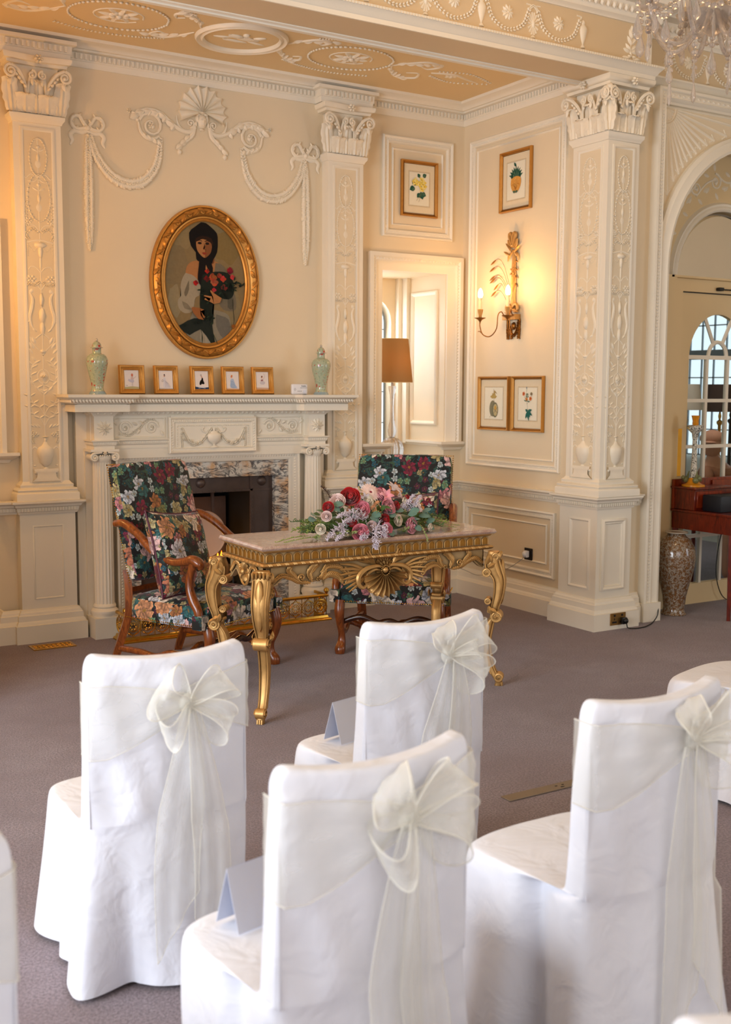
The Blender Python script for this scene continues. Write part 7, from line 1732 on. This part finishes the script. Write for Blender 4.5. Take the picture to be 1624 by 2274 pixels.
# ================================================================== ARMCHAIRS
def make_armchair(label):
    rt = thing('armchair', label, 'armchair', (0, 0, 0))
    # seat: domed cushion box, front toward -y
    bm = B(); rows = []; hx, hy = .335, .305
    def rr(u, v, k=5): 
        a = atan2(v, u); return a
    N_ = 48
    def outline(s, z, dz=0):
        r = []
        for k in range(N_):
            a = 2 * pi * k / N_; c, d = cos(a), sin(a); m = (abs(c) ** 8 + abs(d) ** 8) ** (-1 / 8); r.append(Vector((hx * s * c * m, hy * s * d * m, z + dz)))
        return r
    for s, z in ((.985, .325), (1.0, .335), (1.0, .40), (.995, .425), (.97, .445), (.92, .458), (.8, .470), (.6, .478), (.3, .482), (.02, .483)): rows.append(outline(s, z))
    V = grid(bm, rows, closed_u=True); capf(bm, V[0]); capf(bm, V[-1]); seat = new('seat', bm, M['floral'], rt); boxuv(seat)
    # back: tall slightly raked upholstered panel
    bm = B(); rows = []; bw = .3175; y0, z0, y1, z1 = .295, .53, .455, 1.20; n = Vector((0, -(z1 - z0), (y1 - y0) * -1)); n.normalize(); up = Vector((0, y1 - y0, z1 - z0)); L = up.length; up.normalize(); n = Vector((0, -up.z, up.y))
    c0 = Vector((0, y0, z0)); thick = .065
    def ring(s, w):
        r = []
        for k in range(56):
            a = 2 * pi * k / 56; c, d = cos(a), sin(a); m = (abs(c) ** 14 + abs(d) ** 14) ** (-1 / 14); r.append(c0 + Vector((bw * s * c * m, 0, 0)) + up * (L / 2 + (L / 2 - bw * (1 - s)) * d * m) + n * w)
        return r
    for s, w in ((.9, -.002), (.97, 0), (1, .006), (1, thick - .012), (.98, thick), (.9, thick + .010), (.6, thick + .016), (.2, thick + .018)): rows.append(ring(s, w))
    V = grid(bm, rows, closed_u=True); capf(bm, V[0]); capf(bm, V[-1]); back = new('backrest', bm, M['floral'], rt); boxuv(back)
    # nails
    bm = B()
    def nails(a, b, st=.0145, r=.0048):
        a = Vector(a); b = Vector(b); k = int((b - a).length / st)
        for i in range(k + 1): blob(bm, a.lerp(b, i / k), r)
    for s in (-1, 1): nails(c0 + Vector((s * bw, 0, 0)) + n * .012, c0 + Vector((s * bw, 0, 0)) + up * L + n * .012)
    nails(c0 + Vector((-bw, 0, 0)) + up * L + n * .012, c0 + Vector((bw, 0, 0)) + up * L + n * .012)
    tag(new('back_nail_heads', bm, M['brass'], rt), kind='stuff')
    bm = B()
    nails((-hx, -hy, .335), (hx, -hy, .335))
    for s in (-1, 1): nails((s * hx, -hy, .335), (s * hx, hy, .335))
    tag(new('seat_nail_heads', bm, M['brass'], rt), kind='stuff')
    for s in (-1, 1):
        bm = B(); tube(bm, cr([(s * .29, .46, 0), (s * .29, .42, .10), (s * .29, .37, .22), (s * .29, .325, .34), (s * .29, .32, .50), (s * .29, .335, .60)], 4), .030, 4, up=(0, 1, .01)); new('leg', bm, M['walnut'], rt)
        bm = B(); q = cr([(s * .31, -.285, .34), (s * .312, -.30, .27), (s * .31, -.29, .20), (s * .305, -.262, .13), (s * .305, -.262, .07), (s * .31, -.285, .03), (s * .31, -.29, 0)], 4)
        tube(bm, q, crs([.030, .032, .025, .022, .026, .034, .028], 4), 12); new('leg', bm, M['walnut'], rt)
        # arm
        bm = B(); q = cr([(s * .325, .375, .87), (s * .335, .30, .875), (s * .345, .18, .82), (s * .355, .06, .735), (s * .355, -.06, .69), (s * .352, -.15, .695), (s * .348, -.215, .710), (s * .345, -.262, .69), (s * .344, -.268, .66)], 5)
        tube(bm, q, crs([.024, .028, .027, .026, .026, .027, .032, .032, .018], 5), 12, .85, up=(0, 0, 1)); new('armrest', bm, M['walnut'], rt)
        bm = B(); q = cr([(s * .345, -.225, .70), (s * .342, -.19, .62), (s * .342, -.185, .55), (s * .342, -.21, .48), (s * .345, -.245, .43), (s * .345, -.255, .38), (s * .345, -.255, .35)], 5)
        tube(bm, q, crs([.026, .022, .024, .028, .026, .024, .022], 5), 12); new('arm_support', bm, M['walnut'], rt)
        bm = B(); bbox(bm, s * .345 - .034, s * .345 + .034, -.30, -.225, .325, .405, .008, 2); b_ = new('corner_block', bm, M['floral'], rt); boxuv(b_)
        bm = B(); q = cr([(s * .305, -.26, .13), (s * .305, -.14, .12), (s * .305, -.02, .155), (s * .305, .10, .12), (s * .30, .22, .13), (s * .29, .405, .13)], 5); tube(bm, q, .019, 10); new('stretcher', bm, M['walnut'], rt)
    bm = B(); q = cr([(-.305, -.02, .155), (-.18, -.02, .12), (-.06, -.02, .16), (0, -.02, .13), (.06, -.02, .16), (.18, -.02, .12), (.305, -.02, .155)], 5); tube(bm, q, .018, 10); new('stretcher', bm, M['walnut'], rt)
    bm = B(); q = cr([(-.30, -.262, .20), (-.18, -.268, .235), (-.07, -.27, .20), (0, -.27, .215), (.07, -.27, .20), (.18, -.268, .235), (.30, -.262, .20)], 5); tube(bm, q, .018, 10); new('front_rail', bm, M['dkwood'], rt)
    bm = B(); tube(bm, [(-.29, .33, .47), (.29, .33, .47)], .022, 4, up=(0, 0, 1)); new('back_rail', bm, M['walnut'], rt)
    return rt
def make_pillow(label):
    rt = thing('scatter_cushion', label, 'cushion', (0, 0, 0)); bm = B(); hw = .25; n = 22; top = []; bot = []
    f = lambda u, v: (max(0, (1 - u ** 4)) * max(0, (1 - v ** 4))) ** .42
    for sgn in (1, -1):
        rows = []
        for i in range(n + 1):
            r = []
            for j in range(n + 1):
                u = -1 + 2 * i / n; v = -1 + 2 * j / n; pin = 1 - .07 * (1 - u * u) - 0; pin2 = 1 - .07 * (1 - v * v)
                wr = .006 * noise.noise(Vector((u * 3, v * 3, sgn)))
                r.append(Vector((u * hw * pin2, sgn * (.075 * f(u, v) + wr * f(u, v)), v * hw * pin)))
            rows.append(r)
        grid(bm, rows)
    bmesh.ops.remove_doubles(bm, verts=bm.verts[:], dist=.0005); o = new('cover', bm, M['floral'], rt, True, 80); boxuv(o, 1.25)
    bm = B(); q = []
    for k in range(80):
        t = k / 80 * 4; s = t % 1 * 2 - 1; e = int(t); u, v = ((s, -1), (1, s), (-s, 1), (-1, -s))[e]; q.append((u * hw * (1 - .07 * (1 - v * v)), 0, v * hw * (1 - .07 * (1 - u * u))))
    tube(bm, q, .006, 6, closed=True); new('piping', bm, M['piping'], rt); return rt
ac = make_armchair('dark floral high-backed armchair with walnut arms, left of the gilt table by the fire')
ac2 = copy_tree(ac); ac2['label'] = 'dark floral high-backed armchair behind the right end of the gilt table'
ac.location = (-2.80, -1.30, 0); ac.rotation_euler = (0, 0, radians(27.1))
ac2.location = (-1.50, -1.37, 0); ac2.rotation_euler = (0, 0, radians(-41))
for o in (ac, ac2): o['group'] = 'floral armchairs behind the gilt table'
cu = make_pillow('floral cushion with plum piping propped in the left armchair'); cu2 = copy_tree(cu); cu2['label'] = 'floral cushion with plum piping in the right armchair behind the flowers'
def put(o, base, th, loc, rx, ry, rz):
    Mx = Matrix.Translation(base) @ Matrix.Rotation(th, 4, 'Z') @ Matrix.Translation(loc) @ Matrix.Rotation(rz, 4, 'Z') @ Matrix.Rotation(rx, 4, 'X') @ Matrix.Rotation(ry, 4, 'Y')
    o.matrix_world = Mx; o.location = Mx.to_translation(); o.rotation_euler = Mx.to_euler()
put(cu, (-2.80, -1.30, 0), radians(27.1), (-.165, .03, .705), -.30, .10, .12)
put(cu2, (-1.50, -1.37, 0), radians(-41), (.02, .07, .73), -.30, -.06, 0)
# ================================================================== WHITE COVERED CHAIRS
def make_cover(seed, kn=.07, kz=.80, tails=(.62, .50), tilt=0, sq=0):
    """covered chair; rear of the back at y = 0, sitter faces +y; built round the origin on the floor"""
    random.seed(seed); ph = [random.uniform(0, 6.28) for _ in range(8)]
    rt = thing('covered_chair', None, 'chair', (0, 0, 0))
    NB = 128; hw = .232
    def outline_full(z):
        """skirt outline at height z: rounded rectangle with folds that grow towards the floor"""
        g = 1 - z / .46; flare = .008 + .024 * g; r = []
        x0, x1, y0, y1 = -hw - flare * .8, hw + flare * .8, -.039 - .030 * g, .445 + flare * .6
        cx, cy, ax, ay = (x0 + x1) / 2, (y0 + y1) / 2, (x1 - x0) / 2, (y1 - y0) / 2
        for k in range(NB):
            a = 2 * pi * k / NB - pi / 2; c, d = cos(a), sin(a); e = 14 if d < 0 else 4.2; m = (abs(c) ** e + abs(d) ** e) ** (-1 / e)
            p = Vector((cx + ax * c * m, cy + ay * d * m, z)); out = Vector((c, d, 0)).normalized()
            am = .036 * g ** 1.1 * (1 if d > -.9 else .75)
            side = max(0, 1 - abs(abs(a + pi / 2 if a < pi / 2 else a + pi / 2) - pi) * 0)
            f = sin(a * 5 + ph[0] + 1.2 * g) * .9 + sin(a * 9 + ph[1] - .8 * g) * .5 + sin(a * 15 + ph[2]) * .18
            # the pinched hollow where the seat skirt meets the back panel
            for s in (0, pi):
                da = abs(((a - s + .34 * (1 if s == 0 else -1)) + pi) % (2 * pi) - pi)
                p -= out * (.045 * math.exp(-(da / .17) ** 2) * (.35 + .65 * (1 - g) ** .6) * (1 if z > .08 else .8))
            p.y -= .042 * max(0, 1 - (p.x / hw) ** 2) * max(0, -d) ** 3
            p.x *= 1 + .07 * max(0, min(1, p.y / .35)) ** .8
            r.append(p + out * f * am)
        return r
    def slab(z, s=1.0):
        t = (z - .46) / .49; r = []; w = hw * (1 - .03 * t) * s
        rise = 1.0
        for k in range(NB):
            a = 2 * pi * k / NB - pi / 2; c, d = cos(a), sin(a); m = (abs(c) ** 14 + abs(d) ** 14) ** (-1 / 14)
            x = w * c * m; lean = -.035 * (t * (1 + d) / 2 + (1 - d) / 2) if d < 1 else -.035 * t; y = .018 + .022 * s * d * m + lean; y -= .042 * (1 - (x / hw) ** 2) 
            r.append(Vector((x, y, z)))
        return r
    bm = B(); rows = []
    for z in (.015, .05, .10, .16, .22, .28, .34, .39, .425): rows.append(outline_full(z))
    o0 = outline_full(.44); sl = slab(.475)
    # over the rounded seat edge and across the seat to the back
    for t, z in ((.03, .452), (.09, .463), (.2, .470), (.4, .474), (.6, .476), (.8, .476), (.93, .475), (1.0, .475)):
        ring = []
        for k in range(NB):
            p = o0[k].lerp(sl[k], t); fr = max(0, min(1, (o0[k].y - .05) / .15))
            zz = z if fr > 0 else .44 + .035 * t
            p.z = .44 + (z - .44) * (.35 + .65 * fr) + (.035 * t) * (1 - fr) * .65
            dist = (p.x / .24) ** 2 + ((p.y - .25) / .24) ** 2; p.z += .006 * max(0, 1 - dist)
            ring.append(p)
        rows.append(ring)
    ztop = .95
    for z in (.50, .55, .61, .67, .73, .79, .85, .885):
        ring = slab(z)
        for k, p in enumerate(ring):
            tt = (z - .47) / .48; rear = 1 if p.y < .02 else 0
            wv = .0055 * sin(p.x * 34 + ph[3]) * sin(z * 9 + ph[4]) + .0035 * sin(p.x * 62 + z * 16 + ph[5]); p.y += wv * (1 if rear else .4)
        rows.append(ring)
    for t in (.15, .35, .6, .8, .93, 1.0):
        ring = []
        zc = .885 + (ztop - .885) * sin(t * pi / 2)
        for p in slab(.885 + .055 * t):
            q = p.copy(); cr_ = .055
            # rounded upper corners and a slightly sagging top edge
            xe = hw * .985; lim = xe - cr_ * (1 - sqrt(max(0, 1 - (t) ** 2))); q.x = max(-lim, min(lim, p.x * (lim / xe)))
            q.z = .885 + .065 * sin(t * pi / 2) - .024 * (1 - (q.x / hw) ** 2) * t
            cy_ = .018 - .042 * (1 - (q.x / hw) ** 2) - .034 * t ** .5
            q.y = p.y + (cy_ - p.y) * (max(0, t - .72) / .28) ** 1.5 if t > .72 else p.y
            ring.append(q)
        rows.append(ring)
    V = grid(bm, rows, closed_u=True); capf(bm, V[-1]); bmesh.ops.remove_doubles(bm, verts=bm.verts[:], dist=.0006)
    cov = new('cover', bm, M['cloth'], rt, True, 75); ss = cov.modifiers.new('sub', 'SUBSURF'); ss.levels = 1; ss.render_levels = 1
    # seams down the back corners
    for s in (-1, 1):
        bm = B(); pts = [Vector((s * (hw * .965), -.036, z)) for z in (.88, .82, .75, .65, .55, .47)]
        tube(bm, pts, .0022, 5); new('seam', bm, M['cloth'], rt)
    for x in (-.19, .19):
        for y in (.03, .40): bm = B(); tube(bm, [(x, y, 0), (x, y, .10), (x, y, .44)], .012, 8); new('leg', bm, M['brass'], rt)
    # organza sash round the back
    bm = B(); n = 96; rows = [[] for _ in range(9)]
    def back_y(x, z):
        t = (z - .46) / .49; return -.039 - .042 * (1 - min(1, (x / hw) ** 2))
    path = []
    for i in range(n + 1):
        t = i / n
        if t < .12: x = -hw * .972 - .002; y = .012 - (t / .12) * .055; e = 0
        elif t > .88: x = hw * .972 + .002; y = -.043 + (t - .88) / .12 * .055; e = 0
        else: x = -hw * .972 - .002 + (t - .12) / .76 * (2 * hw * .972 + .004); y = None
        path.append((x, y))
    for x, y in path:
        d = abs(x - kn) / (hw + abs(kn)); half = .022 + .078 * min(1, d * 1.25) ** .8; zc = kz - .035 * min(1, d * 1.2) + (.02 * (x > kn))
        for j in range(9):
            v = -1 + j / 4; z = zc + half * v; yy = (back_y(x, z) - .014 if y is None else y)
            yy -= (.005 * sin(j * 2.4 + x * 18) + .003 * sin(j * 5 + x * 40)) * (1 if y is None else .3) + (.004 if y is None else 0)
            rows[j].append(Vector((x * (1.0 if y is None else 1.012), yy, z)))
    grid(bm, rows); sash = new('sash', bm, M['organza'], rt, True, 180)
    for j in (0, 8):
        bm = B(); tube(bm, rows[j], .0015, 5); new('sash_edge', bm, M['hem'], sash)
    # knot
    kx, ky = kn, back_y(kn, kz) - .022
    bm = B(); blob(bm, (kx, ky, kz), (.026, .020, .030), None, 2)
    for v in bm.verts: v.co += Vector((noise.noise(v.co * 40), noise.noise(v.co * 40 + Vector((9, 0, 0))), 0)) * .006
    bow = new('bow', bm, M['hem'], rt)
    # loops
    def loop(ang, L, wd, mat='organza', droop=.3, seedv=0):
        bm = B(); rows = []; n = 22; d = Vector((cos(ang), 0, sin(ang))); w_ = Vector((-sin(ang), 0, cos(ang)))
        for i in range(n + 1):
            t = i / n; r = L * sin(pi * t) ** .85 * (1 if t < .5 else 1); dep = -.042 * sin(2 * pi * t) - .018 * sin(pi * t)
            off = .30 * wd * sin(2 * pi * t)
            hwid = wd * (.12 + .88 * sin(pi * t) ** .6) * .5
            row = []
            for j in range(9):
                v = -1 + j / 4; cr2 = .006 * sin(v * 6 + i * .5 + seedv) * sin(pi * t)
                row.append(Vector((kx, ky - .004, kz)) + d * r + w_ * (hwid * v + off) + Vector((0, dep + cr2 - .010 * v * v, -droop * r * r / L * .6)))
            rows.append(row)
        grid(bm, rows); o = new('bow_loop', bm, M[mat], bow, True, 180)
        for j in (0, 8):
            b2 = B(); tube(b2, [r_[j] for r_ in rows], .0018, 5); new('loop_hem', b2, M['hem'], bow)
    if sq == 0: loop(radians(140), .115, .11, seedv=ph[6]); loop(radians(38), .135, .10, seedv=ph[7]); loop(radians(196), .085, .08, droop=.8); loop(radians(-22), .11, .085, droop=.6)
    elif sq == 1: loop(radians(112), .115, .09, seedv=ph[6]); loop(radians(34), .15, .13, seedv=ph[7]); loop(radians(18), .09, .06); loop(radians(-30), .13, .09, droop=.3)
    else: loop(radians(125), .12, .10, seedv=ph[6]); loop(radians(48), .15, .10, seedv=ph[7]); loop(radians(205), .08, .08, droop=.8); loop(radians(-8), .12, .11, droop=.5)
    # tails
    for q, L in enumerate(tails):
        bm = B(); n = 26; rows = []; x0 = kx + (-.012 if q == 0 else .018); dx = (-.03 if q == 0 else .045)
        for i in range(n + 1):
            t = i / n; z = kz - .01 - L * t; w = (.030 + .095 * min(1, t * 2.2) ** .8) * (1 if q == 0 else .85); row = []
            for j in range(11):
                v = -1 + j / 5; zz = z - (.09 * (v * (1 if q else -1)) * max(0, t - .75) / .25)
                xx = x0 + dx * t + v * w / 2 + .012 * sin(t * 5 + ph[q]) ; g = max(0, 1 - zz / .46); yb = (back_y(xx, max(.46, zz)) if zz > .46 else -.081 - .030 * g)
                row.append(Vector((xx, yb - .016 - .014 * (1 - t) - .006 * sin(v * 7 + t * 3 + ph[q + 2]) - .006 * q - .014 * t, max(.02, zz))))
            rows.append(row)
        grid(bm, rows); o = new('bow_tail', bm, M['organza'], bow, True, 180)
        for path_ in ([r_[0] for r_ in rows], [r_[-1] for r_ in rows], rows[-1]): b2 = B(); tube(b2, path_, .0015, 5); new('tail_hem', b2, M['hem'], bow)
    return rt
CH = [  # x, y, prototype args, label
    (-4.255, -4.435, dict(seed=1, kn=.035, kz=.80, tails=(.60, .68), sq=0), 'white covered chair nearest the fireplace, ivory bow with long tail'),
    (-3.403, -4.440, dict(seed=4, kn=.035, kz=.83, tails=(.50, .56), sq=1), 'white covered chair in front of the gilt table, wide pointed bow'),
    (-4.222, -5.460, dict(seed=9, kn=.030, kz=.82, tails=(.66, .74), sq=2), 'white covered chair in the middle of the second row, bow tail trailing right'),
    (-3.408, -5.420, dict(seed=6, kn=.045, kz=.83, tails=(.70, .62), sq=1), 'white covered chair at the right of the second row beside the floor strip')]
for x, y, kw, lb in CH:
    c = make_cover(**kw); c.location = (x, y, 0); c['label'] = lb; c['group'] = 'white covered chairs facing the gilt table'
    c.rotation_euler = (0, 0, radians({1: -3, 4: .5, 9: 2, 6: 2}[kw['seed']]))
protos = [o for o in bpy.data.objects if o.parent is None and o.name.startswith('covered_chair')]
for src, x, y, lb in ((protos[1], -1.60, -4.44, 'white covered chair at the right edge, only its seat side showing'), (protos[0], -5.165, -5.50, 'white covered chair cut off by the left edge of the view'), (protos[3], -4.215, -6.46, 'white covered chair whose top corner shows at the bottom right')):
    c = copy_tree(src); c.location = (x, y, 0); c['label'] = lb; c.rotation_euler = (0, 0, radians(14 if x > -2 else 0))
# folded cards on two of the seats
def tent_card(x, y, rz, label):
    rt = thing('folded_card', label, 'card', (x, y, .482), 'folded white cards on the chair seats'); bm = B(); w, h, d = .075, .135, .042; Mx = Matrix.Translation((x, y, .482)) @ Matrix.Rotation(rz, 4, 'Z')
    for s in (-1, 1):
        vs = [bm.verts.new(Mx @ Vector(p)) for p in ((-w, s * d, 0), (w, s * d, 0), (w, 0, h), (-w, 0, h), (-w, s * d - s * .001, 0), (w, s * d - s * .001, 0), (w, -s * .001, h), (-w, -s * .001, h))]
        for f in ((0, 1, 2, 3), (4, 5, 6, 7), (0, 1, 5, 4), (1, 2, 6, 5), (0, 3, 7, 4)): bm.faces.new([vs[i] for i in f])
    new('card_leaf', bm, M['paper'], rt, False)
tent_card(-3.50, -4.16, .25, 'white folded card on the seat of the chair in front of the gilt table')
tent_card(-4.33, -5.16, .2, 'white folded card on the seat of the middle second-row chair')
# ================================================================== CAMERA AND LIGHT
cam = bpy.data.cameras.new('camera'); co = bpy.data.objects.new('camera', cam); col.objects.link(co)
co.location = (-5.351, -7.294, 1.647); co.rotation_euler = (radians(83.69), radians(-.27), radians(-31.39))
cam.sensor_fit = 'VERTICAL'; cam.sensor_height = 36; cam.lens = 2473 / 2274 * 36; cam.clip_start = .05
cam.dof.use_dof = True; cam.dof.focus_distance = 5.6; cam.dof.aperture_fstop = 3.6
bpy.context.scene.camera = co
def area(name, loc, tgt, sx, sy, power, c):
    l = bpy.data.lights.new(name, 'AREA'); l.shape = 'RECTANGLE'; l.size = sx; l.size_y = sy; l.energy = power; l.color = c
    o = bpy.data.objects.new(name, l); col.objects.link(o); o.location = loc
    o.rotation_euler = (Vector(tgt) - Vector(loc)).to_track_quat('-Z', 'Y').to_euler(); return o
def point(name, loc, power, c, r=.03):
    l = bpy.data.lights.new(name, 'POINT'); l.energy = power; l.color = c; l.shadow_soft_size = r
    o = bpy.data.objects.new(name, l); col.objects.link(o); o.location = loc; return o
WARM = (1, .52, .16); COOL = (.83, .91, 1)
area('daylight_left', (-8.6, -4.6, 1.9), (-2.5, -3.2, .6), 3.6, 2.6, 330, COOL)
area('daylight_behind', (-3.5, -9.3, 2.0), (-2.5, -2, 1.0), 5.0, 2.4, 92, (.90, .94, 1))
area('daylight_right', (3.9, -6.9, 1.9), (-2, -3, .8), 3.0, 2.4, 80, COOL)
w = bpy.data.worlds.new('world'); bpy.context.scene.world = w; w.use_nodes = True
w.node_tree.nodes['Background'].inputs[0].default_value = (.88, .92, 1, 1); w.node_tree.nodes['Background'].inputs[1].default_value = .16
# wall lights: the lit bulbs of the sconce in view and of its twin on the hidden left wall
point('sconce_light', (-.26, -.45, 2.43), 3.6, WARM); point('sconce_light', (-.26, -.83, 2.43), 3.6, WARM)
point('sconce_light_left', (-4.2, -.60, 2.43), 22, WARM)
point('chandelier_light', (-1.2, -3.2, 3.95), 21, (1, .62, .30), .2); point('chandelier_light', (-5.4, -2.6, 3.9), 18, (1, .62, .30), .2)
point('lamp_light', (-.47, .25, 1.85), 3, WARM, .04)
area('window_light', (-.56, .70, 1.8), (-.45, 0, 1.7), .36, 1.1, 9, COOL)
point('room_beyond_fill_light', (1.45, -1.0, 2.7), 26, (1, .97, .92), .3)  # unseen fill lamp added behind the door to brighten the person
sc = bpy.context.scene
sc.view_settings.view_transform = 'Standard'; sc.view_settings.look = 'Medium Contrast'; sc.view_settings.exposure = .12
sc.cycles.use_denoising = True; sc.cycles.adaptive_threshold = .015
sc.cycles.max_bounces = 7; sc.cycles.diffuse_bounces = 3; sc.cycles.glossy_bounces = 3; sc.cycles.transparent_max_bounces = 14; sc.cycles.transmission_bounces = 4
sc.cycles.caustics_reflective = False; sc.cycles.caustics_refractive = False; sc.cycles.sample_clamp_indirect = 4
